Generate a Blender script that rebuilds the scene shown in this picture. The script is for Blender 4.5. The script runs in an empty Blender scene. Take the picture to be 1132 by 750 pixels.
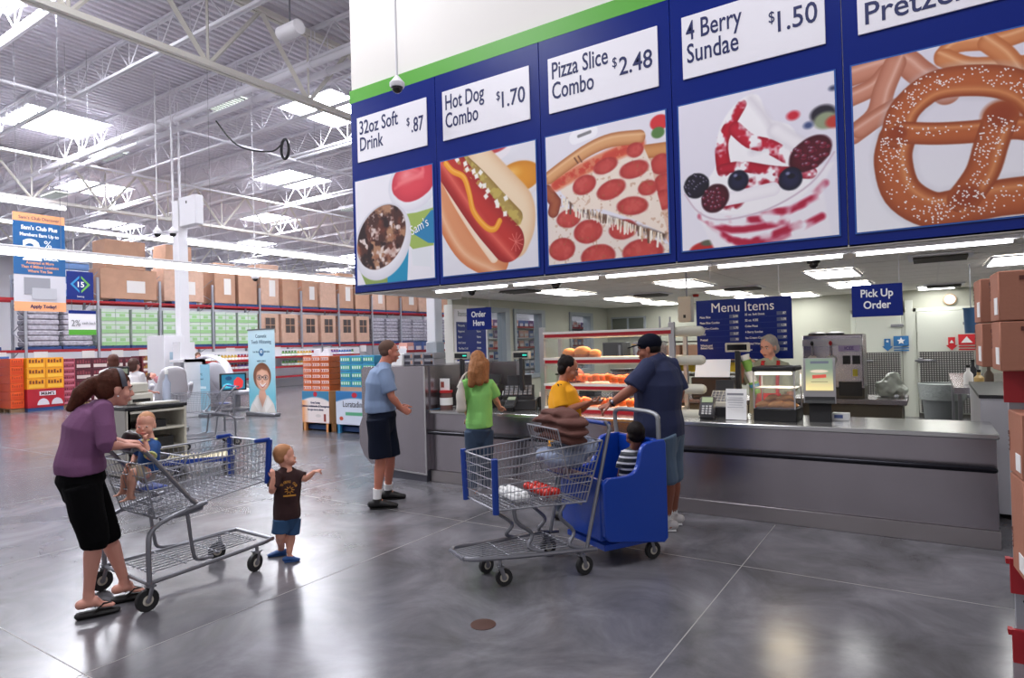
import bpy, math, random
import numpy as np
from mathutils import Vector, Matrix, noise as mnoise

random.seed(7); RNG = np.random.RandomState(7)
PI = math.pi
scn = bpy.context.scene
COL = scn.collection

# ---------------------------------------------------------------- camera
FPX, YAW, PITCH, ROLL = 707.0, math.radians(33.27), math.radians(.558), math.radians(-1.59)
_f = Vector((-math.sin(YAW)*math.cos(PITCH), math.cos(YAW)*math.cos(PITCH), math.sin(PITCH)))
_r = Vector((math.cos(YAW), math.sin(YAW), 0)); _u = _r.cross(_f)
CR = _r*math.cos(ROLL) + _u*math.sin(ROLL); CU = _u*math.cos(ROLL) - _r*math.sin(ROLL); CF = _f
EYE = Vector((0, 0, 1.63))
cam = bpy.data.objects.new('camera', bpy.data.cameras.new('camera')); COL.objects.link(cam)
cam.matrix_world = Matrix(((CR.x, CU.x, -CF.x, EYE.x), (CR.y, CU.y, -CF.y, EYE.y), (CR.z, CU.z, -CF.z, EYE.z), (0, 0, 0, 1)))
cam.data.lens = 36.0*FPX/1132; cam.data.sensor_width = 36; cam.data.clip_start = .05; cam.data.clip_end = 300
scn.camera = cam

# ---------------------------------------------------------------- light and exposure
scn.view_settings.view_transform = 'Standard'; scn.view_settings.look = 'None'
scn.view_settings.gamma = 1; scn.view_settings.use_curve_mapping = False
scn.view_settings.exposure = 0.0
world = bpy.data.worlds.new('world'); scn.world = world; world.use_nodes = True
_bg = world.node_tree.nodes['Background']; _bg.inputs[0].default_value = (.97, .94, .98, 1); _bg.inputs[1].default_value = .56
SKYLIGHT_E, TUBE_E, TROFFER_E = 30, 9, 11

def area(name, loc, sx, sy, power, rot=(0, 0, 0), color=(1, 1, 1)):
    l = bpy.data.lights.new(name, 'AREA'); l.shape = 'RECTANGLE'; l.size = sx; l.size_y = sy; l.energy = power; l.color = color
    o = bpy.data.objects.new(name, l); COL.objects.link(o); o.location = loc; o.rotation_euler = rot; return o
# daylight falling through the roof lights over the shopping floor (set at the skylights' own height)
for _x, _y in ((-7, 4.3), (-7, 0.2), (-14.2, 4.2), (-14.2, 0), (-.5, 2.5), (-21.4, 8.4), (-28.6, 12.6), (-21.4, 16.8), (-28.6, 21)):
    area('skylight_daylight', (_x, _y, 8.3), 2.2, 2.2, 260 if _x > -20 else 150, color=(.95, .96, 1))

# ---------------------------------------------------------------- helpers: placing
def ray(px, py): return CF*FPX + CR*(px-566) - CU*(py-375)
def at(px, py, x=None, y=None, z=None):
    d = ray(px, py)
    t = (x-EYE.x)/d.x if x is not None else (y-EYE.y)/d.y if y is not None else (z-EYE.z)/d.z
    return EYE + d*t

# ---------------------------------------------------------------- helpers: materials
def lin(c):
    c = c/255.0
    return c/12.92 if c <= .04045 else ((c+.055)/1.055)**2.4
def rgb(h):
    if isinstance(h, str): h = (int(h[0:2], 16), int(h[2:4], 16), int(h[4:6], 16))
    return (lin(h[0]), lin(h[1]), lin(h[2]), 1)
_m = {}
def mat(name, col='808080', rough=.5, metal=0.0, emit=0.0, bump=0.0, bscale=40, var=0.0, vscale=6, alpha=1.0, stretch=None, spec=.5, trans=0.0, sub=0.0):
    if name in _m: return _m[name]
    m = bpy.data.materials.new(name); _m[name] = m; m.use_nodes = True
    nt = m.node_tree; b = nt.nodes['Principled BSDF']
    c = rgb(col)
    b.inputs['Base Color'].default_value = c; b.inputs['Roughness'].default_value = rough; b.inputs['Metallic'].default_value = metal
    b.inputs['Specular IOR Level'].default_value = spec; b.inputs['Transmission Weight'].default_value = trans
    if alpha < 1: b.inputs['Alpha'].default_value = alpha
    if emit: b.inputs['Emission Color'].default_value = c; b.inputs['Emission Strength'].default_value = emit
    tc = None
    def coords(sc):
        t = nt.nodes.new('ShaderNodeTexCoord'); mp = nt.nodes.new('ShaderNodeMapping')
        nt.links.new(t.outputs['Object'], mp.inputs[0]); mp.inputs['Scale'].default_value = stretch or (1, 1, 1)
        n = nt.nodes.new('ShaderNodeTexNoise'); n.inputs['Scale'].default_value = sc; n.inputs['Detail'].default_value = 4
        nt.links.new(mp.outputs[0], n.inputs['Vector']); return n
    if var:
        n = coords(vscale); r = nt.nodes.new('ShaderNodeValToRGB')
        r.color_ramp.elements[0].position = .3; r.color_ramp.elements[1].position = .7
        r.color_ramp.elements[0].color = tuple(x*(1-var) for x in c[:3])+(1,); r.color_ramp.elements[1].color = tuple(min(1, x*(1+var)) for x in c[:3])+(1,)
        nt.links.new(n.outputs[0], r.inputs[0]); nt.links.new(r.outputs[0], b.inputs['Base Color'])
    if bump:
        n = coords(bscale); bp = nt.nodes.new('ShaderNodeBump'); bp.inputs['Strength'].default_value = bump; bp.inputs['Distance'].default_value = .02
        nt.links.new(n.outputs[0], bp.inputs['Height']); nt.links.new(bp.outputs[0], b.inputs['Normal'])
    return m
def vcmat(name='printed_picture', rough=.35):
    if name in _m: return _m[name]
    m = bpy.data.materials.new(name); _m[name] = m; m.use_nodes = True
    nt = m.node_tree; b = nt.nodes['Principled BSDF']; a = nt.nodes.new('ShaderNodeAttribute'); a.attribute_name = 'print'
    nt.links.new(a.outputs['Color'], b.inputs['Base Color']); b.inputs['Roughness'].default_value = rough; return m
def glassmat(name, tint=(1, 1, 1), refl=.12):
    if name in _m: return _m[name]
    m = bpy.data.materials.new(name); _m[name] = m; m.use_nodes = True; nt = m.node_tree; nt.nodes.clear()
    o = nt.nodes.new('ShaderNodeOutputMaterial'); mx = nt.nodes.new('ShaderNodeMixShader'); t = nt.nodes.new('ShaderNodeBsdfTransparent'); g = nt.nodes.new('ShaderNodeBsdfGlossy')
    t.inputs[0].default_value = (*tint, 1); g.inputs['Roughness'].default_value = .05; mx.inputs[0].default_value = refl
    nt.links.new(t.outputs[0], mx.inputs[1]); nt.links.new(g.outputs[0], mx.inputs[2]); nt.links.new(mx.outputs[0], o.inputs[0]); return m

# ---------------------------------------------------------------- helpers: meshes
class MB:
    def __init__(s): s.v = []; s.f = []; s.m = []
    def add(s, vs, fs, m=0):
        n = len(s.v); s.v.extend([tuple(p) for p in vs]); s.f.extend([tuple(i+n for i in f) for f in fs]); s.m.extend([m]*len(fs)); return s
    def box(s, c, d, m=0, rot=None, bev=0.0):
        x, y, z = d[0]/2, d[1]/2, d[2]/2
        if bev and bev < min(x, y, z):
            b = bev; vs = []; idx = {}
            for sx in (-1, 1):
                for sy in (-1, 1):
                    for sz in (-1, 1):
                        for k, (bx, by, bz) in enumerate(((0, b, b), (b, 0, b), (b, b, 0))):
                            idx[(sx, sy, sz, k)] = len(vs); vs.append(Vector((sx*(x-bx), sy*(y-by), sz*(z-bz))))
            F = []
            def q(*a):
                p = [vs[i] for i in a]; n = (p[1]-p[0]).cross(p[2]-p[1]); cc = sum(p, Vector())/len(p)
                F.append(a if n.dot(cc) > 0 else tuple(reversed(a)))
            for sg in (-1, 1):
                q(*[idx[(sg, a, e, 0)] for a, e in ((-1, -1), (1, -1), (1, 1), (-1, 1))])
                q(*[idx[(a, sg, e, 1)] for a, e in ((-1, -1), (1, -1), (1, 1), (-1, 1))])
                q(*[idx[(a, e, sg, 2)] for a, e in ((-1, -1), (1, -1), (1, 1), (-1, 1))])
                for s2 in (-1, 1):
                    q(idx[(sg, s2, -1, 0)], idx[(sg, s2, 1, 0)], idx[(sg, s2, 1, 1)], idx[(sg, s2, -1, 1)])
                    q(idx[(sg, -1, s2, 0)], idx[(sg, 1, s2, 0)], idx[(sg, 1, s2, 2)], idx[(sg, -1, s2, 2)])
                    q(idx[(-1, sg, s2, 1)], idx[(1, sg, s2, 1)], idx[(1, sg, s2, 2)], idx[(-1, sg, s2, 2)])
                    for s3 in (-1, 1): q(idx[(sg, s2, s3, 0)], idx[(sg, s2, s3, 1)], idx[(sg, s2, s3, 2)])
        else:
            vs = [Vector((a*x, b_*y, e*z)) for a in (-1, 1) for b_ in (-1, 1) for e in (-1, 1)]
            F = [(0, 1, 3, 2), (4, 6, 7, 5), (0, 4, 5, 1), (2, 3, 7, 6), (0, 2, 6, 4), (1, 5, 7, 3)]
        if rot is not None:
            R = rot if isinstance(rot, Matrix) else Matrix.Rotation(rot, 3, 'Z')
            vs = [R @ v for v in vs]
        c = Vector(c); return s.add([v+c for v in vs], F, m)
    def bx(s, x0, x1, y0, y1, z0, z1, m=0, bev=0.0):
        return s.box(((x0+x1)/2, (y0+y1)/2, (z0+z1)/2), (abs(x1-x0), abs(y1-y0), abs(z1-z0)), m, bev=bev)
    def sweep(s, pts, rad, n=8, closed=False, m=0, side=None, caps=True, rnd=False):
        """rad: number, list of numbers or list of (a, b); side: a fixed direction for the a axis"""
        P = [Vector(p) for p in pts]; N = len(P)
        if not isinstance(rad, list): rad = [rad]*N
        R = [(r, r) if not isinstance(r, (tuple, list)) else r for r in rad]
        T = []
        for i in range(N):
            a = P[(i-1) % N] if (closed or i > 0) else P[i]; b = P[(i+1) % N] if (closed or i < N-1) else P[i]
            t = (b-a); T.append(t.normalized() if t.length > 1e-9 else Vector((0, 0, 1)))
        def perp(t, pr=None):
            if side is not None:
                sd = side[len(fr)] if isinstance(side, list) else side
                u = Vector(sd); u = u - t*u.dot(t)
                if u.length > 1e-4: return u.normalized()
            if pr is not None:
                u = pr - t*pr.dot(t)
                if u.length > 1e-6: return u.normalized()
            u = Vector((0, 0, 1)) if abs(t.z) < .9 else Vector((1, 0, 0))
            return (u - t*u.dot(t)).normalized()
        fr = []
        for i in range(N): fr.append(perp(T[i], fr[-1] if fr else None))
        rings = []
        def ring(c, u, w, a, b): rings.append([c+u*(a*math.cos(2*PI*k/n))+w*(b*math.sin(2*PI*k/n)) for k in range(n)])
        if rnd and not closed:
            u, w = fr[0], T[0].cross(fr[0]); a, b = R[0]; h = (a+b)/2
            for q in (80, 55, 28): ring(P[0]-T[0]*h*math.sin(math.radians(q)), u, w, a*math.cos(math.radians(q)), b*math.cos(math.radians(q)))
        for i in range(N): ring(P[i], fr[i], T[i].cross(fr[i]), *R[i])
        if rnd and not closed:
            u, w = fr[-1], T[-1].cross(fr[-1]); a, b = R[-1]; h = (a+b)/2
            for q in (28, 55, 80): ring(P[-1]+T[-1]*h*math.sin(math.radians(q)), u, w, a*math.cos(math.radians(q)), b*math.cos(math.radians(q)))
        vs = [p for rg in rings for p in rg]; fs = []; M = len(rings)
        for i in range(M if closed else M-1):
            j = (i+1) % M
            for k in range(n): k2 = (k+1) % n; fs.append((i*n+k, i*n+k2, j*n+k2, j*n+k))
        if not closed and caps: fs.append(tuple(reversed(range(n)))); fs.append(tuple((M-1)*n+k for k in range(n)))
        return s.add(vs, fs, m)
    def cyl(s, p0, p1, r0, r1=None, n=12, m=0): return s.sweep([p0, p1], [r0, r0 if r1 is None else r1], n=n, m=m)
    def lathe(s, c, prof, n=16, m=0, axis=None):
        c = Vector(c); vs = []; fs = []; A = axis
        for r, z in prof:
            for k in range(n):
                p = Vector((r*math.cos(2*PI*k/n), r*math.sin(2*PI*k/n), z)); vs.append(c + (A @ p if A else p))
        for i in range(len(prof)-1):
            for k in range(n): k2 = (k+1) % n; fs.append((i*n+k, i*n+k2, (i+1)*n+k2, (i+1)*n+k))
        if prof[0][0] > 1e-6: fs.append(tuple(reversed(range(n))))
        if prof[-1][0] > 1e-6: fs.append(tuple((len(prof)-1)*n+k for k in range(n)))
        return s.add(vs, fs, m)
    def ell(s, c, r, n=16, m=0, rot=None):
        if not isinstance(r, (tuple, list)): r = (r, r, r)
        h = n//2; vs = []; fs = []; c = Vector(c)
        for i in range(h+1):
            th = PI*i/h if 0 < i < h else (1e-3 if i == 0 else PI-1e-3)
            for k in range(n):
                p = Vector((r[0]*math.sin(th)*math.cos(2*PI*k/n), r[1]*math.sin(th)*math.sin(2*PI*k/n), r[2]*math.cos(th)))
                vs.append(c + (rot @ p if rot else p))
        for i in range(h):
            for k in range(n): k2 = (k+1) % n; fs.append((i*n+k, (i+1)*n+k, (i+1)*n+k2, i*n+k2))
        fs.append(tuple(range(n))); fs.append(tuple(reversed([h*n+k for k in range(n)])))
        return s.add(vs, fs, m)
    def prism(s, poly, ax, c0, c1, m=0):
        """poly in the two other axes; ax the axis it is pulled along from c0 to c1"""
        o = [i for i in range(3) if i != ax]; vs = []
        for c in (c0, c1):
            for p in poly:
                v = [0, 0, 0]; v[o[0]] = p[0]; v[o[1]] = p[1]; v[ax] = c; vs.append(tuple(v))
        n = len(poly); fs = [tuple(range(n)), tuple(reversed(range(n, 2*n)))]
        fs += [(k, k+n, (k+1) % n+n, (k+1) % n) for k in range(n)]
        return s.add(vs, fs, m)
    def build(s, name, mats, parent=None, loc=(0, 0, 0), smooth=True, sharp=.7, fix=True):
        me = bpy.data.meshes.new(name); me.from_pydata(s.v, [], s.f)
        if not isinstance(mats, (list, tuple)): mats = [mats]
        for q in mats: me.materials.append(q)
        me.polygons.foreach_set('material_index', s.m)
        if fix:
            import bmesh
            b = bmesh.new(); b.from_mesh(me); bmesh.ops.recalc_face_normals(b, faces=b.faces); b.to_mesh(me); b.free()
        me.polygons.foreach_set('use_smooth', [smooth]*len(me.polygons))
        if smooth: me.set_sharp_from_angle(angle=sharp)
        me.update()
        return link(name, me, parent, loc)
def link(name, me, parent=None, loc=(0, 0, 0)):
    o = bpy.data.objects.new(name, me); COL.objects.link(o); o.parent = parent; o.location = loc; return o
def tag(o, label=None, cat=None, group=None, kind=None):
    if label: o['label'] = label
    if cat: o['category'] = cat
    if group: o['group'] = group
    if kind: o['kind'] = kind
    return o
def thing(name, label, cat, loc=(0, 0, 0), rz=0.0, group=None):
    o = bpy.data.objects.new(name, None); COL.objects.link(o); o.empty_display_size = .1
    o.location = loc; o.rotation_euler = (0, 0, rz); return tag(o, label, cat, group)
def struct(name, mb, m, **k): return tag(mb.build(name, m, **k), kind='structure')
def copy_tree(o, parent=None):
    c = o.copy(); COL.objects.link(c); c.parent = parent
    for ch in KIDS(o): copy_tree(ch, c)
    return c
_kids = {}
def KIDS(o):
    return [ch for ch in o.children]
def dup(o, loc, rz=None, label=None, group=None, scale=None):
    c = copy_tree(o); c.location = loc
    if rz is not None: c.rotation_euler = (0, 0, rz)
    if label: c['label'] = label
    if group: c['group'] = group
    if scale is not None: c.scale = scale
    return c
tmp = bpy.data.scenes.new('work')
def evaluated(me, mods):
    o = bpy.data.objects.new('w', me); tmp.collection.objects.link(o)
    for t, kw in mods:
        md = o.modifiers.new(t, t)
        for k, v in kw.items(): setattr(md, k, v)
    vl = tmp.view_layers[0]; vl.update(); dg = vl.depsgraph
    r = bpy.data.meshes.new_from_object(o.evaluated_get(dg), depsgraph=dg)
    bpy.data.objects.remove(o); return r
def blend(mb, name, m, parent=None, vox=.006, it=3, folds=0.0, fscale=6.0, seed=0.0, stretch=(1, 1, 1)):
    """join overlapping shapes into one continuous surface"""
    me = bpy.data.meshes.new('w'); me.from_pydata(mb.v, [], mb.f)
    r = evaluated(me, [('REMESH', dict(mode='VOXEL', voxel_size=vox)), ('SMOOTH', dict(factor=.5, iterations=it))])
    r.materials.clear(); r.materials.append(m)
    if folds:
        n = len(r.vertices); co = np.empty(n*3, 'f'); no = np.empty(n*3, 'f')
        r.vertices.foreach_get('co', co); r.vertices.foreach_get('normal', no); co = co.reshape(-1, 3); no = no.reshape(-1, 3)
        d = np.array([mnoise.noise(Vector((p[0]*fscale*stretch[0]+seed, p[1]*fscale*stretch[1]+seed, p[2]*fscale*stretch[2]))) for p in co.tolist()])
        co += no*(d*folds)[:, None]; r.vertices.foreach_set('co', co.ravel())
    r.polygons.foreach_set('use_smooth', [True]*len(r.polygons)); r.update()
    return link(name, r, parent)
def text(s, size, M, m, name='lettering', parent=None, sx=1.0, fit=0, bold=0.0, align='LEFT', ext=.0015, lab=None, spacing=1.0):
    """M: 4x4 world or local matrix whose x runs along the line and y up"""
    c = bpy.data.curves.new('t', 'FONT'); c.body = s; c.size = size; c.offset = bold*size; c.extrude = ext; c.align_x = align; c.space_character = spacing; c.resolution_u = 3; c.space_line = .85
    o = bpy.data.objects.new('t', c); me = bpy.data.meshes.new_from_object(o); bpy.data.objects.remove(o); bpy.data.curves.remove(c)
    if fit: xs = [v.co.x for v in me.vertices]; sx = fit/(max(xs)-min(xs))
    me.transform(M @ Matrix.Diagonal((sx, 1, 1, 1))); me.materials.clear(); me.materials.append(m); me.name = name
    q = link(name, me, parent)
    if lab: q['label'] = lab
    return q
def facing(loc, n=(0, -1, 0), up=(0, 0, 1)):
    """frame of a sign: x to the reader's right, y up, z along the normal n towards the reader"""
    n = Vector(n).normalized(); x = Vector(up).cross(n).normalized(); y = n.cross(x)
    return Matrix(((x.x, y.x, n.x, loc[0]), (x.y, y.y, n.y, loc[1]), (x.z, y.z, n.z, loc[2]), (0, 0, 0, 1)))

# ---------------------------------------------------------------- helpers: printed pictures
class Paint:
    """a printed picture: colours worked out on a fine grid; u runs right 0..1, v runs down 0..1"""
    def __init__(s, nx, ny, bg=(240, 238, 244)):
        s.nx, s.ny = nx, ny; s.U, s.V = np.meshgrid(np.linspace(0, 1, nx), np.linspace(0, 1, ny)); s.I = np.ones((ny, nx, 3))*np.array(bg, float)
    def mix(s, mk, col):
        col = np.asarray(col, float); s.I += (col-s.I)*np.clip(mk, 0, 1)[..., None]
    def noise(s, k, seed=0, o=3):
        out = np.zeros((s.ny, s.nx)); a = 1.0; t = 0
        for q in range(o):
            r = np.random.RandomState(seed*13+q); g = r.rand(k+2, k+2); x = s.U*k; y = s.V*k; i = x.astype(int); j = y.astype(int); fx = x-i; fy = y-j
            fx = fx*fx*(3-2*fx); fy = fy*fy*(3-2*fy)
            out += a*((g[j, i]*(1-fx)+g[j, i+1]*fx)*(1-fy)+(g[j+1, i]*(1-fx)+g[j+1, i+1]*fx)*fy); t += a; a *= .55; k *= 2
        return out/t
    def ell(s, cx, cy, rx, ry, col, ang=0, soft=.012, edge=None, hi=None, wob=0, seed=1, clip=None):
        a = math.radians(ang); x = s.U-cx; y = s.V-cy; p = (x*math.cos(a)+y*math.sin(a))/rx; q = (-x*math.sin(a)+y*math.cos(a))/ry
        d = np.sqrt(p*p+q*q)
        if wob: d = d+(s.noise(9, seed)-.5)*wob
        mk = np.clip((1-d)*min(rx, ry)/soft+.5, 0, 1)
        if clip is not None: mk = mk*clip
        c = np.ones_like(s.I)*np.array(col, float)
        if edge is not None: t = np.clip(d, 0, 1)**3; c = c+(np.array(edge, float)-c)*t[..., None]
        if hi is not None: h = np.clip(1-np.sqrt((p+.3)**2+(q+.35)**2)*1.6, 0, 1)**1.5; c = c+(np.array(hi, float)-c)*h[..., None]
        s.mix(mk, c); return mk
    def dist(s, pts):
        D = np.full(s.U.shape, 9.0); T = np.zeros(s.U.shape); SD = np.zeros(s.U.shape); n = len(pts)-1
        for i in range(n):
            ax, ay = pts[i]; bx, by = pts[i+1]; dx, dy = bx-ax, by-ay; L = dx*dx+dy*dy+1e-9
            t = np.clip(((s.U-ax)*dx+(s.V-ay)*dy)/L, 0, 1); ex = s.U-ax-t*dx; ey = s.V-ay-t*dy; d = np.hypot(ex, ey); k = d < D
            D = np.where(k, d, D); T = np.where(k, (i+t)/n, T); SD = np.where(k, (dx*ey-dy*ex)/math.sqrt(L), SD)
        return D, T, SD
    def stroke(s, pts, r, col, edge=None, soft=.008, hi=None, sm=4, hs=-.3, r2=None, clip=None):
        pts = smooth_path(pts, sm) if sm else pts
        D, T, SD = s.dist(pts); R = r if r2 is None else r+(r2-r)*T
        mk = np.clip((R-D)/soft+.5, 0, 1)
        if clip is not None: mk = mk*clip
        c = np.ones_like(s.I)*np.array(col, float)
        if edge is not None: t = np.clip(D/R, 0, 1)**2.2; c = c+(np.array(edge, float)-c)*t[..., None]
        if hi is not None: h = np.clip(1-np.abs(SD/R-hs)*2.6, 0, 1)**1.5; c = c+(np.array(hi, float)-c)*h[..., None]*.8
        s.mix(mk, c); return mk
    def poly(s, pts, col, soft=.006):
        ins = np.zeros(s.U.shape, bool); n = len(pts)
        for i in range(n):
            x0, y0 = pts[i]; x1, y1 = pts[(i+1) % n]
            c = ((y0 > s.V) != (y1 > s.V)) & (s.U < (x1-x0)*(s.V-y0)/((y1-y0) or 1e-9)+x0); ins ^= c
        D, _, _ = s.dist(list(pts)+[pts[0]]); mk = np.clip(np.where(ins, D, -D)/soft+.5, 0, 1); s.mix(mk, col); return mk
    def build(s, name, w, h, M, parent=None, m=None):
        nx, ny = s.nx, s.ny; me = bpy.data.meshes.new(name)
        co = np.stack([(s.U-.5)*w, (.5-s.V)*h, np.zeros_like(s.U)], -1).reshape(-1, 3)
        i = np.arange((ny-1)*(nx-1)); r = i//(nx-1); c = i % (nx-1); a = r*nx+c
        F = np.stack([a, a+nx, a+nx+1, a+1], -1).astype('i')
        # a thin sheet: back corners give it its thickness
        me.vertices.add(len(co)); me.vertices.foreach_set('co', co.astype('f').ravel())
        me.loops.add(F.size); me.loops.foreach_set('vertex_index', F.ravel())
        me.polygons.add(len(F)); me.polygons.foreach_set('loop_start', np.arange(0, F.size, 4, dtype='i')); me.polygons.foreach_set('loop_total', np.full(len(F), 4, 'i'))
        me.update(calc_edges=True)
        A = me.color_attributes.new('print', 'FLOAT_COLOR', 'POINT'); x = np.clip(s.I, 0, 255)/255
        x = np.where(x <= .04045, x/12.92, ((x+.055)/1.055)**2.4); A.data.foreach_set('color', np.concatenate([x.reshape(-1, 3), np.ones((nx*ny, 1))], 1).astype('f').ravel())
        me.transform(M); me.materials.append(m or vcmat()); return link(name, me, parent)
def smooth_path(p, k=4, closed=False):
    p = [tuple(q) for q in p]; n = len(p); out = []; dim = len(p[0])
    for i in range(n if closed else n-1):
        a, b, c, d = (p[(i-1) % n] if closed or i else p[0]), p[i], p[(i+1) % n], (p[(i+2) % n] if closed or i < n-2 else p[-1])
        for j in range(k):
            t = j/k; out.append(tuple(.5*((2*b[q])+(-a[q]+c[q])*t+(2*a[q]-5*b[q]+4*c[q]-d[q])*t*t+(-a[q]+3*b[q]-3*c[q]+d[q])*t**3) for q in range(dim)))
    if not closed: out.append(p[-1])
    return out

_o = 'first second third fourth fifth sixth seventh eighth ninth'.split(); ORDW = _o+['tenth', 'eleventh', 'twelfth', 'thirteenth', 'fourteenth', 'fifteenth', 'sixteenth', 'seventeenth', 'eighteenth', 'nineteenth', 'twentieth']+['twenty-'+q for q in _o]+['thirtieth']
WHITE = mat('white_paint', 'E4E2E6', .5); GREYMET = mat('grey_metal', '8C8C92', .35, .8); BLACK = mat('black_plastic', '141416', .4)
STEEL = mat('stainless_steel', 'AAA4AA', .27, .95, var=.1, vscale=1.6, stretch=(1, 1, .15))  # upright tone streaks in the colour imitate the sheen of uneven reflections
LETW = mat('white_lettering', 'F2F2F2', .5); LETB = mat('navy_lettering', '16205A', .5); NAVY = mat('navy_panel', '0E2678', .35, spec=.3)
RACKRED = mat('rack_red', 'A81E28', .45); RACKGREY = mat('rack_grey', 'A6A8B0', .45, .3)
# ================================================================ the setting
# polished concrete floor
fl = bpy.data.materials.new('polished_concrete'); fl.use_nodes = True; nt = fl.node_tree; b = nt.nodes['Principled BSDF']
tcn = nt.nodes.new('ShaderNodeTexCoord')
def _noise(sc, det, sc3=(1, 1, 1)):
    mp = nt.nodes.new('ShaderNodeMapping'); mp.inputs['Scale'].default_value = sc3; nt.links.new(tcn.outputs['Object'], mp.inputs[0])
    n = nt.nodes.new('ShaderNodeTexNoise'); n.inputs['Scale'].default_value = sc; n.inputs['Detail'].default_value = det; n.inputs['Roughness'].default_value = .62; n.inputs['Distortion'].default_value = .6
    nt.links.new(mp.outputs[0], n.inputs['Vector']); return n
n1 = _noise(1.5, 12); rp = nt.nodes.new('ShaderNodeValToRGB'); rp.color_ramp.elements[0].position = .3; rp.color_ramp.elements[1].position = .72
rp.color_ramp.elements[0].color = rgb('4A494C'); rp.color_ramp.elements[1].color = rgb('85838A'); e = rp.color_ramp.elements.new(.5); e.color = rgb('67666B')
nt.links.new(n1.outputs[0], rp.inputs[0]); nt.links.new(rp.outputs[0], b.inputs['Base Color'])
n2 = _noise(2.4, 6); r2 = nt.nodes.new('ShaderNodeMapRange'); r2.inputs[3].default_value = .15; r2.inputs[4].default_value = .3
nt.links.new(n2.outputs[0], r2.inputs[0]); nt.links.new(r2.outputs[0], b.inputs['Roughness']); b.inputs['Specular IOR Level'].default_value = .52
n3 = _noise(.9, 3); bp = nt.nodes.new('ShaderNodeBump'); bp.inputs['Strength'].default_value = .05; bp.inputs['Distance'].default_value = .02
nt.links.new(n3.outputs[0], bp.inputs['Height']); nt.links.new(bp.outputs[0], b.inputs['Normal'])
struct('floor', MB().bx(-50, 10, -8, 48, -.2, 0), fl)
JO = mat('joint_filler', 'A3A09E', .5)
for i, X in enumerate((-1.186, -3.695, -6.2, -8.7, -11.2, -13.7, 1.32)):
    struct('trim_%d' % (i+1), MB().bx(X-.003, X+.003, -3, 5.9 if X > -5 else 30, -.01, .0012), JO)
for i, Y in enumerate((1.53, 4.73, 7.93)):
    struct('trim_%d' % (i+9), MB().bx(-24 if i != 2 else -24, 4 if i < 2 else -7.2, Y-.003, Y+.003, -.01, .0012), JO)
WALLW = mat('warehouse_wall', 'D6D4D8', .7)
struct('wall_far', MB().bx(-50, 4, 47.8, 48, 0, 8.7), WALLW)
struct('wall_left', MB().bx(-50.2, -50, -8, 48, 0, 8.7), WALLW)
# corrugated steel roof deck, ribs running away from the counter
DECK = mat('roof_deck', 'DCD8E0', .5, 0)
d = MB(); x = -50.0; pts = []
while x < 10:
    pts += [(x, 8.66), (x+.09, 8.66), (x+.11, 8.72), (x+.18, 8.72)]; x += .21
vs = []; fs = []
for (a, z) in pts: vs += [(a, -8, z), (a, 48, z)]
for i in range(len(pts)-1): fs.append((2*i, 2*i+1, 2*i+3, 2*i+2))
d.add(vs, fs); n0 = len(d.v)
d.bx(-50, 10, -8, 48, 8.74, 8.8)
struct('ceiling', d, DECK, smooth=False, fix=False)
ORD = ['first', 'second', 'third', 'fourth', 'fifth', 'sixth', 'seventh', 'eighth', 'ninth', 'tenth', 'eleventh', 'twelfth']
# skylights in a staggered grid
SKY = mat('skylight_diffuser', 'F4F6FF', .6, emit=SKYLIGHT_E); CURB = mat('skylight_curb', 'E6E4EA', .5)
sk = thing('skylight', 'square roof skylight glowing with daylight in the warehouse ceiling', 'skylight', group='roof skylights')
mb = MB()
for s1 in (-1, 1): mb.bx(s1*1.1, s1*1.16, -1.1, 1.1, -.12, .06); mb.bx(-1.1, 1.1, s1*1.04, s1*1.1, -.12, .06)
mb.build('curb', CURB, sk); MB().bx(-1.1, 1.1, -1.04, 1.04, -.05, -.02).build('diffuser', SKY, sk)
first = True
for i, X in enumerate((-14.2, -21.4, -28.6, -36, -43)):
    for j in range(-1, 9):
        Y = 8.4+4.2*j
        if (j+i) % 2 == 1 and not (X == -14.2 and Y > 26) and Y < 40:
            lb = 'glowing roof skylight, %s away along the %s row out from the menu sign' % (ORD[(j+1)//2], ORD[i])
            if first: sk.location = (X, Y, 8.66); sk['label'] = lb; first = False
            else: dup(sk, (X, Y, 8.66), label=lb)
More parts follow.
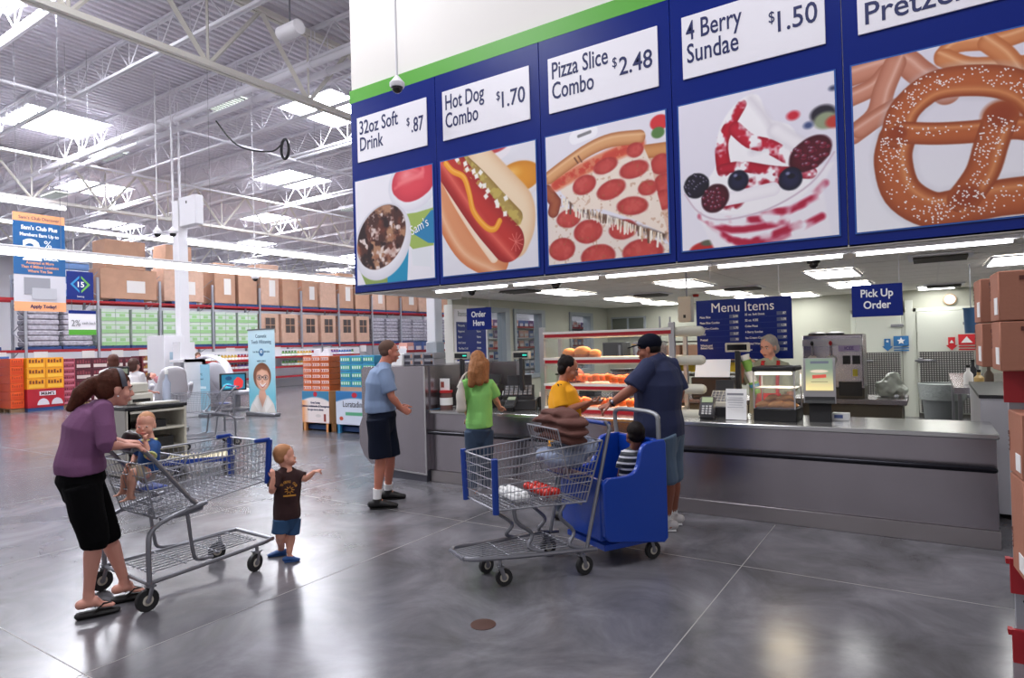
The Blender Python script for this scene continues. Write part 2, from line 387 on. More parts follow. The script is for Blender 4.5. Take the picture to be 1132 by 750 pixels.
# open web joists across, girders away
JW = mat('joist_white', 'E8E6EC', .45)
def joist(L):
    m = MB(); zt, zb = .0, -.66
    for z in (zt, zb):
        for s1 in (-.03, .03): m.bx(0, L, s1-.022, s1+.022, z-.03, z+.03)
    n = int(L/1.2)
    for k in range(n):
        a = k*1.2
        m.cyl((a, 0, zt), (a+.6, 0, zb), .017, n=4); m.cyl((a+1.2, 0, zt), (a+.6, 0, zb), .017, n=4); m.cyl((a+.6, 0, zt), (a+.6, 0, zb), .012, n=4)
    return m
jm = tag(joist(54).build('roof_joist', JW, loc=(-50, 7.2-4.2, 8.62), smooth=False), 'white open web joist running across under the roof deck', 'joist', 'roof joists', 'structure')
for k in range(1, 19):
    c = jm.copy(); COL.objects.link(c); c.location = (-50, 3.0+2.1*k, 8.62)
def girder(x, y0, y1):
    m = MB(); zt, zb = 8.5, 7.0
    for z in (zt, zb):
        for s1 in (-.06, .06): m.bx(x+s1-.04, x+s1+.04, y0, y1, z-.05, z+.05)
    y = y0
    while y < y1-2.3:
        for s1 in (-.03, .03):
            m.sweep([(x+s1, y, zt), (x+s1, y+1.15, zb)], .035, n=4); m.sweep([(x+s1, y+2.3, zt), (x+s1, y+1.15, zb)], .035, n=4)
        m.cyl((x, y+1.15, zt), (x, y+1.15, zb), .03, n=4); y += 2.3
    return tag(m.build('roof_girder', mat('girder_cream', 'DCD8D0', .45), smooth=False), 'heavy white roof truss running away above the checkout aisle', 'truss', 'roof girders', 'structure')
girder(-11.1, 1.13, 44); girder(-25.2, 1.13, 44); girder(-39, 1.13, 44); girder(-6.9, 1.1, 5.0)
# twin white pipes under the joists
pp = MB()
for dy in (0, .45): pp.sweep([(-40, 9.2+dy, 7.8), (-6.5, 9.2+dy, 7.8)], .075, n=12)
for k in range(12):
    X = -38+k*2.7; pp.cyl((X, 9.2, 7.7), (X, 9.2, 8.6), .012, n=5); pp.cyl((X, 9.65, 7.7), (X, 9.65, 8.6), .012, n=5)
    for dy in (0, .45): pp.sweep([(X-.03, 9.2+dy, 7.8), (X+.03, 9.2+dy, 7.8)], .095, n=12)
tag(pp.build('roof_pipe', JW), 'pair of thick white pipes hung below the roof joists', 'pipe')
for k, (y, z, x0, x1) in enumerate(((5.1, 7.85, -34, -8), (13.4, 7.8, -34, -8), (17.6, 7.8, -36, -9))):
    tag(MB().sweep([(x0, y, z), (x1, y, z)], .045, n=8).build('sprinkler_pipe', JW), ['thin white sprinkler pipe under the roof nearest the camera', 'thin white sprinkler pipe under the roof behind the twin pipes', 'thin white sprinkler pipe under the roof, farthest one'][k], 'pipe')
for k, (x, y0, y1, z) in enumerate(((-16.9, 2.0, 20, 7.75), (-22.4, 4.0, 26, 7.75))):
    tag(MB().sweep([(x, y0, z), (x, y1, z)], .04, n=8).build('sprinkler_pipe', JW), ['white sprinkler pipe running away under the roof near the box column', 'white sprinkler pipe running away under the roof over the left racks'][k], 'pipe')
# louvred high-bay fixtures
LAMP = mat('fixture_lamp', 'F4FFF0', .5, emit=2.2)
hb = thing('louvred_light_fixture', 'white louvred fluorescent fixture hung between the roof joists', 'light fixture', group='louvred roof fixtures')
MB().bx(-.68, .68, -.28, .28, 0, .1).build('housing', WHITE, hb); MB().bx(-.62, .62, -.24, .24, -.02, 0).build('lamp', LAMP, hb)
lv = MB()
for k in range(11): lv.bx(-.62+k*.124-.008, -.62+k*.124+.008, -.24, .24, -.06, -.02)
lv.build('louvre', GREYMET, hb)
for s1 in (-.5, .5): MB().cyl((s1, 0, .1), (s1, 0, .68), .008, n=5).build('hanger_rod', GREYMET, hb)
for k, (X, Y) in enumerate(((-14.8, 9.74), (-21.6, 9.97), (-28.4, 11.1), (-14.8, 18.2), (-21.6, 20.2))):
    lb = 'white louvred roof light, ' + ['nearest one, above and right of the box column', 'above the left end of the racks', 'farthest left one', 'behind the nearest one', 'far one over the rack middle'][k]
    if k == 0: hb.location = (X, Y, 8.0); hb['label'] = lb
    else: dup(hb, (X, Y, 8.0), label=lb)
# white round unit hanging at the truss near the sign wall
uh = thing('roof_drum_unit', 'white drum shaped unit fixed under the roof near the white sign wall', 'unit', (-9.4, 7.4, 7.35))
MB().sweep([(-.25, 0, 0), (.25, 0, 0)], .13, n=16).build('drum', WHITE, uh); MB().cyl((0, 0, .1), (0, 0, 1.2), .015, n=6).build('hanger', GREYMET, uh)
# fluorescent strip lines over the floor
TUBE = mat('fluorescent_tube', 'FFFFFF', .5, emit=TUBE_E)
def lightline(x, y0, y1, z, lab, w=.05):
    t = thing('fluorescent_light_line', lab, 'light', (x, y0, z))
    MB().bx(-.05, .05, 0, y1-y0, .02, .09, bev=.01).build('housing', WHITE, t)
    MB().sweep([(0, .02, -.02), (0, y1-y0-.02, -.02)], w, n=8).build('tube', TUBE, t)
    for k in range(int((y1-y0-.95)/3)+1): MB().cyl((0, .9+k*3, .09), (0, .9+k*3, 8.67-z), .004, n=4).build('hanging_wire', GREYMET, t)
    return t
lightline(-13.6, -1.5, 13.4, 3.57, 'long glowing fluorescent line hung low across the checkout area', w=.075)
lightline(-19.8, 10.5, 24, 5.3, 'fluorescent line hung in front of the tall racks')
lightline(-31, 6, 40, 7.2, 'farthest glowing fluorescent line above the tall rack tops')
lightline(-24, 6, 9.7, 6.6, 'short fluorescent line high above the aisle number sign')
# column with electric box
cl = thing('steel_column', 'white steel column carrying an electrical box beside the white kiosk', 'column', (-17.42, 9.86, 0)); cl['kind'] = 'structure'
MB().bx(-.13, .13, -.13, .13, 0, 5.9, bev=.01).build('shaft', WHITE, cl)
MB().bx(.16, .95, -.12, .12, 5.15, 5.95, bev=.02).build('electrical_box', WHITE, cl)
MB().bx(.16, .45, .12, .125, 5.15, 5.95).bx(.5, .55, -.128, -.12, 5.75, 5.82, 1).build('box_door', [WHITE, BLACK], cl)
for k, (x, y) in enumerate(((-17.85, 9.9), (-17.42, 9.86))):
    tag(MB().cyl((x, y, 5.9 if k else 4.2), (x, y, 8.67), .03, n=8).build('drop_pipe', WHITE), ['thin white pipe dropping from the roof left of the column', 'white pipe rising from the column top to the roof'][k], 'pipe')
wc = smooth_path([(-15.2, 9.6, 7.6), (-14.6, 9.8, 6.9), (-13.6, 10, 6.6), (-13.1, 10, 6.7)], 6)
cw = thing('cable_coil', 'black cable looping down to a coil under the roof beams', 'cable', (0, 0, 0))
MB().sweep(wc, .02, n=6).build('cable', BLACK, cw)
MB().sweep([(-13.0+.14*math.cos(a), 10, 6.55+.24*math.sin(a)) for a in np.linspace(0, 2*PI, 20)[:-1]], .035, n=6, closed=True).build('coil', BLACK, cw)

# ================================================================ food counter building
KW = mat('kitchen_wall', 'AEAFA2', .6); KC = mat('kitchen_ceiling', 'F0ECE4', .8); WHT = mat('sign_wall_white', 'E2DEDA', .6); GRN = mat('green_band', '58A838', .4); BLU = mat('sign_blue', '0B2378', .3, spec=.25)
Z0, YF, XL = 2.37, 5.9, -6.285
struct('wall_sign', MB().bx(XL, 3.4, YF, 6.0, Z0, 8.6).bx(XL, 3.4, 6.0, 6.2, 2.5, 8.6), WHT)
w = MB(); w.bx(XL, -6.1, 6.2, 7.9, Z0, 8.6); struct('wall_sign_return', w, WHT)
struct('trim_20', MB().bx(XL-.01, 3.4, YF-.03, YF, 4.85, 5.02), GRN)
struct('trim_21', MB().bx(XL-.01, 3.4, 5.87, 6.0, Z0-.02, Z0), mat('soffit', 'C8C4BC', .7))
# kitchen shell
k = MB(); k.bx(-6.1, 3.4, 6.0, 15.1, 2.5, 2.56); k.bx(-6.95, -6.1, 7.9, 15.1, 2.5, 2.56)
struct('ceiling_kitchen', k, KC)
g = MB()
for i in range(16): Y = 6.5+.61*i-.2; g.bx(-6.9, 3.4, Y-.012, Y+.012, 2.4965, 2.5)
for i in range(9): X = -6.0+1.22*i; g.bx(X-.012, X+.012, 6.2, 15, 2.4965, 2.5)
struct('trim_22', g, mat('ceiling_grid', 'E8E4DC', .6))
struct('wall_kitchen_back', MB().bx(-7, 3.4, 14.95, 15.15, 0, 2.5), KW)
struct('wall_kitchen_right', MB().bx(3.3, 3.4, 6.2, 15, 0, 2.5), KW)
struct('baseboard_back', MB().bx(-6.9, 3.3, 14.92, 14.95, 0, .12), mat('base_grey', '6E6C66', .6))
# left wall with three openings
lw = MB(); ops = [(9.62, 10.28), (10.62, 11.65), (12.95, 13.95)]
ys = [8.66]+[v for o in ops for v in o]+[15.0]
for a, c in zip(ys[::2], ys[1::2]): lw.bx(-7.0, -6.9, a, c, 0, 2.5)
for a, c in ops: lw.bx(-7.0, -6.9, a, c, 2.3, 2.5); lw.bx(-7.0, -6.9, a, c, 0, 1.0)
struct('wall_kitchen_left', lw, KW)
FRM = mat('window_frame_grey', '8E959C', .4)
for i, (a, c) in enumerate(ops):
    t = thing('window_%d' % (i+1), 'grey framed opening in the left kitchen wall', 'window'); t['kind'] = 'structure'
    f = MB(); f.bx(-7.06, -6.86, a-.05, a+.03, .95, 2.35); f.bx(-7.06, -6.86, c-.03, c+.12, .95, 2.35); f.bx(-7.06, -6.86, a, c, 2.27, 2.35); f.bx(-7.06, -6.86, a, c, .95, 1.03)
    f.build('frame', FRM, t); MB().bx(-6.965, -6.955, a, c, 1.0, 2.3).build('pane', glassmat('clear_glass', (.93, .95, .95), .06), t)
struct('wall_panel_pier', MB().bx(-7.05, -6.86, 8.62, 9.6, 0, 2.36), mat('pier_white', 'DAD8D2', .6))
cp = thing('round_column', 'tall square white column behind the left end of the counter', 'column', (-8.6, 10.2, 0)); cp['kind'] = 'structure'
MB().bx(-.12, .12, -.12, .12, 0, 8.6, bev=.02).build('shaft', WHITE, cp); MB().bx(-.14, .14, -.14, .14, 0, 1.75, bev=.02).build('grey_wrap', mat('wrap_grey', 'A4A6AC', .5), cp)
# walk-in doors
DP = mat('diamond_plate', '9A9A98', .3, .85); _n = DP.node_tree; _v = _n.nodes.new('ShaderNodeTexVoronoi'); _v.inputs['Scale'].default_value = 24; _v.inputs['Randomness'].default_value = 0; _t = _n.nodes.new('ShaderNodeTexCoord')
_rr = _n.nodes.new('ShaderNodeValToRGB'); _rr.color_ramp.elements[0].position = .3; _rr.color_ramp.elements[1].position = .42; _rr.color_ramp.elements[0].color = rgb('D8D8D4'); _rr.color_ramp.elements[1].color = rgb('6A6A68'); _n.links.new(_t.outputs['Object'], _v.inputs['Vector']); _n.links.new(_v.outputs['Distance'], _rr.inputs[0]); _n.links.new(_rr.outputs[0], _n.nodes['Principled BSDF'].inputs['Base Color']); DRW = mat('door_white', 'CDD0C6', .45)
def sgn(ms, x, z, w, h, p, par):
    "arrow and triangle warning sheet beside each other"
    ms.bx(x, x+w, 14.80, 14.806, z, z+h)
def freezer_door(n, x0, x1, colr, lab, tri):
    t = thing('door_%d' % n, lab, 'door'); t['kind'] = 'structure'
    MB().bx(x0, x1, 14.84, 14.94, .08, 2.06, bev=.01).build('leaf', DRW, t)
    MB().bx(x0+.03, x1-.03, 14.825, 14.84, .1, 1.28).build('kick_plate', DP, t)
    fr = MB(); fr.bx(x0-.09, x0-.01, 14.88, 14.95, 0, 2.14); fr.bx(x1+.01, x1+.09, 14.88, 14.95, 0, 2.14); fr.bx(x0-.09, x1+.09, 14.88, 14.95, 2.07, 2.14); fr.build('frame', DRW, t)
    h = MB(); h.bx(x0-.05, x0+.3, 14.76, 14.8, 1.09, 1.13, bev=.01); h.bx(x0+.0, x0+.08, 14.78, 14.85, 1.06, 1.16, bev=.01); h.build('latch_handle', GREYMET, t)
    hg = MB(); hg.bx(x1-.18, x1+.04, 14.8, 14.84, 1.78, 1.84, bev=.01); hg.bx(x1-.18, x1+.04, 14.8, 14.84, .4, .46, bev=.01); hg.build('hinge', GREYMET, t)
    c = mat('warn_'+colr, colr, .5); xa = x0+.5 if n == 8 else x1-.42
    s1 = MB(); s1.prism([(xa, 1.55), (xa+.11, 1.55), (xa+.11, 1.4), (xa+.15, 1.4), (xa+.055, 1.3), (xa-.04, 1.4), (xa, 1.4)], 1, 14.815, 14.822)
    s1.bx(xa+.16, xa+.42, 14.815, 14.822, 1.4, 1.6); s1.bx(xa+.16, xa+.42, 14.815, 14.822, 1.35, 1.375); s1.bx(xa+.16, xa+.42, 14.815, 14.822, 1.3, 1.325)
    s1.build('warning_sticker', c, t)
    wm = MB()
    if tri: wm.prism([(xa+.2, 1.44), (xa+.38, 1.44), (xa+.29, 1.56)], 1, 14.808, 14.814); wm.prism([(xa+.02, 1.44), (xa+.09, 1.44), (xa+.055, 1.5)], 1, 14.808, 14.814)
    else:
        for cx, r in ((xa+.29, .075), (xa+.055, .035)): wm.prism([(cx+(r if k % 2 == 0 else r*.45)*math.sin(k*PI/5), 1.5+(r if k % 2 == 0 else r*.45)*math.cos(k*PI/5)) for k in range(10)], 1, 14.808, 14.814)
    wm.build('sticker_symbol', LETW, t); return t
freezer_door(8, -1.3, -.5, '2A6EA8', 'walk-in cooler door with blue star stickers behind the drinks machine', False)
freezer_door(9, -.24, .68, 'C8202A', 'walk-in freezer door with red triangle stickers above a diamond plate panel', True)
struct('trim_23', MB().bx(-.43, -.3, 14.85, 14.95, 0, 2.3), DRW)
# ceiling troffers and the strip row behind the sign
TRL = mat('troffer_lens', 'FFFFFC', .5, emit=TROFFER_E); 
tr = thing('ceiling_troffer', 'bright rectangular troffer light in the kitchen ceiling', 'ceiling light', group='kitchen ceiling troffers')
f = MB(); f.bx(-.31, .31, -.61, -.58, -.02, 0); f.bx(-.31, .31, .58, .61, -.02, 0); f.bx(-.31, -.28, -.58, .58, -.02, 0); f.bx(.28, .31, -.58, .58, -.02, 0)
f.build('frame', WHITE, tr); MB().bx(-.28, .28, -.58, .58, -.012, -.004).build('lens', TRL, tr)
P0 = [(-5.1, 9.5), (-3.1, 9.55), (-1.1, 9.75), (.9, 9.75), (-5.1, 12.1), (-3.1, 12.1), (-1.1, 12.1), (-5.1, 14.0), (-3.1, 14.1), (-2.2, 14.1), (.1, 14.2), (2.0, 12.1)]
for i, (X, Y) in enumerate(P0):
    lb = 'bright kitchen ceiling troffer, %s row back, %s from the left' % (('front', 'front', 'front', 'front', 'middle', 'middle', 'middle', 'rear', 'rear', 'rear', 'rear', 'middle')[i], ORD[(0, 1, 2, 3, 0, 1, 2, 0, 1, 2, 3, 3)[i]])
    if i == 0: tr.location = (X, Y, 2.494); tr['label'] = lb
    else: dup(tr, (X, Y, 2.494), label=lb)
st = thing('fluorescent_strip', 'bare fluorescent strip in the row under the menu sign edge', 'light strip', group='strips under the menu sign')
MB().bx(-.59, .59, -.05, .05, -.02, .125, bev=.01).build('housing', WHITE, st); MB().sweep([(-.54, 0, -.032), (.54, 0, -.032)], .019, n=8).build('tube', TUBE, st)
for i in range(6):
    lb = 'bare fluorescent strip under the menu sign edge, %s of the row from the left' % ORD[i]
    if i == 0: st.location = (-4.75, 6.33, 2.375); st['label'] = lb
    else: dup(st, (-4.75+1.19*i, 6.33, 2.375), label=lb)
vt = thing('ceiling_vent', 'louvred air vent in the kitchen ceiling', 'vent', group='kitchen air vents')
m1 = MB(); m1.bx(-.3, .3, -.3, .3, -.02, 0); m1.build('frame', WHITE, vt); m2 = MB()
for k in range(5): m2.box((0, -.2+.1*k, -.035), (.5, .07, .008), rot=Matrix.Rotation(.5, 3, 'X'))
m2.build('slat', mat('vent_grey', '77756E', .5), vt)
for i, (X, Y) in enumerate(((.1, 8.55), (-5.3, 8.35), (.2, 13.6), (-2.6, 11.0), (-4.2, 11))):
    lb = 'louvred kitchen ceiling vent ' + ['above the pick up sign side, front right', 'front left near the order here sign', 'rear right before the freezer door', 'behind the menu board', 'left middle behind the heated case'][i]
    if i == 0: vt.location = (X, Y, 2.494); vt['label'] = lb
    else: dup(vt, (X, Y, 2.494), label=lb)
DOME = mat('smoked_dome', '1E1A1C', .15)
def camdome(x, y, z, lab, pend=0, s=1.0, hm=None):
    if pend: pend = 8.68-z
    t = thing('security_camera', lab, 'security camera', (x, y, z)); t.scale = (s, s, s)
    MB().lathe((0, 0, 0), [(.075, .0), (.085, .02), (.085, .05), (.05, .09), (.02, .13)], 20).build('housing', hm or WHITE, t)
    MB().ell((0, 0, 0), (.062, .062, .065), 16).build('dome', DOME, t)
    if pend: MB().cyl((0, 0, .1), (0, 0, pend/s), .014/s, n=8).build('pendant_rod', WHITE, t)
for i, (x, y) in enumerate(((-5.66, 7.58), (-4.3, 7.69), (-1.06, 7.68))):
    camdome(x, y, 2.43, ['dark dome camera in the kitchen ceiling above the order here sign', 'dark dome camera in the kitchen ceiling above the heated shelf case', 'dark dome camera in the kitchen ceiling above the pick up sign'][i], s=.8, hm=DOME)
camdome(-4.92, 5.3, 4.55, 'white dome camera hanging on a long rod in front of the menu sign', 4.0)
camdome(-15.9, 8.42, 4.62, 'hanging dome camera left of the white column, the farther left of the close pair', 4.0, 1.3)
camdome(-16, 8.86, 4.7, 'hanging dome camera in front of the white column', 3.9, 1.3)
camdome(-16, 11.19, 3.72, 'small dome camera hung low in front of the brown rack cartons', 4.8, 1.2)
sm = thing('smoke_detector', 'red and white alarm on the kitchen ceiling above the menu board', 'alarm', (-3.7, 12.0, 2.494))
MB().lathe((0, 0, -.05), [(.0, .0), (.05, .0), (.06, .05)], 16).build('base', mat('alarm_red', 'A02018', .4), sm)
# clock
ck = thing('wall_clock', 'small round wall clock above the walk-in doors', 'clock', (.311, 14.93, 2.28))
A = Matrix.Rotation(PI/2, 3, 'X'); MB().lathe((0, 0, 0), [(.11, 0), (.11, .03), (.095, .035)], 24, axis=A).build('rim', mat('clock_rim', 'B4906A', .5), ck)
MB().lathe((0, -.03, 0), [(.09, 0), (.09, .008)], 24, axis=A).build('dial', LETW, ck); MB().bx(-.004, .004, -.045, -.04, 0, .06).bx(0, .045, -.045, -.04, -.004, .004).build('hand', BLACK, ck)
# ================================================================ the menu sign: five panels
PICF = mat('picture_frame_blue', '2C5AA8', .35)
FR = facing
def conv(c):
    (x0, y0), (x1, y1), (x2, y2), (x3, y3) = c  # lt rt lb rb in crop pixels
    def g(x, y):
        u = .5
        for _ in range(8):
            t = y0+(y1-y0)*u; bt = y2+(y3-y2)*u; v = (y-t)/(bt-t); xl = x0+(x2-x0)*v; xr = x1+(x3-x1)*v; u = (x-xl)/(xr-xl)
        return (u, v)
    return g
def L(g, *p): return [g(*q) for q in p]
def pic_soda():
    P = Paint(230, 240, (238, 235, 242)); g = conv([(25, 160), (425, 65), (38, 690), (435, 645)]); k = 1/400
    P.mix(np.clip(P.V*1.1-.2, 0, 1)*.25, (215, 212, 222))
    P.poly(L(g, (300, 300), (440, 240), (415, 590), (330, 585)), (226, 228, 234)); P.poly(L(g, (300, 320), (350, 312), (435, 285), (430, 480), (330, 500), (312, 480)), (160, 184, 92))
    P.poly(L(g, (330, 420), (420, 300), (450, 300), (450, 470), (405, 468)), (40, 128, 178))
    cx, cy = g(330, 145); P.ell(cx, cy+.03, .31, .245, (246, 244, 248), -8, edge=(222, 220, 230)); P.ell(cx+.01, cy, .275, .19, (226, 70, 84), -8, edge=(200, 50, 70), hi=(245, 150, 150), wob=.05)
    for i in range(5): P.stroke(L(g, (240+20*i, 190-26*i), (300+20*i, 150-10*i), (380, 130-12*i)), .012, (244, 130, 134), soft=.03, clip=.6)
    P.poly(L(g, (40, 590), (90, 700), (210, 700), (205, 590)), (136, 160, 84)); P.poly(L(g, (200, 560), (200, 700), (300, 700), (312, 420), (260, 480)), (22, 142, 184))
    cx, cy = g(170, 460); P.ell(cx, cy+.01, .40, .335, (244, 242, 246), -32, edge=(214, 212, 222), soft=.01)
    mk = P.ell(cx-.01, cy-.035, .345, .27, (70, 38, 34), -32, soft=.012)
    n = P.noise(9, 3, 4); P.mix(mk*np.clip((n-.5)*7, 0, 1), (176, 130, 100)); n = P.noise(14, 5, 3); P.mix(mk*np.clip((n-.56)*9, 0, 1), (226, 212, 208)); n = P.noise(11, 8, 3); P.mix(mk*np.clip((n-.58)*9, 0, 1), (40, 18, 22)); n = P.noise(6, 9, 3); P.mix(mk*np.clip((n-.6)*6, 0, 1)*.6, (140, 70, 50))
    return P
def pic_hotdog():
    P = Paint(230, 240, (226, 224, 232)); g = conv([(40, 145), (535, 30), (55, 735), (550, 690)])
    P.mix(np.clip((P.noise(5, 2)-.5)*2, 0, 1)*.5, (244, 242, 246))
    cx, cy = g(320, 80); P.ell(cx, cy, .2, .1, (238, 232, 238)); P.ell(cx, cy-.03, .17, .06, (190, 56, 66))
    cx, cy = g(450, 220); P.ell(cx, cy+.02, .25, .16, (246, 240, 240), edge=(224, 218, 222)); P.ell(cx+.01, cy, .215, .125, (226, 150, 42), hi=(246, 196, 110), edge=(206, 128, 30))
    P.stroke(L(g, (250, 120), (380, 260), (460, 360), (470, 470), (440, 560)), .13, (242, 218, 186), (226, 184, 144), sm=5, soft=.015)
    P.stroke(L(g, (30, 230), (100, 430), (200, 580), (330, 650)), .155, (222, 148, 104), (206, 118, 72), sm=5, hi=(240, 196, 160), hs=.5)
    P.stroke(L(g, (40, 180), (120, 330), (230, 500), (330, 640)), .045, (248, 226, 204), (240, 206, 176), sm=4)
    P.stroke(L(g, (150, 130), (260, 230), (350, 330), (440, 430)), .07, (178, 150, 80), (150, 118, 60), sm=4)
    P.stroke(L(g, (70, 130), (180, 280), (290, 430), (400, 560)), .155, (196, 52, 46), (150, 30, 32), sm=5, hi=(232, 112, 96), hs=.35, r2=.165)
    n = P.noise(24, 4, 2); D, T, S = P.dist(L(g, (160, 130), (270, 240), (360, 330), (450, 440))); P.mix((D < .055)*np.clip((n-.5)*6, 0, 1)*.7, (206, 184, 96))
    r = random.Random(3)
    for (x, y) in [(135, 130), (180, 150), (190, 180), (225, 190), (240, 215), (262, 195), (262, 262), (282, 265), (300, 292), (290, 320), (350, 368), (392, 330), (388, 412), (345, 350)]:
        u, v = g(x, y); a = r.random(); w = .028; P.poly([(u+w*math.cos(a+q), v+w*math.sin(a+q)) for q in (0, 1.5, 3.1, 4.6)], (250, 244, 236), .01)
    for q in range(9):
        a = -2.6+q*.6; u, v = g(440, 560); P.stroke([(u, v), (u+.075*math.cos(a), v+.075*math.sin(a))], .003, (226, 120, 110), sm=0, soft=.006)
    P.stroke(L(g, (70, 150), (110, 190), (170, 220), (200, 300), (225, 400), (290, 480), (335, 490), (360, 450)), .027, (246, 166, 48), (228, 136, 30), sm=5, hi=(255, 200, 110))
    return P
def pep(P, g, x, y, rx, ry, a=0, seed=1):
    u, v = g(x, y); rx *= .88; ry *= .88; P.ell(u, v, rx/540, ry/560, (200, 74, 68), a, edge=(166, 44, 46), wob=.06, seed=seed); n = P.noise(26, seed, 2); P.ell(u, v, rx/640, ry/660, (206, 86, 80), a, soft=.05, clip=np.clip((n-.45)*3, 0, 1))
def pic_pizza():
    P = Paint(240, 250, (232, 228, 238)); g = conv([(15, 150), (558, 30), (42, 722), (580, 665)])
    P.stroke(L(g, (160, 150), (240, 120)), .05, (246, 244, 250), sm=0); P.stroke(L(g, (178, 142), (232, 122)), .012, (130, 128, 134), sm=0)
    for x, y, r, c in ((535, 85, .07, (214, 50, 56)), (530, 130, .05, (90, 130, 70))): u, v = g(x, y); P.ell(u, v, r, r*.8, c)
    P.poly(L(g, (20, 480), (110, 460), (250, 500), (400, 560), (600, 640), (600, 740), (20, 740)), (236, 222, 212))
    P.poly(L(g, (480, 230), (600, 200), (600, 660), (540, 560)), (226, 190, 170)); P.stroke(L(g, (470, 215), (600, 200)), .05, (214, 150, 92), (180, 110, 60), sm=0)
    P.stroke(L(g, (25, 390), (70, 440), (60, 480)), .05, (170, 90, 60), (120, 50, 40), sm=0)
    for i, (x, y, rx, ry) in enumerate(((545, 270, 50, 46), (560, 355, 52, 45), (555, 430, 45, 45))): pep(P, g, x, y, rx, ry, 0, i+20)
    for i, (x, y, rx, ry) in enumerate(((135, 512, 66, 44), (228, 570, 76, 56), (105, 650, 72, 56), (275, 680, 88, 56), (385, 560, 70, 46), (470, 660, 98, 58))): pep(P, g, x, y, rx, ry, 0, i+30)
    P.poly(L(g, (120, 430), (250, 490), (340, 505), (470, 550), (570, 580), (560, 605), (440, 560), (300, 520), (180, 470)), (84, 60, 50), .03)
    r_ = random.Random(9)
    for i in range(60):
        x = 110+i*7.4+r_.uniform(-4, 4); y = 432+i*2.7; P.stroke(L(g, (x, y-8), (x+r_.uniform(-4, 6), y+r_.uniform(12, 52))), r_.uniform(.003, .009), [(244, 232, 212), (224, 196, 166), (110, 78, 62), (248, 240, 228)][r_.randrange(4)], sm=0, soft=.008)
    P.poly(L(g, (60, 330), (200, 250), (430, 160), (470, 190), (500, 260), (530, 400), (570, 560), (560, 580), (440, 520), (300, 470), (180, 470), (100, 400)), (242, 226, 212), .01)
    P.mix(0*P.U, (0, 0, 0)); m = P.stroke(L(g, (70, 360), (200, 290), (360, 215), (450, 180)), .05, (206, 70, 54), (222, 120, 84), sm=3, soft=.03)
    n = P.noise(22, 3, 3); P.mix(m*np.clip((n-.5)*5, 0, 1)*.6, (230, 160, 120))
    P.stroke(L(g, (35, 330), (120, 270), (230, 200), (330, 160), (450, 148)), .052, (222, 164, 112), (178, 106, 62), sm=4, hi=(240, 198, 150), hs=-.4)
    P.stroke(L(g, (160, 240), (176, 262)), .006, (120, 70, 50), sm=0); P.stroke(L(g, (178, 232), (194, 256)), .006, (120, 70, 50), sm=0)
    for i, (x, y, rx, ry, a) in enumerate(((208, 360, 62, 46, -10), (305, 275, 62, 36, -10), (430, 292, 70, 40, -4), (435, 205, 40, 34, 0), (330, 382, 74, 44, -12), (425, 455, 76, 42, 6), (490, 375, 46, 34, 0))): pep(P, g, x, y, rx, ry, a, i+3)
    n = P.noise(40, 6, 2); P.mix(np.clip((n-.68)*10, 0, 1)*.35*(P.V > .3), (170, 110, 70)); return P
def berry(P, u, v, rx, ry, c, e, a=0, bumps=True, seed=1):
    P.ell(u, v, rx, ry, c, a, edge=e, wob=.12, seed=seed); r = random.Random(seed)
    if bumps:
        for _ in range(26):
            q = r.random()*6.28; d = math.sqrt(r.random())*.85; P.ell(u+rx*d*math.cos(q), v+ry*d*math.sin(q), rx*.17, ry*.17, tuple(x*1.2+14 for x in c), edge=e, hi=(170, 160, 180), soft=.006)
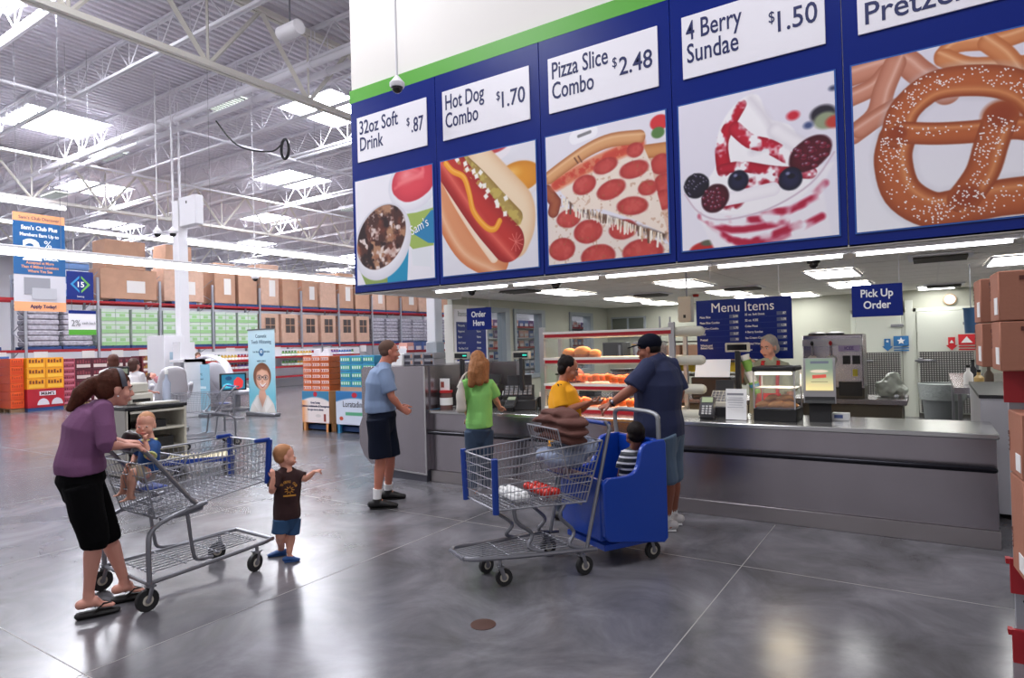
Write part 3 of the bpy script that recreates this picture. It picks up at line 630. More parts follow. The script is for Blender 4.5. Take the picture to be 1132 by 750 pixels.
def pic_sundae():
    P = Paint(250, 250, (232, 228, 240)); g = conv([(28, 152), (635, 22), (52, 725), (662, 662)])
    P.mix(np.clip(P.V-.5, 0, 1)*.9, (250, 248, 252))
    for x, y, r, c in ((492, 192, .038, (206, 40, 60)), (600, 190, .075, (40, 36, 50)), (610, 215, .07, (150, 160, 130)), (548, 232, .028, (70, 84, 130)), (632, 90, .02, (60, 66, 100)), (640, 220, .05, (190, 60, 50))): u, v = g(x, y); P.ell(u, v, r, r*.75, c, soft=.02)
    u, v = g(150, 722); P.ell(u, v, .11, .06, (190, 40, 40)); P.ell(u+.02, v-.05, .05, .02, (96, 96, 80))
    P.poly(L(g, (70, 520), (120, 590), (200, 740), (640, 690), (600, 470), (640, 380)), (244, 240, 246), .02)
    for i, (a, b_, c_) in enumerate((((130, 585), (260, 640), (470, 610)), ((170, 620), (300, 690), (520, 620)), ((330, 560), (500, 560), (610, 460)), ((240, 600), (420, 590), (600, 500)), ((260, 680), (400, 690), (600, 590)))):
        n = P.noise(12, i+2, 2); P.stroke(L(g, a, b_, c_), .022, (178, 26, 62), sm=4, soft=.02, clip=np.clip((n-.3)*3, 0, 1))
    P.poly(smooth_path(L(g, (130, 480), (190, 390), (195, 280), (230, 190), (300, 118), (360, 110), (400, 200), (480, 230), (520, 300), (560, 400), (520, 520), (300, 580), (140, 550)), 4, True), (250, 247, 250), .015)
    P.stroke(L(g, (330, 120), (400, 210), (420, 290), (340, 330)), .02, (226, 220, 228), sm=4, soft=.05); P.stroke(L(g, (430, 250), (520, 310), (600, 330)), .05, (246, 242, 246), (224, 218, 226), sm=3, soft=.03)
    n = P.noise(14, 4, 3); cl = np.clip((n-.34)*6, 0, 1)
    P.stroke(L(g, (295, 145), (250, 220), (215, 300), (225, 400)), .032, (190, 20, 46), (150, 10, 34), sm=4, clip=cl, r2=.05)
    P.stroke(L(g, (270, 240), (330, 290), (400, 310), (470, 350)), .045, (196, 30, 56), (160, 14, 40), sm=4, clip=cl)
    P.stroke(L(g, (220, 400), (300, 390), (420, 410), (560, 420)), .035, (182, 24, 50), (140, 10, 34), sm=4, clip=cl); P.stroke(L(g, (180, 480), (260, 540), (340, 460), (470, 440)), .04, (170, 16, 44), (130, 8, 30), sm=4, clip=cl, soft=.02)
    P.stroke(L(g, (230, 520), (330, 500), (420, 480)), .045, (250, 246, 250), (238, 232, 240), sm=3)
    u, v = g(555, 345); berry(P, u, v, .14, .095, (96, 14, 34), (58, 6, 22), -30, seed=4)
    u, v = g(110, 465); berry(P, u, v, .09, .085, (26, 20, 40), (10, 8, 20), seed=2); u, v = g(190, 515); berry(P, u, v, .1, .09, (88, 12, 32), (50, 6, 20), -40, seed=7)
    u, v = g(285, 445); berry(P, u, v, .068, .068, (30, 30, 64), (12, 12, 32), bumps=False, seed=3); u, v = g(485, 440); berry(P, u, v, .072, .072, (34, 34, 70), (12, 12, 32), bumps=False, seed=5)
    for x, y in ((285, 435), (488, 430)): u, v = g(x, y); P.ell(u, v, .022, .016, (12, 10, 26)); P.ell(u-.02, v-.02, .012, .01, (130, 134, 170))
    P.stroke(L(g, (60, 500), (120, 570), (220, 600), (400, 560), (560, 460), (640, 340)), .006, (214, 196, 210), sm=5); return P
def pic_pretzel():
    P = Paint(280, 270, (226, 222, 234)); g = conv([(22, 150), (752, -8), (50, 735), (770, 655)])
    P.mix(np.clip(P.V*1.2-.2, 0, 1), (243, 242, 247)); A = (206, 140, 116); B = (170, 100, 76); H = (232, 186, 168)
    P.stroke(L(g, (20, 180), (120, 150), (220, 130), (280, 170), (380, 240)), .07, A, B, sm=4, hi=H); P.stroke(L(g, (20, 260), (110, 220), (160, 170)), .055, A, B, sm=4, hi=H)
    P.stroke(L(g, (190, 140), (150, 230), (120, 320), (30, 390)), .06, A, B, sm=4, hi=H); P.stroke(L(g, (60, 370), (180, 300), (300, 260)), .055, A, B, sm=4, hi=H)
    C_ = (214, 138, 88); D_ = (186, 104, 58); H2 = (240, 186, 140)
    P.stroke(L(g, (370, 110), (420, 70), (560, 60), (680, 20)), .05, C_, D_, sm=4, hi=H2); P.stroke(L(g, (370, 120), (450, 150), (570, 150), (700, 150)), .05, C_, D_, sm=4, hi=H2); P.stroke(L(g, (520, 70), (570, 110), (600, 150)), .05, C_, D_, sm=3, hi=H2)
    E_ = (186, 98, 54); F_ = (146, 66, 34); G_ = (224, 152, 98)
    paths = [L(g, (200, 385), (230, 300), (330, 220), (470, 200), (600, 220), (690, 300), (720, 420)), L(g, (200, 400), (185, 480), (220, 590), (320, 650), (420, 640), (560, 610), (720, 590), (780, 560)),
             L(g, (560, 330), (530, 420), (500, 520), (440, 610)), L(g, (205, 380), (330, 385), (460, 380), (560, 370), (640, 370), (740, 400))]
    rr = [.085, .1, .082, .062]
    for k in (1, 0): P.stroke(paths[k], rr[k]+.01, (200, 196, 206), sm=5, soft=.05, clip=.5)
    for k in (1, 0, 3, 2): P.stroke(paths[k], rr[k], E_, F_, sm=5, hi=G_, hs=.55 if k == 0 else -.5)
    for x, y, rx in ((200, 385, .06), (560, 320, .085), (445, 605, .08)): u, v = g(x, y); P.ell(u, v, rx, rx*.9, (150, 64, 34), edge=(168, 84, 44), soft=.03)
    r = random.Random(5)
    for k, (p, n, lo, hi) in enumerate(((paths[0], 260, -.7, .3), (paths[1], 420, -.6, .6), (paths[2], 150, -.6, .6), (paths[3], 90, -.5, .3))):
        q = smooth_path(p, 8)
        for _ in range(n):
            t = r.random(); w = .35+.65*abs(math.sin(t*7+k))
            if r.random() > w: continue
            i = int(t*(len(q)-2)); dx, dy = q[i+1][0]-q[i][0], q[i+1][1]-q[i][1]; l = math.hypot(dx, dy)+1e-9; o = (lo+(hi-lo)*r.random())*rr[k]*1.2
            f = r.random(); u = q[i][0]+dx*f-dy/l*o; v = q[i][1]+dy*f+dx/l*o
            if not (0 < u < 1 and 0 < v < 1): continue
            cx = int(u*(P.nx-1)); cy = int(v*(P.ny-1)); P.I[max(0, cy-1):cy+1, max(0, cx-1):cx+1] = (248, 236, 232)
    return P
panels = [('32oz Soft\nDrink', '.87', 'soft drink panel of the menu sign with a picture of an iced cola cup', pic_soda),
          ('Hot Dog\nCombo', '1.70', 'hot dog panel of the blue menu sign', pic_hotdog),
          ('Pizza Slice\nCombo', '2.48', 'pizza slice panel of the blue menu sign', pic_pizza),
          ('4 Berry\nSundae', '1.50', 'berry sundae panel of the blue menu sign', pic_sundae),
          ('Pretzel', '', 'pretzel panel at the right end of the blue menu sign', pic_pretzel)]
LABM = mat('label_white', 'F0EDF4', .35)
for i, (s1, pr, lab, fn) in enumerate(panels):
    X0 = -6.285 if i == 0 else -4.85+1.435*(i-1); X1 = -4.85+1.435*i; c = (X0+X1)/2
    t = thing('menu_sign_panel', lab, 'sign', (c, YF, 0), group='menu sign panels'); hw = (X1-X0)/2-.003
    MB().bx(-hw, hw, -.03, 0, 2.352, 4.85, bev=.003).build('backing', BLU, t)
    lw = .6 if i else .59
    o = MB().bx(-lw, lw, -.045, -.03, 4.05, 4.63, bev=.003).build('price_label', LABM, t)
    text(s1, .25, FR((-lw+.04, -.0465, 4.405 if '\n' in s1 else 4.12)), LETB, 'lettering', o, fit=(.67, .56, .64, .5, .62)[i], bold=.008)
    if pr:
        wd = {'.87': .19, '1.70': .3, '2.48': .34, '1.50': .31}[pr]; text(pr, .25, FR((lw-.05, -.0465, 4.255)), LETB, 'price', o, fit=wd, bold=.008, align='RIGHT')
        text('$', .14, FR((lw-.075-wd, -.0465, 4.35)), LETB, 'dollar_sign', o, sx=.75, align='RIGHT')
    x0 = -.66 if i else -.645
    f = MB(); a = .665; f.bx(-a, a, -.04, -.03, 2.45, 3.825); f.build('picture_frame', PICF, t)
    P = fn(); pc = P.build('food_picture', 1.305, 1.35, FR((0, -.0415, 3.1375)), t)
    if i == 0: text("Sam's", .17, FR((.30, -.043, 3.0)) @ Matrix.Rotation(.32, 4, 'Z'), LETW, 'cup_lettering', pc, sx=.8, ext=.0005)
    if i == 4:
        pass
# hanging signs in the kitchen opening
def hang_sign(name, lab, x, y, z0, z1, w, lines, sz, top=2.49, loc_lines=None, rz=0.0):
    t = thing(name, lab, 'sign', (x, y, 0), rz); MB().bx(-w/2, w/2, -.008, .008, z0, z1, bev=.002).build('board', BLU, t)
    for sx in (-w/2+.02, w/2-.02): MB().cyl((sx, 0, z1), (sx, 0, top), .0018, n=5).build('hanging_cord', WHITE, t)
    for k, s in enumerate(lines): text(s, sz, FR((0, -.0095, z1-(k+1.05)*sz*1.08)), LETW, 'lettering', t, sx=.85, bold=.022, align='CENTER')
hang_sign('hanging_sign', 'blue sign reading Pick Up Order hung over the right part of the counter', -.365, 5.98, 1.782, 2.043, .36, ['Pick Up', 'Order'], .088)
hang_sign('hanging_sign', 'blue sign reading Order Here hung over the left part of the counter', -4.46, 6.1, 1.822, 2.083, .355, ['Order', 'Here'], .095)
# menu items board above the back counter
t = thing('menu_board', 'large blue Menu Items board with white price lines hung over the kitchen', 'menu board', (-1.79, 7.5, 0))
MB().bx(-.52, .525, -.01, .01, 1.4, 2.09, bev=.002).build('board', BLU, t)
text('Menu Items', .155, FR((.0, -.0115, 1.945)), LETW, 'heading', t, sx=.95, bold=.0, align='CENTER')
rows1 = [('Pizza Slice', '2.50'), ('Pizza Slice Combo', '2.48'), ('Hot Dog Combo', '1.70'), ('Salad', '3.27'), ('Pretzel', '.93'), ('Whole and\nBaked Pizza', '8.57')]
rows2 = [('32 oz. Soft Drink', '.87'), ('32 oz. ICEE', '1.08'), ('Coke Float', '1.28'), ('4 Berry Sundae', '1.50'), ('Ice Cream Cup', '.97'), ('Bottled Water', '.67'), ('Chips', '.50')]
PLQ = mat('price_plate', '5A6488', .5)
for col, rows, xa, xb, dz in ((0, rows1, -.48, -.04, .066), (1, rows2, .03, .47, .066)):
    for k, (a, pr) in enumerate(rows):
        z = 1.88-dz*k+(0.012 if col else 0); text(a, .034, FR((xa, -.0115, z)), LETW, 'menu_line', t, sx=.9, bold=.02, ext=.0004)
        MB().bx(xb-.1, xb, -.0125, -.01, z-.008, z+.03).build('price_plate', PLQ, t); text(pr, .034, FR((xb-.005, -.0135, z)), LETW, 'price', t, sx=.9, bold=.02, align='RIGHT', ext=.0004)
        MB().bx(xa, xb, -.0115, -.01, z-.018, z-.0165).build('rule', mat('rule_blue', '3A5496', .4), t)
for sx in (-.35, .4): MB().cyl((sx, 0, 2.09), (sx, 0, 2.5), .004, n=5).build('hanging_rod', WHITE, t)
# wall menu on the pier, facing the counter
t = thing('wall_menu_board', 'white and blue wall menu partly hidden behind the Order Here sign', 'menu board', (-6.86, 9.15, 0)); 
MB().bx(0, .015, -.5, .45, 1.35, 2.28).build('board', LABM, t); MB().bx(.015, .02, -.46, .41, 1.38, 2.06).build('blue_field', BLU, t)
M_ = lambda y, z: FR((.022, y, z), n=(1, 0, 0))
text('Items', .13, M_(-.42, 2.16), GREYMET, 'heading', t, sx=.9, bold=.01); text('Combo', .12, M_(.0, 2.08), GREYMET, 'heading', t, sx=.9)
for k, s in enumerate(('Mozzarella', 'Pepperoni', 'Bacon', 'Pork Sweet', 'The Meat Craft', 'Mega Meats')):
    text(s, .055, M_(-.42, 1.98-.1*k), LETW, 'menu_line', t, sx=.8, ext=.0004)
    if k: text('Market', .055, M_(.12, 1.98-.1*k), LETW, 'menu_line', t, sx=.8, ext=.0004)
# signs over the shopping floor (facing along +X)
t = thing('hanging_banner', 'tall blue and orange Plus Members banner hung above the aisle on the far left', 'banner', (-16, 5.95, 0))
OR = mat('banner_orange', 'F2A878', .5); TL = mat('banner_blue', '1F5C94', .5)
MB().bx(-.008, 0, -.48, .48, 2.64, 4.73).build('sheet', mat('banner_grey', 'C8C6CE', .5), t)
MB().bx(0, .004, -.48, .48, 4.55, 4.73).build('orange_heading', OR, t); MB().bx(0, .004, -.48, .48, 3.42, 4.55).build('blue_field', TL, t); MB().bx(0, .004, -.48, .48, 2.64, 2.84).build('orange_footer', OR, t)
N_ = lambda y, z: FR((.0065, y, z), n=(1, 0, 0))
text("Sam's Club Discover", .095, N_(0, 4.6), LETB, 'lettering', t, sx=.95, align='CENTER')
for s, z, sz in (("Sam's Club Plus", 4.38, .125), ('Members Earn Up to', 4.24, .1), ('Back', 3.75, .17)): text(s, sz, N_(0 if z > 4 else .2, z), LETW, 'lettering', t, sx=.85, bold=.03, align='CENTER')
text('2', .62, N_(-.14, 3.74), LETW, 'numeral', t, sx=1.15, bold=.03, align='CENTER'); text('%', .22, N_(.15, 4.02), LETW, 'percent_sign', t, align='CENTER')
for s, z in (('Accepted at More', 3.65), ('Than 4 Million Locations', 3.56), ('Where You See', 3.47)): text(s, .082, N_(0, z), OR, 'lettering', t, sx=.85, bold=.02, align='CENTER')
MB().bx(.004, .008, -.3, .18, 3.0, 3.36).build('card_picture', mat('card_grey', '8E8E96', .4), t); MB().bx(.008, .012, -.16, .3, 2.9, 3.14).build('card_picture', mat('card_pale', 'B4B4BC', .4), t)
text('Apply Today!', .1, N_(.05, 2.71), LETB, 'lettering', t, sx=.9, bold=.03, align='CENTER')
for y in (-.4, .4): MB().cyl((0, y, 4.73), (0, y, 8.67), .004, n=4).build('hanging_wire', GREYMET, t)
t = thing('aisle_sign', 'navy aisle 15 sign with blue and green chevrons hung beside the tall banner', 'sign', (-16, 6.72, 0))
MB().bx(-.01, 0, -.27, .27, 2.93, 3.56).build('board', NAVY, t); 
for s1, c in ((-1, '2A8CC8'), (1, '6AB04A')):
    MB().prism([(s1*.02, 3.46), (s1*.2, 3.27), (s1*.02, 3.08), (s1*.02, 3.13), (s1*.145, 3.27), (s1*.02, 3.41)] if s1 > 0 else [(s1*.02, 3.46), (s1*.02, 3.41), (s1*.145, 3.27), (s1*.02, 3.13), (s1*.02, 3.08), (s1*.2, 3.27)], 0, 0, .006).build('chevron', mat('chev'+c, c, .4), t)
text('15', .17, N_(0, 3.21), LETW, 'numeral', t, bold=.02, align='CENTER'); text('Seating', .05, N_(0, 2.98), LETW, 'lettering', t, align='CENTER')
for y in (-.22, .22): MB().cyl((0, y, 3.56), (0, y, 8.67), .004, n=4).build('hanging_wire', GREYMET, t)
t = thing('hanging_card', 'small white and green card sign hung under the aisle 15 sign', 'sign', (-16, 6.76, 0))
MB().bx(-.01, 0, -.29, .27, 2.13, 2.68).build('board', LABM, t); MB().bx(0, .004, -.29, .27, 2.13, 2.25).build('green_strip', GRN, t); MB().bx(0, .004, -.29, .27, 2.61, 2.68).build('navy_strip', NAVY, t)
text('2%', .2, N_(-.24, 2.33), GREYMET, 'lettering', t, sx=.8); text('cash back', .09, N_(-.02, 2.37), GREYMET, 'lettering', t, sx=.8)
for y in (-.22, .22): MB().cyl((-.005, y, 2.68), (-.005, y, 2.94), .004, n=4).build('hanging_wire', GREYMET, t)

# ================================================================ tall racks on the far left
NUM = ['first', 'second', 'third', 'fourth', 'fifth', 'sixth', 'seventh', 'eighth', 'ninth', 'tenth', 'eleventh', 'twelfth', 'thirteenth', 'fourteenth', 'fifteenth', 'sixteenth']
XR = -26.0; UY = [6.8, 9.2, 11.5, 13.8, 16.06, 18.38, 20.72, 23.1, 25.5, 27.8, 31.0, 34.0]
rk = thing('rack_upright_frame', 'grey perforated upright frame of the tall storage racks', 'rack frame', group='rack upright frames')
m = MB()
for x in (0, -1.1): m.bx(x-.04, x+.04, -.04, .04, 0, 4.6 )
m.build('post', RACKGREY, rk); m = MB()
for k in range(5): m.sweep([(0, 0, .3+k*.9), (-1.1, 0, .75+k*.9), (0, 0, 1.2+k*.9)], .018, n=4)
m.build('brace', RACKGREY, rk)
for i, y in enumerate(UY):
    lb = 'grey perforated rack upright frame, %s from the left' % NUM[i]
    if i == 0: rk.location = (XR, y, 0); rk['label'] = lb
    else: dup(rk, (XR, y, 0), label=lb)
ZL = [1.93, 3.72]
bays = list(zip(UY[:-1], UY[1:])); bm_ = None
for zz in ZL:
    for i, (a, c) in enumerate(bays):
        m = MB(); m.bx(-.03, .03, a+.04-a, c-.04-a, -.09, 0); m.bx(-1.13, -1.07, .04, c-.04-a, -.09, 0)
        o = tag(m.build('rack_beam', RACKRED, loc=(XR, a, zz)), 'red beam pair across %s rack bay at the %s level' % (['first', 'second', 'third', 'fourth', 'fifth', 'sixth', 'seventh', 'eighth', 'ninth', 'tenth', 'eleventh'][i], 'lower' if zz < 3 else 'upper'), 'rack beam', 'rack beams')
CARD = mat('cardboard', 'BE947A', .75, var=.08, vscale=3); CARDL = mat('cardboard_light', 'CFAA94', .7, var=.08); TAPE = mat('carton_label', 'E6E2DE', .5); PALB = mat('pallet_blue', '2C4C80', .6); PALW = mat('pallet_wood', '8A6A4C', .7)
def pallet(w, d, m_):
    m = MB()
    for k in range(5): m.bx(-d/2, d/2, -w/2+k*w/4.6, -w/2+k*w/4.6+w/8, .09, .11)
    for s1 in (-1, 0, 1): m.bx(s1*(d/2-.05)-.05, s1*(d/2-.05)+.05, -w/2, w/2, .0, .09)
    return m
PLN = pallet(1.05, 1.0, 0); plo = tag(PLN.build('pallet', PALB), 'blue pallet under brown cartons on the top rack level', 'pallet', 'blue pallets on the top level'); first_p = [True]
pcount = {}
def put_pallet(x, y, z):
    lv = 'top' if z > 3 else 'middle'; pcount[lv] = pcount.get(lv, -1)+1
    if first_p[0]: c = plo; first_p[0] = False
    else: c = plo.copy(); COL.objects.link(c)
    q = pcount[lv]; c.location = (x, y, z); c['label'] = 'blue pallet on the %s rack level, %s half of the bay after the %s upright' % (lv, 'right' if sum(1 for u_ in UY if u_ < y-1.15) == sum(1 for u_ in UY if u_ < y) else 'left', ['first', 'second', 'third', 'fourth', 'fifth', 'sixth', 'seventh', 'eighth', 'ninth', 'tenth', 'eleventh', 'twelfth'][min(11, sum(1 for u_ in UY if u_ < y))-1]); c['group'] = 'blue pallets on the racks'
r = random.Random(11)
def big_carton(y0, y1, z0, z1, lab, mm, group, lbl=True, d=1.0, x=XR-.05):
    t = thing('pallet_carton', lab, 'carton', (x-d/2, (y0+y1)/2, z0), group=group); w = y1-y0; h = z1-z0
    MB().bx(-d/2, d/2, -w/2, w/2, 0, h, bev=.02).build('box', mm, t)
    if lbl: MB().bx(d/2, d/2+.006, -.05*w, .28*w, h*.22, h*.62).build('printed_label', TAPE, t)
    return t
tops = [(11.62, 13.72, 5.0), (14.0, 15.7, 5.2), (16.2, 17.2, 5.6), (17.35, 18.3, 5.55), (18.5, 19.5, 5.75), (19.7, 20.6, 5.5), (20.85, 21.8, 5.5), (21.95, 23.0, 5.6), (23.2, 24.2, 5.7), (24.35, 25.4, 5.45), (25.6, 26.6, 5.5), (26.7, 27.7, 5.55), (28.0, 29.3, 5.6), (29.5, 30.8, 5.5), (5.6, 6.7, 5.3), (31.2, 32.4, 5.5), (32.6, 33.8, 5.6)]
for i, (a, c, h) in enumerate(tops):
    put_pallet(XR-.55, (a+c)/2, 3.72)
    big_carton(a, c, 3.83, h, ('brown carton wrapped on a blue pallet, %s of the top rack row from the left' % NUM[(i-0) % 16]) if i not in (14, 15, 16) else ['brown carton at the far left end of the top rack row', 'brown carton near the far right end of the top rack row', 'last brown carton at the far right end of the top rack row'][i-14], [CARD, CARDL, CARD][i % 3], 'big cartons on the top rack level', lbl=i % 2 == 0 or i < 2)
big_carton(11.8, 13.3, 5.0, 6.1, 'narrower brown carton stacked on the leftmost wide carton at the rack top', CARD, 'big cartons on the top rack level', False)
big_carton(14.1, 15.2, 5.2, 6.15, 'orange topped brown carton stacked on the second wide carton at the rack top', CARD, 'big cartons on the top rack level', False)
# level two: green and white cases
GC = mat('case_green', '9CC88C', .5); GCW = mat('case_white', 'CCD6CC', .5)
gc = thing('green_white_case', 'green and white case stacked on the middle rack level', 'case', group='green and white cases on the middle level')
MB().bx(-.45, .45, -.245, .245, 0, .46, bev=.008).build('box', GCW, gc); MB().bx(.45, .455, -.245, .245, 0, .14).bx(.45, .455, -.245, .245, .3, .34).bx(.45, .455, -.1, .1, .16, .28).build('green_print', GC, gc)
first = True; n = 0
for b in range(2, 5):
    a, c = bays[b]
    for pk in range(2):
        y0 = a+.12+pk*(c-a-.1)/2; put_pallet(XR-.55, y0+.5, 1.93)
        for cc in range(2):
            for rr_ in range(3):
                loc = (XR-.5, y0+.26+cc*.5, 2.04+rr_*.47); n += 1
                lb = 'green and white case, %s layer of the %s column on the middle rack level' % (['bottom', 'middle', 'top'][rr_], NUM[((b-2)*4+pk*2+cc) % 16])
                if first: gc.location = loc; gc['label'] = lb; first = False
                else: dup(gc, loc, label=lb)
# cartons with a window print
wcn = thing('window_carton', '', 'carton', group='window print cartons on the middle level')
MB().bx(-.45, .45, -.48, .48, 0, 1.4, bev=.02).build('box', CARDL, wcn); MB().bx(.45, .456, -.28, .28, .5, 1.2).build('window_print', mat('window_print', '4E4644', .4), wcn)
m = MB()
for y in (-.28, 0, .26): m.bx(.456, .462, y, y+.03, .5, 1.2)
m.bx(.456, .462, -.28, .29, .84, .88); m.build('window_bars', CARD, wcn)
for i, y in enumerate((18.96, 20.08, 21.3, 22.45, 23.7, 24.85)):
    lb = 'brown carton with a dark window print, %s from the left on the middle rack level' % NUM[i]; put_pallet(XR-.55, y, 1.93)
    if i == 0: wcn.location = (XR-.5, y, 2.04); wcn['label'] = lb
    else: dup(wcn, (XR-.5, y, 2.04), label=lb)
# grey shrink wrapped bales
BALE = mat('wrapped_bale', 'B2AEB8', .25, var=.25, vscale=9, bump=.5, bscale=18)
bl = thing('wrapped_bale', '', 'bale', group='wrapped bales on the racks'); m = MB()
for k in range(7): m.box((0, 0, .1+k*.19), (.9, .98-(k % 2)*.04, .18), bev=.04)
m.build('stack', BALE, bl)
bl_pos = [(-26.55, yy, 2.04) for yy in (26.08, 27.2, 28.36, 29.42, 30.45, 31.7, 32.9, 9.78, 10.88, 8.0)]
for p in bl_pos: put_pallet(p[0], p[1], 1.93)
for i, p in enumerate(bl_pos):
    lb = ('grey wrapped bale, %s of the row seen under the menu sign' % NUM[i]) if i < 7 else ['grey wrapped bale under the hanging banner', 'grey wrapped bale right of the hanging banner', 'grey wrapped bale at the left edge of the racks'][i-7]
    if i == 0: bl.location = p; bl['label'] = lb
    else: dup(bl, p, label=lb)
# blue wrapped stacks at the far left top
for i, (y, z) in enumerate(((7.9, 3.0), (9.8, 4.0), (10.8, 4.0))):
    put_pallet(XR-.55, y, 3.72)
    t = thing('wrapped_stack', ['blue and white wrapped stack at the left picture edge on the top level', 'blue and white wrapped stack behind the tall banner', 'pale blue wrapped stack right of the tall banner'][i], 'stack', (XR-.55, y, 3.83), group=None)
    m = MB()
    for k in range(6): m.box((0, 0, .12+k*.25), (.9, .95, .235), k % 2, bev=.02)
    m.build('layers', [mat('blue_wrap', '6A8CC0', .4), mat('pale_wrap', 'C8CEDC', .4)], t)
# level zero: shelves with small goods behind the displays
SHELFRED = RACKRED
goods_cols = ['D8B24A', 'B83A3A', '7E5AA0', 'E0DCE2', '3C6EB0', 'C86E3A', '6E9A58', 'E8E4E0', 'A84A5A', '48485A']
gm = [mat('goods_'+c, c, .4) for c in goods_cols]
def jar_mesh(hh, rr0, ci):
    m = MB(); m.lathe((0, 0, 0), [(rr0, 0), (rr0, hh*.72), (rr0*.7, hh*.8), (rr0*.7, hh)], 8, 0); 
    n0 = len(m.f); m.lathe((0, 0, hh*.15), [(rr0*1.02, 0), (rr0*1.02, hh*.4)], 8, 1); m.lathe((0, 0, hh), [(rr0*.75, 0), (rr0*.75, hh*.12)], 8, 2)
    me = m.build('goods_jar', [gm[ci], LETW, gm[(ci+3) % 10]]); return me
protos = [jar_mesh(.24, .07, c) for c in (0, 1, 2, 4, 6)]
cnt = 0
def row_of(y0, y1, z, step, what, x=-25.2):
    global cnt
    y = y0; k = 0
    while y < y1:
        p = protos[(k//5+int(z*10)) % 5]; o = p if p.get('category') is None else None
        if o is None: o = p.copy(); COL.objects.link(o)
        o.location = (x, y, z); tag(o, 'small jar, %s from the left, %s' % (ORDW[k], what), 'jar', 'jars in the '+what); y += step; k += 1; cnt += 1
def low_shelf(y0, y1, x, lab, zs, H):
    t = thing('display_shelf', lab, 'shelf', (x, y0, 0)); w = y1-y0
    for z in zs: MB().bx(-.35, .25, 0, w, z-.03, z, bev=.005).build('shelf_board', WHITE, t); MB().bx(.25, .27, 0, w, z-.07, z+.02).build('price_rail', SHELFRED, t)
    m = MB(); m.bx(-.37, -.33, 0, w, 0, H); m.bx(-.35, .25, -.02, 0, 0, H); m.bx(-.35, .25, w, w+.02, 0, H); m.build('panel', WHITE, t)
low_shelf(14.3, 18.0, -25.2, 'low white shelf unit with red price rails behind the white recliners', [.5, .9, 1.3], 1.7)
for z, wh in ((1.3, 'top row behind the recliners'), (.9, 'middle row behind the recliners')): row_of(14.4, 17.9, z, .155, wh)
low_shelf(18.3, 23.5, -25.2, 'low white shelf unit with red price rails behind the woman banner', [.5, .95, 1.4], 1.75)
for z, wh in ((1.4, 'top row right of the banner'), (.95, 'middle row right of the banner')): row_of(19, 23.3, z, .17, wh)
# boxes of goods nearer, between the racks and the order counter
def box_goods(name, lab, loc, d, cols, nlay, cat='box', group=None, band=True):
    t = thing(name, lab, cat, loc, group=group); MB().bx(-d[0]/2, d[0]/2, -d[1]/2, d[1]/2, 0, d[2], bev=.006).build('box', mat('bx'+cols[0], cols[0], .45), t)
    if band:
        m = MB(); m.bx(d[0]/2, d[0]/2+.004, -d[1]*.38, d[1]*.38, d[2]*.2, d[2]*.6, 0); m.bx(-d[0]*.35, d[0]*.35, -d[1]/2-.004, -d[1]/2, d[2]*.2, d[2]*.6, 0); m.build('print', mat('bx'+cols[1], cols[1], .45), t)
    return t
# shelving seen past the counter end and through the wall openings
sh2 = [(-15.5, 16.5, 20.7), (-15.5, 21.0, 33.2)]
for si, (x, y0, y1) in enumerate(sh2):
    t = thing('store_shelving', ['white gondola shelving seen behind the man in the blue shirt', 'white gondola shelving farther off, seen through the kitchen openings'][si], 'shelving', (x, y0, 0)); w = y1-y0; LV = (.15, .6, 1.05, 1.5) if si == 0 else (.15, .6, 1.05, 1.5, 1.95, 2.4)
    for z in LV: MB().bx(-.4, .3, 0, w, z-.03, z).build('shelf_board', WHITE, t)
    for z in ((1.5,) if si == 0 else (1.5, 2.4)): MB().bx(.28, .33, 0, w, z-.02, z+.06).build('red_rail', SHELFRED, t)
    m = MB(); n = int(w/2.4)
    for k in range(n+1): m.bx(-.4, .3, k*2.4-.02, k*2.4+.02, 0, 1.62 if si == 0 else 2.85)
    m.bx(-.42, -.4, 0, w, 0, 1.62 if si == 0 else 2.85); m.build('upright_panel', WHITE, t)
    pr_ = []
    for q in range(5):
        cpair = [('D8DCE4', '3C78B4'), ('E4E0E2', 'B43C46'), ('5A6EA0', 'E0E0E4'), ('6E4A80', 'D8C8D8'), ('E0A898', 'F0E4E0')][q]
        pr_.append(box_goods('boxed_goods', '', (0, 0, 0), (.4, .34, .33), cpair, 1, group='boxed goods on the %s shelving' % ('near' if si == 0 else 'far')))
    used = set(); R2 = random.Random(si+4)
    for zi, z in enumerate(LV):
        for k in range(int(w/2.4)*5):
            q = R2.randrange(5); p = pr_[q]; loc = (x-.04, y0+.36+(k//5)*2.4+(k%5)*.42, z)
            lb = 'boxed goods item on the %s shelf of the %s gondola, %s along' % (['bottom', 'second', 'third', 'fourth', 'fifth', 'top'][zi], ['near', 'far'][si], ORDW[k])
            if q not in used: used.add(q); p.location = loc; p['label'] = lb
            else: dup(p, loc, label=lb)
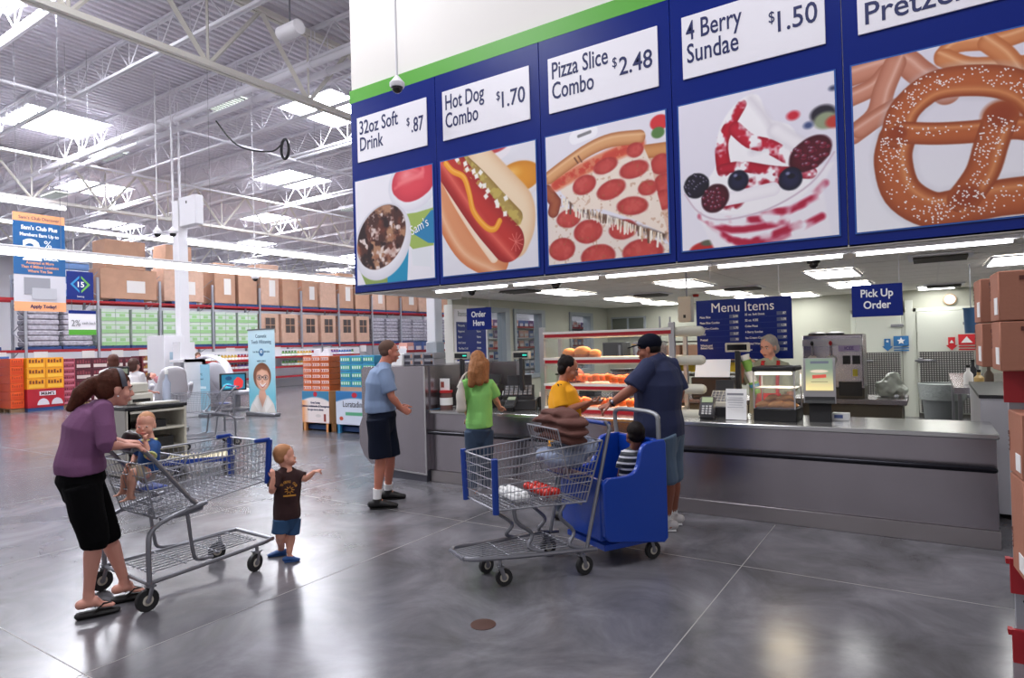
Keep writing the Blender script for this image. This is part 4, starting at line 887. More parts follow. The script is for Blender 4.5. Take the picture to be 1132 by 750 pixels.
# ---------------- pallet displays of snacks and cereal at the far left floor
def cases(name, lab, x, y, w, d, rows, cols, h, face, side, group, cat='case'):
    out = []; t = thing(name, lab, cat, (x, y, 0), group=group)
    return t
def stack_display(x, y0, w, d, nl, nc, hh, cols, lab, name='snack_case', cat='case', z0=.12, pal=True, group=None):
    if pal:
        p = pallet(w, d, 0).build('wooden_pallet', PALW, loc=(x-d/2, y0+w/2, 0)); tag(p, 'wooden pallet under the %s' % lab, 'pallet')
    base = thing(name, '', cat, group=group or ('stack: '+lab)); cw = w/nc
    MB().bx(-d/2, d/2, -cw/2+.004, cw/2-.004, 0, hh-.006, bev=.006).build('box', mat('sc'+cols[0], cols[0], .45), base)
    m = MB(); m.bx(d/2, d/2+.004, -cw*.4, cw*.4, hh*.12, hh*.42); m.build('print_band', mat('sc'+cols[1], cols[1], .45), base)
    m = MB(); r_ = random.Random(len(lab))
    for k in range(5): yy = -cw*.38+k*cw*.16; m.bx(d/2+.004, d/2+.007, yy, yy+cw*.1, hh*.5, hh*(.7+.2*r_.random()))
    m.build('print_marks', mat('sc'+cols[2], cols[2], .45), base)
    f = True
    for l in range(nl):
        for c in range(nc):
            loc = (x-d/2, y0+cw*(c+.5), z0+l*hh); lb = 'case in the %s, %s layer, %s column' % (lab.replace(' behind the woman in purple', '').replace(' right of the checkout heads', ''), NUM[l % 16], NUM[c % 16])
            if f: base.location = loc; base['label'] = lb; f = False
            else: dup(base, loc, label=lb)
stack_display(-24.2, 7.5, .62, .8, 8, 2, .2, ('4A78B8', 'C8D8E8', '2A4A90'), 'blue bottle case stack at the left edge', pal=True)
stack_display(-23.35, 7.84, .36, 1.0, 6, 1, .255, ('E4581E', 'D8481A', 'B83A18'), 'orange snack case stack beside the red bin')
stack_display(-23.2, 8.22, 1.0, 1.0, 3, 2, .325, ('F0A01E', 'F8C040', '7A3A1E'), 'yellow snack case stack on the red bin', z0=.68, pal=False)
t = thing('snack_bin', 'red cardboard bin printed with two helmets under the yellow snack cases', 'bin', (-23.2, 8.22, 0))
m = MB(); m.bx(-1.0, 0, 0, 1.0, .1, .68, bev=.01); m.build('bin', mat('bin_red', 'B01C2C', .45), t)
MB().bx(0, .01, .32, .76, .47, .6).build('name_plate', mat('plate_white', 'E8E4E8', .5), t); text("M&M'S", .13, facing((.012, .54, .49), (1, 0, 0)), mat('dark_brown', '3A2018', .5), 'lettering', t, bold=.02, align='CENTER')
for y in (.42, .8):
    mm = MB(); mm.prism([(y+.16*math.cos(a), .18+.2*math.sin(a)) for a in np.linspace(0, PI, 12)], 0, 0, .008); mm.build('helmet_print', mat('helmet_pale', 'D6D2D8', .4), t)
MB().bx(-.98, -.02, .02, .98, 0, .1).build('pallet_base', PALB, t)
stack_display(-23.35, 9.25, .36, .9, 8, 1, .185, ('A84858', 'C87888', '6E2438'), 'pink red case stack right of the red bin')
stack_display(-24.2, 9.95, 2.1, .9, 4, 4, .37, ('5A2430', 'D8C8C0', '8A4048'), 'maroon case stack behind the woman in purple')
stack_display(-24.2, 12.15, .9, .8, 5, 2, .3, ('7A3038', 'E0D4CC', 'B89040'), 'maroon and white case stack right of the checkout heads')
# hanging price cards along the low beam
for i, y in enumerate((7.2, 8.2, 9.4, 10.9, 11.9, 12.9, 14.8, 16.6, 19.0, 22.0, 24.5)):
    tag(MB().bx(-25.93, -25.92, y, y+.42, 1.5, 1.86).build('price_card', TAPE), 'white price card hung under the low red beam, %s from the left' % NUM[i], 'price card', 'price cards on the low beam')
# ================================================================ the order counter
RAIL = mat('rail_black', '1C1C24', .25, .6); SK = mat('steel_kick', 'A8A2A4', .38, .9, bump=.03, bscale=3)
t = thing('service_counter', 'long stainless steel order counter with a dark bumper rail', 'counter', (0, 5.96, 0))
MB().bx(-5.172, .385, .03, .8, .135, .825, bev=.004).build('front_panel', STEEL, t)
MB().bx(-5.145, .39, .0, .8, 0, .135, bev=.003).build('kick_plate', SK, t)
MB().bx(-5.148, .40, -.02, .82, .825, .868, bev=.008).build('worktop', mat('steel_top', 'C4C4C4', .22, .9, bump=.02, bscale=2), t)
MB().sweep([(-5.13, -.03, .60), (.36, -.03, .60)], .024, n=10, rnd=True).build('bumper_rail', RAIL, t)
m = MB()
for k in range(9): m.bx(-5.0+k*.66, -4.97+k*.66, -.03, .03, .585, .615)
m.build('rail_bracket', RAIL, t)
# steel wing at the left end
t = thing('counter_wing', 'tall stainless steel end panel with a rounded lower corner beside the man in blue', 'panel', (0, 5.9, 0))
w = [(-5.17, 1.405), (-6.2, 1.40), (-6.24, 1.36), (-6.24, .75), (-6.3, .62), (-6.3, .4), (-6.22, .25), (-6.1, .15), (-5.17, .10)]
MB().prism([(x, z) for x, z in w], 1, 0, .1).build('panel', STEEL, t)
MB().bx(-6.02, -5.17, .01, .5, 0, .13).build('plinth', mat('plinth_grey', '50505A', .4, .3), t)
MB().prism([(x, z) for x, z in [(-5.17, 1.405), (-5.15, 1.405), (-5.15, .08), (-6.08, .12), (-6.08, .14), (-5.17, .10)]], 1, -.006, .0).build('edge_trim', mat('steel_bright', 'C0BEC0', .45, .9), t)
MB().bx(-6.15, -5.21, .1, 1.3, 1.37, 1.4).build('top_ledge', STEEL, t)
t = thing('steel_divider', 'stainless divider wall on the counter running back from the wing', 'divider', (0, 0, 0))
MB().bx(-5.19, -5.15, 6.0, 7.35, .87, 1.4).build('side_panel', STEEL, t); MB().bx(-5.15, -4.72, 7.33, 7.37, 0, 1.41).build('back_panel', STEEL, t)
m = MB(); m.bx(-4.74, -4.70, 7.32, 7.38, 0, 1.42); m.build('corner_post', mat('steel_bright', '', ), t)
tag(MB().box((-5.9, 6.3, 1.48), (.3, .3, .16), bev=.01).build('white_carton', LETW), 'plain white carton standing on top of the steel wing', 'carton')
PB = mat('product_dark', '2C2A38', .4); PG = mat('product_grey', '94949C', .4)
for k in range(2):
    for j in range(3):
        t = thing('boxed_food', 'dark boxed food item in the stack on the wing, %s layer, %s from the left' % (('lower', 'upper')[k], NUM[j]), 'box', (-5.66+j*.17, 6.3, 1.405+k*.082), group='boxed food on the steel wing')
        MB().bx(-.08, .08, -.12, .12, 0, .078, bev=.004).build('box', PG, t); MB().bx(-.075, .02+.02*j, -.123, -.12, .01, .05).build('print', PB, t); MB().bx(.035, .06, -.123, -.12, .02, .06).build('print_spot', mat('skin_print', 'C89880', .5), t)
# registers with customer displays
SCRN = mat('display_dark', '0E1418', .15); TEAL = mat('display_digits', '30C8B0', .5, emit=1.0); PUT = mat('putty_plastic', 'C8C4B8', .45); DGR = mat('dark_grey_plastic', '2A2A2E', .35)
def pole_display(lab, x, y, z, dig=True, rz=0):
    t = thing('customer_display', lab, 'display', (x, y, .868), rz); h = z-.868
    MB().bx(-.025, .025, -.025, .025, 0, h-.03, bev=.005).bx(-.06, .06, -.06, .06, 0, .02, bev=.004).build('pole', DGR, t)
    MB().box((0, 0, h), (.24, .05, .095), bev=.008).build('housing', PUT, t); MB().box((0, -.027, h), (.195, .004, .058)).build('screen', SCRN, t)
    if dig: MB().bx(.03, .09, -.0305, -.0295, h-.008, h+.008).build('digits', TEAL, t)
pole_display('customer display pole behind the girl in green', -4.96, 6.4, 1.515)
pole_display('customer display pole right of the girl in green', -4.07, 6.4, 1.51)
pole_display('customer display pole beside the worker with cups', -1.66, 6.72, 1.545, False)
def register(lab, x, y, rz, dark=True):
    t = thing('cash_register', lab, 'register', (x, y, .868), rz); c = DGR if dark else PUT
    MB().box((0, 0, .06), (.42, .42, .12), bev=.01).build('cash_drawer', DGR, t)
    m = MB(); m.prism([(-.18, .12), (.16, .12), (.16, .26), (.05, .28), (-.18, .16)], 0, -.18, .18); m.build('body', c, t)
    k = MB()
    for i in range(6):
        for j in range(4): yy = -.15+j*.05; zz = .17+(yy+.18)*.5; k.box((-.14+i*.055, yy, zz+.003), (.04, .036, .016), rot=Matrix.Rotation(.46, 3, 'X'), bev=.003)
    tag(k.build('key_block', mat('key_grey', '8C8C90', .5), t), kind='stuff')
    MB().box((.0, .1, .31), (.3, .03, .18), rot=Matrix.Rotation(-.3, 3, 'X'), bev=.008).build('monitor', DGR, t)
    m = MB().box((.28, .05, .07), (.12, .18, .14), bev=.02); m.build('printer', c, t); MB().box((.28, .0, .16), (.08, .002, .07), rot=Matrix.Rotation(-.3, 3, 'X')).build('receipt', LETW, t); return t
register('dark cash register on the counter right of the girl in green', -4.15, 6.45, .5)
register('dark cash register hidden behind the girl in green', -4.75, 6.62, 0)
t = register('putty coloured register under the customer display by the worker', -1.74, 6.44, 0, False); t.scale = (.62, .62, .9)
t = thing('payment_terminal', 'black handheld payment terminal lying by the girl in green', 'terminal', (-4.08, 6.16, .92), .3)
MB().box((0, 0, .05), (.13, .2, .04), rot=Matrix.Rotation(.5, 3, 'X'), bev=.015).bx(-.03, .03, -.03, .03, -.05, .06).build('body', DGR, t); MB().box((0, .035, .093), (.09, .06, .004), rot=Matrix.Rotation(.5, 3, 'X')).build('screen', mat('lcd', '9CA890', .3), t)
t = thing('card_terminal', 'grey card reader on a stand left of the white paper sign', 'terminal', (-1.82, 6.16, .868), .1)
MB().bx(-.07, .07, -.05, .1, 0, .03, bev=.01).cyl((0, .03, .02), (0, .03, .12), .025).build('stand', DGR, t)
R_ = Matrix.Rotation(1.0, 3, 'X')
m = MB(); m.box((0, 0, .12), (.15, .22, .045), rot=R_, bev=.02); m.build('body', mat('terminal_grey', '36363C', .4), t)
MB().box((0, .012, .184), (.1, .055, .006), rot=R_).build('screen', mat('lcd_lit', 'A8B890', .3), t)
m = MB()
for i in range(4):
    for j in range(3): tt = -.085+i*.025; m.box((-.033+j*.033, .54*tt-.021, .12+.84*tt+.0135), (.022, .016, .008), rot=R_, bev=.002)
m.build('keypad', mat('key_pale', 'C8C8C8', .5), t)
t = thing('paper_sign', 'white paper notice in a clear holder on the counter by the worker', 'sign', (-1.555, 6.18, .868), 0)
MB().box((0, 0, .148), (.19, .004, .29), rot=Matrix.Rotation(-.12, 3, 'X')).build('sheet', LETW, t); MB().bx(-.095, .095, -.02, .09, 0, .006).build('foot', glassmat('acrylic', (.9, .9, .92), .1), t)
m = MB(); m.box((0, -.028, .245), (.15, .002, .02)); m.build('grey_heading', mat('print_grey', '909098', .6), t); m = MB()
for k, w_ in enumerate((.13, .15, .14, .12, .15)): m.box((0, -.016-.0035*k*-1*-1+.0, .21-k*.022), (w_, .002, .005))
for k in range(3): m.box((-.02, .004, .095-k*.018), (.11, .002, .006))
m.build('printed_lines', mat('print_grey2', 'B4B4BC', .6), t)
# hot food case
GL = glassmat('case_glass', (.97, .97, .97), .1)
t = thing('hot_food_case', 'small glass heated case with bread inside standing on a black base', 'food case', (-1.2, 6.33, .868))
MB().bx(-.2, .17, -.16, .2, 0, .115, bev=.006).build('base', BLACK, t)
m = MB(); m.bx(-.19, .16, -.16, -.156, .12, .45); m.bx(-.19, -.186, -.16, .2, .12, .45); m.bx(.156, .16, -.16, .2, .12, .45); m.build('glass', GL, t)
m = MB()
for x in (-.19, .16):
    for y in (-.16, .19): m.bx(x-.006, x+.006, y-.006, y+.006, .115, .46)
m.bx(-.19, .16, -.165, -.155, .3, .308); m.bx(-.19, .16, -.15, .19, .298, .304); m.build('frame', mat('frame_steel', 'C0BEC0', .3, .8), t)
MB().bx(-.18, .15, -.14, .18, .118, .125).build('tray', STEEL, t)
m = MB(); m.bx(-.2, .17, -.18, .2, .455, .5, bev=.01); m.build('lid', BLACK, t); MB().sweep([(-.17, -.17, .44), (.14, -.17, .44)], .013, n=8).build('lamp_tube', mat('case_lamp', 'FFF0D0', .5, emit=4), t)
area('case_lamp', (-1.2, 6.33, 1.29), .3, .3, 9, color=(1, .85, .6))
BREAD = mat('bread_crust', 'DA9A5A', .6, var=.25, vscale=14)
for i, (x, y, z, a) in enumerate(((-.11, -.08, .155, .3), (-.0, -.09, .155, .5), (.09, -.07, .155, .2), (-.07, .03, .155, .6), (.05, .04, .155, -.2), (-.05, -.05, .21, .9), (.06, -.04, .21, .4), (-.1, .1, .155, .1))):
    m = MB(); m.sweep([(-.07, 0, -.012), (-.03, 0, 0), (.03, 0, 0), (.07, 0, -.012)], [(.016, .012), (.028, .022), (.028, .022), (.016, .012)], n=10, rnd=True)
    o = m.build('bread_roll', BREAD, loc=(-1.2+x, 6.33+y, .868+z)); o.rotation_euler = (0, 0, a); tag(o, 'golden bread roll in the small glass case, %s of the pile' % NUM[i], 'bread', 'bread rolls in the glass case')
# tall lit poster dispenser
t = thing('poster_dispenser', 'tall black and silver dispenser with a lit picture front beside the glass case', 'dispenser', (-.86, 6.36, .868), .12)
MB().prism([(-.1, 0), (.1, 0), (.075, .17), (-.05, .17)], 0, -.09, .09).build('stand', BLACK, t)
MB().prism([(-.12, .17), (.1, .17), (.1, .3), (.06, .55), (-.02, .57), (-.13, .3)], 0, -.13, .13).build('body', mat('disp_silver', 'A8A6A8', .3, .7), t)
MB().prism([(-.135, .2), (-.12, .17), (.0, .17), (-.0, .22), (-.11, .27)], 0, -.12, .12).build('chin', BLACK, t)
P = Paint(60, 110, (120, 138, 120)); P.mix(np.clip(P.V*1.6-.5, 0, 1), (232, 214, 150)); P.poly([(.18, .08), (.85, .08), (.85, .16), (.18, .16)], (90, 96, 110)); P.ell(.5, .4, .33, .05, (214, 200, 176)); P.poly([(.25, .52), (.75, .5), (.75, .6), (.25, .63)], (198, 70, 54)); P.poly([(.2, .72), (.8, .72), (.8, .74), (.2, .74)], (120, 110, 80))
pm = P.build('lit_poster', .22, .3, facing((0, -.085, .425), (0, -.93, .36)), t)
m_ = bpy.data.materials.new('poster_backlit'); m_.use_nodes = True; b_ = m_.node_tree.nodes['Principled BSDF']; a_ = m_.node_tree.nodes.new('ShaderNodeAttribute'); a_.attribute_name = 'print'
m_.node_tree.links.new(a_.outputs[0], b_.inputs['Base Color']); m_.node_tree.links.new(a_.outputs[0], b_.inputs['Emission Color']); b_.inputs['Emission Strength'].default_value = .5; pm.data.materials.clear(); pm.data.materials.append(m_)
t = thing('napkin_box', 'small white box lying on the counter right of the dispenser', 'box', (-.71, 6.5, .868)); MB().bx(-.07, .07, -.05, .05, 0, .065, bev=.004).build('box', LETW, t); MB().bx(-.05, .02, -.053, -.05, .02, .05).build('print', mat('print_blue', '5A6AA0', .5), t)
# donation jar and decanter at the left end
t = thing('donation_canister', 'clear donation canister with a red band and a photo card on top', 'canister', (-5.03, 6.15, .868))
MB().lathe((0, 0, 0), [(.075, 0), (.078, .02), (.078, .17), (.07, .2)], 20).build('jar', mat('jar_dark', '6A4A48', .15), t); MB().lathe((0, 0, .2), [(.082, 0), (.082, .03), (.02, .035)], 20).build('red_lid', mat('lid_red', 'C02028', .4), t)
MB().box((0, -.02, .3), (.15, .006, .15)).build('photo_card', LETW, t); MB().box((-.035, -.025, .3), (.05, .004, .07)).build('card_picture', mat('card_pic', '9A4A40', .5), t); m = MB(); m.lathe((0, 0, .05), [(.0795, 0), (.0795, .09)], 20); m.build('white_label', LETW, t)
t = thing('glass_coffee_pot', 'round glass coffee pot standing behind the donation canister', 'pot', (-4.86, 6.35, .868))
MB().lathe((0, 0, 0), [(.07, 0), (.085, .04), (.08, .1), (.05, .15), (.055, .17)], 20).build('pot', mat('smoky_glass', '3A3434', .08), t); MB().lathe((0, 0, .17), [(.057, 0), (.057, .03), (.01, .035)], 16).build('lid', BLACK, t)
MB().sweep([(.05, 0, .17), (.13, 0, .16), (.14, 0, .08), (.085, 0, .05)], .01).build('handle', BLACK, t)
# heated display shelves
ORG = mat('foil_orange', 'E8742C', .35, var=.3, vscale=25, bump=.4, bscale=30); CRE = mat('shelf_cream', 'E2DED2', .4); REDB = mat('shelf_red', 'B01424', .3)
X0, X1, Y0, Y1 = -3.7, -2.2, 6.3, 6.74
t = thing('heated_shelf_case', 'large four tier heated display case with red shelf bands', 'food case', (0, 0, 0))
for z in (.845+.04, 1.14, 1.43, 1.72):
    MB().bx(X0, X1, Y0-.02, Y1, z-.03, z+.045, bev=.012).build('shelf', CRE, t)
    MB().bx(X0+.02, X1-.0, Y0-.026, Y0-.02, z-.018, z+.018).build('red_band', REDB, t); MB().bx(X0, X1, Y0-.024, Y0-.015, z+.02, z+.045).build('light_strip', mat('strip_white', 'F4F2EC', .4), t)
    MB().sweep([(X1, Y0+.06, z), (X1+.27, Y0+.06, z)], .05, n=12, rnd=True).build('end_roll', mat('roll_cream', 'CFCDBE', .4), t)
for x in (X0-.02, X1+.0): MB().bx(x-.03, x+.03, Y0-.02, Y0+.03, .868, 1.82, bev=.005).build('post', mat('post_alu', 'B8B6B8', .3, .7), t)
m = MB()
for x in (X0-.02, X1): m.bx(x-.02, x+.02, Y1-.04, Y1, .868, 1.76)
m.build('rear_post', mat('post_alu', ''), t)
m = MB()
for z in (.93, 1.185, 1.475): m.bx(X0+.02, X1-.04, Y0-.012, Y0-.008, z, z+.2)
m.build('front_glass', glassmat('case_front', (.97, .97, .96), .05), t)
for i, z in enumerate((1.09, 1.38, 1.67)): area('heat_lamp', ((X0+X1)/2, 6.52, z), 1.2, .25, 7, color=(1, .72, .42))
R2 = random.Random(21)
foods = [(.93, 0, 14), (1.187, 0, 14), (1.477, 1, 5)]
pk = thing('foil_wrapped_snack', '', 'wrapped snack', group='orange wrapped snacks in the heated case')
m = MB(); m.sweep([(-.06, 0, 0), (-.045, 0, .004), (.0, 0, .008), (.045, 0, .004), (.06, 0, 0)], [(.03, .004), (.034, .018), (.04, .024), (.034, .018), (.03, .004)], n=8); m.build('wrapper', ORG, pk); 
first = True
for zi, (z, kind_, n_) in enumerate(foods[:2]):
    for q in range(n_*2):
        x = X0+.32+(q % n_)*.075+R2.uniform(-.01, .01); y = 6.38+(q//n_)*.1; loc = (x, y, z+.03+.03*R2.random()); lb = 'orange wrapped snack on the %s heated shelf, %s row, place %s from left' % (('lowest', 'middle')[zi], ('front', 'rear')[q//n_], NUM[q % n_])
        if first: pk.location = loc; pk.rotation_euler = (0, 0, 1.3); pk['label'] = lb; first = False
        else: dup(pk, loc, 1.3+R2.uniform(-.3, .3), label=lb)
BUN = mat('bun', 'E09450', .5)
for i, (x, y, r_) in enumerate(((-3.45, 6.45, .085), (-3.27, 6.42, .1), (-3.12, 6.42, .07))):
    b_ = thing('sandwich_bun', 'large glowing bread bun on the top heated shelf, %s from the left' % NUM[i], 'bread', (x, y, 1.475)); MB().ell((0, 0, r_*.62), (r_, r_, r_*.6)).build('bun_top', BUN, b_); MB().lathe((0, 0, 0), [(r_*.9, 0), (r_*.95, .02), (r_*.8, .045)], 16).build('bun_base', mat('bun_dark', 'A05A34', .6), b_)
b_ = thing('pizza_box_stack', 'dark round stack of food behind the glass on the middle shelf', 'food', (-3.42, 6.5, 1.187)); MB().lathe((0, 0, 0), [(.11, 0), (.12, .04), (.1, .12), (.05, .16)], 18).build('bread', mat('dark_bread', '6E3028', .6), b_)
# ---------------------------------------------------------------- back of the kitchen
t = thing('back_counter', 'stainless back counter with shelves under the drinks machine', 'counter', (0, 0, 0)); MB().bx(-1.45, -.25, 8.3, 9.0, .84, .9, bev=.005).build('worktop', STEEL, t); MB().bx(-1.4, -.3, 8.35, 8.95, 0, .84).build('cabinet', mat('cab_dark', '5C5850', .5, .4), t)
t = thing('drinks_machine', 'stainless two head frozen drinks machine behind the poster dispenser', 'machine', (-1.0, 8.65, .9))
MB().bx(-.31, .33, -.25, .25, .12, .75, bev=.012).build('body', STEEL, t); MB().bx(-.31, .33, -.2, .25, 0, .12).build('base', mat('cab_dark', ''), t)
MB().bx(-.31, .33, -.26, -.25, .62, .7).build('top_band', mat('steel_bright', ''), t)
for x in (-.2, -.0):
    m = MB(); m.lathe((x, -.27, .45), [(.055, 0), (.06, .02), (.04, .03)], 16, axis=Matrix.Rotation(PI/2, 3, 'X')); m.build('dispense_head', PUT, t)
    MB().cyl((x, -.29, .5), (x, -.29, .62), .01, n=8).build('tap_stem', GREYMET, t); MB().ell((x, -.29, .65), (.02, .02, .03), 10).build('tap_knob', BLACK if x < -.1 else mat('lid_red', ''), t)
    MB().lathe((x+.02, 0, .75), [(.1, 0), (.1, .02), (.04, .04)], 16).build('hopper_lid', BLACK, t)
MB().bx(.08, .3, -.262, -.25, .55, .62).build('logo_plate', mat('plate_lilac', 'A898C0', .4), t); text('ICEE', .05, facing((.19, -.264, .57)), mat('logo_purple', '4A2080', .5), 'lettering', t, align='CENTER', bold=.02)
m = MB(); m.bx(.12, .2, -.258, -.25, .4, .5); m.bx(.22, .3, -.258, -.25, .4, .5); m.build('control_panel', BLACK, t); MB().bx(.22, .27, -.26, -.25, .26, .34).build('yellow_sticker', mat('sticker_yellow', 'C8B83A', .5), t); MB().bx(.08, .3, -.32, -.25, .2, .215).build('drip_shelf', STEEL, t); MB().bx(.07, .31, -.252, -.25, .03, .2).build('drip_recess', DGR, t)
t = thing('plastic_bag', 'crumpled clear plastic bag on the back counter right of the drinks machine', 'bag', (-.45, 8.75, .9)); blend(MB().ell((0, 0, .1), (.13, .12, .11)).ell((.05, 0, .2), (.09, .08, .08)).ell((.12, .02, .07), (.08, .09, .07)), 'bag', mat('bag_clear', 'C4CCC0', .2), t, vox=.012, folds=.035, fscale=16)
# white / grey cabinet and sink on the right
t = thing('sink_cabinet', 'pale cabinet standing behind the right end of the steel counter', 'cabinet', (0, 0, 0)); MB().bx(.34, .95, 6.95, 8.8, .05, 1.05).build('body', mat('cab_pale', 'BDBDC4', .5), t); MB().bx(.33, .96, 6.94, 8.8, 1.05, 1.08).build('top', DGR, t)
MB().bx(.36, .42, 7.0, 7.1, 0, .05).bx(.36, .42, 8.6, 8.7, 0, .05).build('foot', BLACK, t)
t = thing('steel_sink', 'stainless sink counter with taps at the far right of the kitchen', 'sink', (0, 0, 0)); MB().bx(.2, 1.4, 8.95, 12.2, .93, 1.0).build('top', STEEL, t)
for x in (.25, 1.35):
    for y in (9.0, 12.1): MB().cyl((x, y, 0), (x, y, .93), .02).build('leg', GREYMET, t)
MB().sweep(smooth_path([(.5, 10.6, 1.0), (.5, 10.6, 1.3), (.5, 10.4, 1.38), (.5, 10.2, 1.28)], 4), .02).build('tap', GREYMET, t)
for i, (x, y, h, c) in enumerate(((.36, 9.6, .2, 'E8E8E8'), (.45, 9.3, .16, 'D0B070'), (.42, 9.9, .26, '28282C'), (.55, 9.4, .22, '5A4A40'))):
    b_ = thing('sink_bottle', ['white bottle', 'tan bottle', 'tall black bottle', 'dark brown bottle'][i]+' standing on the steel sink', 'bottle', (x, y, 1.0)); MB().lathe((0, 0, 0), [(.05, 0), (.05, h*.6), (.02, h*.8), (.02, h)], 12).build('bottle', mat('bt'+c, c, .3), b_); MB().cyl((0, 0, h), (0, 0, h+.03), .022).build('cap', BLACK, b_)
t = thing('trash_can', 'grey trash can with a clear liner by the freezer door', 'trash can', (.12, 12.6, 0)); MB().lathe((0, 0, 0), [(.24, 0), (.3, .75), (.32, .75), (.32, .78)], 20).build('can', mat('can_grey', '6A6E70', .5), t)
m = MB(); m.lathe((0, 0, .55), [(.315, 0), (.34, .18), (.345, .26), (.3, .27), (.28, .1)], 20); m.build('liner', mat('liner', '9AA0A0', .25, bump=.6, bscale=25), t)
t = thing('hanging_can', 'blue tin hanging by the freezer door frame above the sink', 'tin', (.42, 9.9, 1.62)); MB().lathe((0, 0, 0), [(.07, 0), (.08, .3), (.09, .32)], 12).build('tin', mat('tin_blue', '3A5C84', .4), t); MB().cyl((0, 0, .32), (0, 0, .87), .006).build('hook_rod', GREYMET, t)
# left rear of the kitchen: shelving, phone box, microwave, dark hatch, cups counter
t = thing('wire_storage_shelf', 'dark storage shelving with brown cartons at the back left of the kitchen', 'shelf', (0, 0, 0))
for z in (.5, 1.0, 1.25, 1.62): MB().bx(-4.3, -2.5, 11.6, 12.2, z-.03, z).build('shelf_board', mat('shelf_dark', '4A443C', .6), t)
for x in (-4.28, -2.52):
    for y in (11.62, 12.18): MB().cyl((x, y, 0), (x, y, 2.1), .018).build('post', GREYMET, t)
YB = mat('box_yellow', 'D8B428', .5)
for i in range(5): b_ = tag(MB().box((-4.1+i*.3, 11.85, 1.13), (.26, .3, .17), bev=.006).build('yellow_box', YB), 'yellow box on the dark storage shelf, %s from the left' % NUM[i], 'box', 'yellow boxes on the storage shelf')
for i in range(4): b_ = tag(MB().box((-4.08+i*.34, 11.85, 1.4), (.3, .35, .29), bev=.008).build('stored_carton', CARD), 'brown carton on the dark storage shelf, %s from the left' % NUM[i], 'carton', 'cartons on the storage shelf')
b_ = thing('phone_box', 'putty coloured wall box hung left of the Menu Items board', 'box', (-2.55, 7.9, 2.08)); MB().bx(-.1, .07, -.06, .06, -.22, .1, bev=.01).build('box', PUT, b_); MB().bx(-.03, .0, -.064, -.06, -.17, -.13).build('switch', BLACK, b_); MB().cyl((0, 0, .1), (0, 0, .42), .01).build('rod', GREYMET, b_)
b_ = thing('wall_hatch', 'dark glazed hatch in the back wall left of the shelving', 'hatch', (-6.3, 14.9, 2.0)); MB().bx(-.45, .45, -.03, .04, -.26, .26).build('frame', FRM, b_)
for s1 in (-1, 1): MB().bx(s1*.22-.19, s1*.22+.19, -.04, -.03, -.22, .22).build('dark_pane', mat('hatch_dark', '5C6058', .2), b_)
t = thing('microwave_stand', 'steel stand with a black microwave behind the heated case', 'stand', (-5.0, 11.2, 0)); MB().bx(-.9, 1.4, -.3, .3, 1.28, 1.33).build('shelf', STEEL, t)
for x in (-.85, 1.35): MB().cyl((x, 0, 0), (x, 0, 1.3), .02).build('leg', GREYMET, t)
b_ = thing('microwave_oven', 'black microwave oven on the steel stand behind the case', 'microwave', (-4.95, 11.1, 1.33)); MB().bx(-.2, .2, -.18, .2, 0, .3, bev=.01).build('body', DGR, b_); MB().bx(-.18, .1, -.19, -.18, .03, .27).build('door', BLACK, b_); MB().bx(.13, .17, -.2, -.18, .05, .25).build('handle', GREYMET, b_)
b_ = thing('metal_bread_box', 'grey metal box beside the microwave behind the heated case', 'box', (-4.3, 11.1, 1.33)); MB().bx(-.25, .25, -.18, .2, 0, .3, bev=.015).build('body', STEEL, b_); MB().bx(-.2, .2, -.19, -.18, .04, .26).build('door', mat('steel_bright', ''), b_)
t = thing('prep_counter', 'long steel prep counter with a bright tilted lid behind the registers', 'counter', (0, 0, 0)); MB().bx(-4.6, -1.7, 7.75, 8.4, .86, .91, bev=.004).build('worktop', STEEL, t); MB().bx(-4.55, -1.75, 7.8, 8.35, 0, .86).build('cabinet', mat('cab_dark', ''), t)
b_ = thing('prep_lid_unit', 'tilted white self-glowing lid unit on the prep counter behind the register', 'unit', (-2.28, 8.0, .91)); MB().bx(-.24, .24, -.12, .25, 0, .26, bev=.01).build('body', DGR, b_); MB().box((0, -.02, .36), (.42, .02, .26), rot=Matrix.Rotation(-.35, 3, 'X')).build('white_lid', mat('lid_white_glow', 'F2F4F8', .4, emit=.4), b_)  # the lid's brightness is a weak glow put into its material
for i, x in enumerate((-4.35, -4.0, -3.5, -3.1, -2.75)):
    b_ = thing('prep_container', 'food container on the prep counter behind the case, %s from the left' % NUM[i], 'container', (x, 8.05, .91), group='containers on the prep counter'); hh = (.28, .2, .34, .22, .3)[i]
    MB().bx(-.12, .12, -.12, .12, 0, hh, bev=.012).build('tub', [PUT, DGR, STEEL, LETW, PUT][i], b_); MB().bx(-.13, .13, -.13, .13, hh, hh+.02).build('lid', [DGR, LETW, DGR, BLACK, LETW][i], b_)
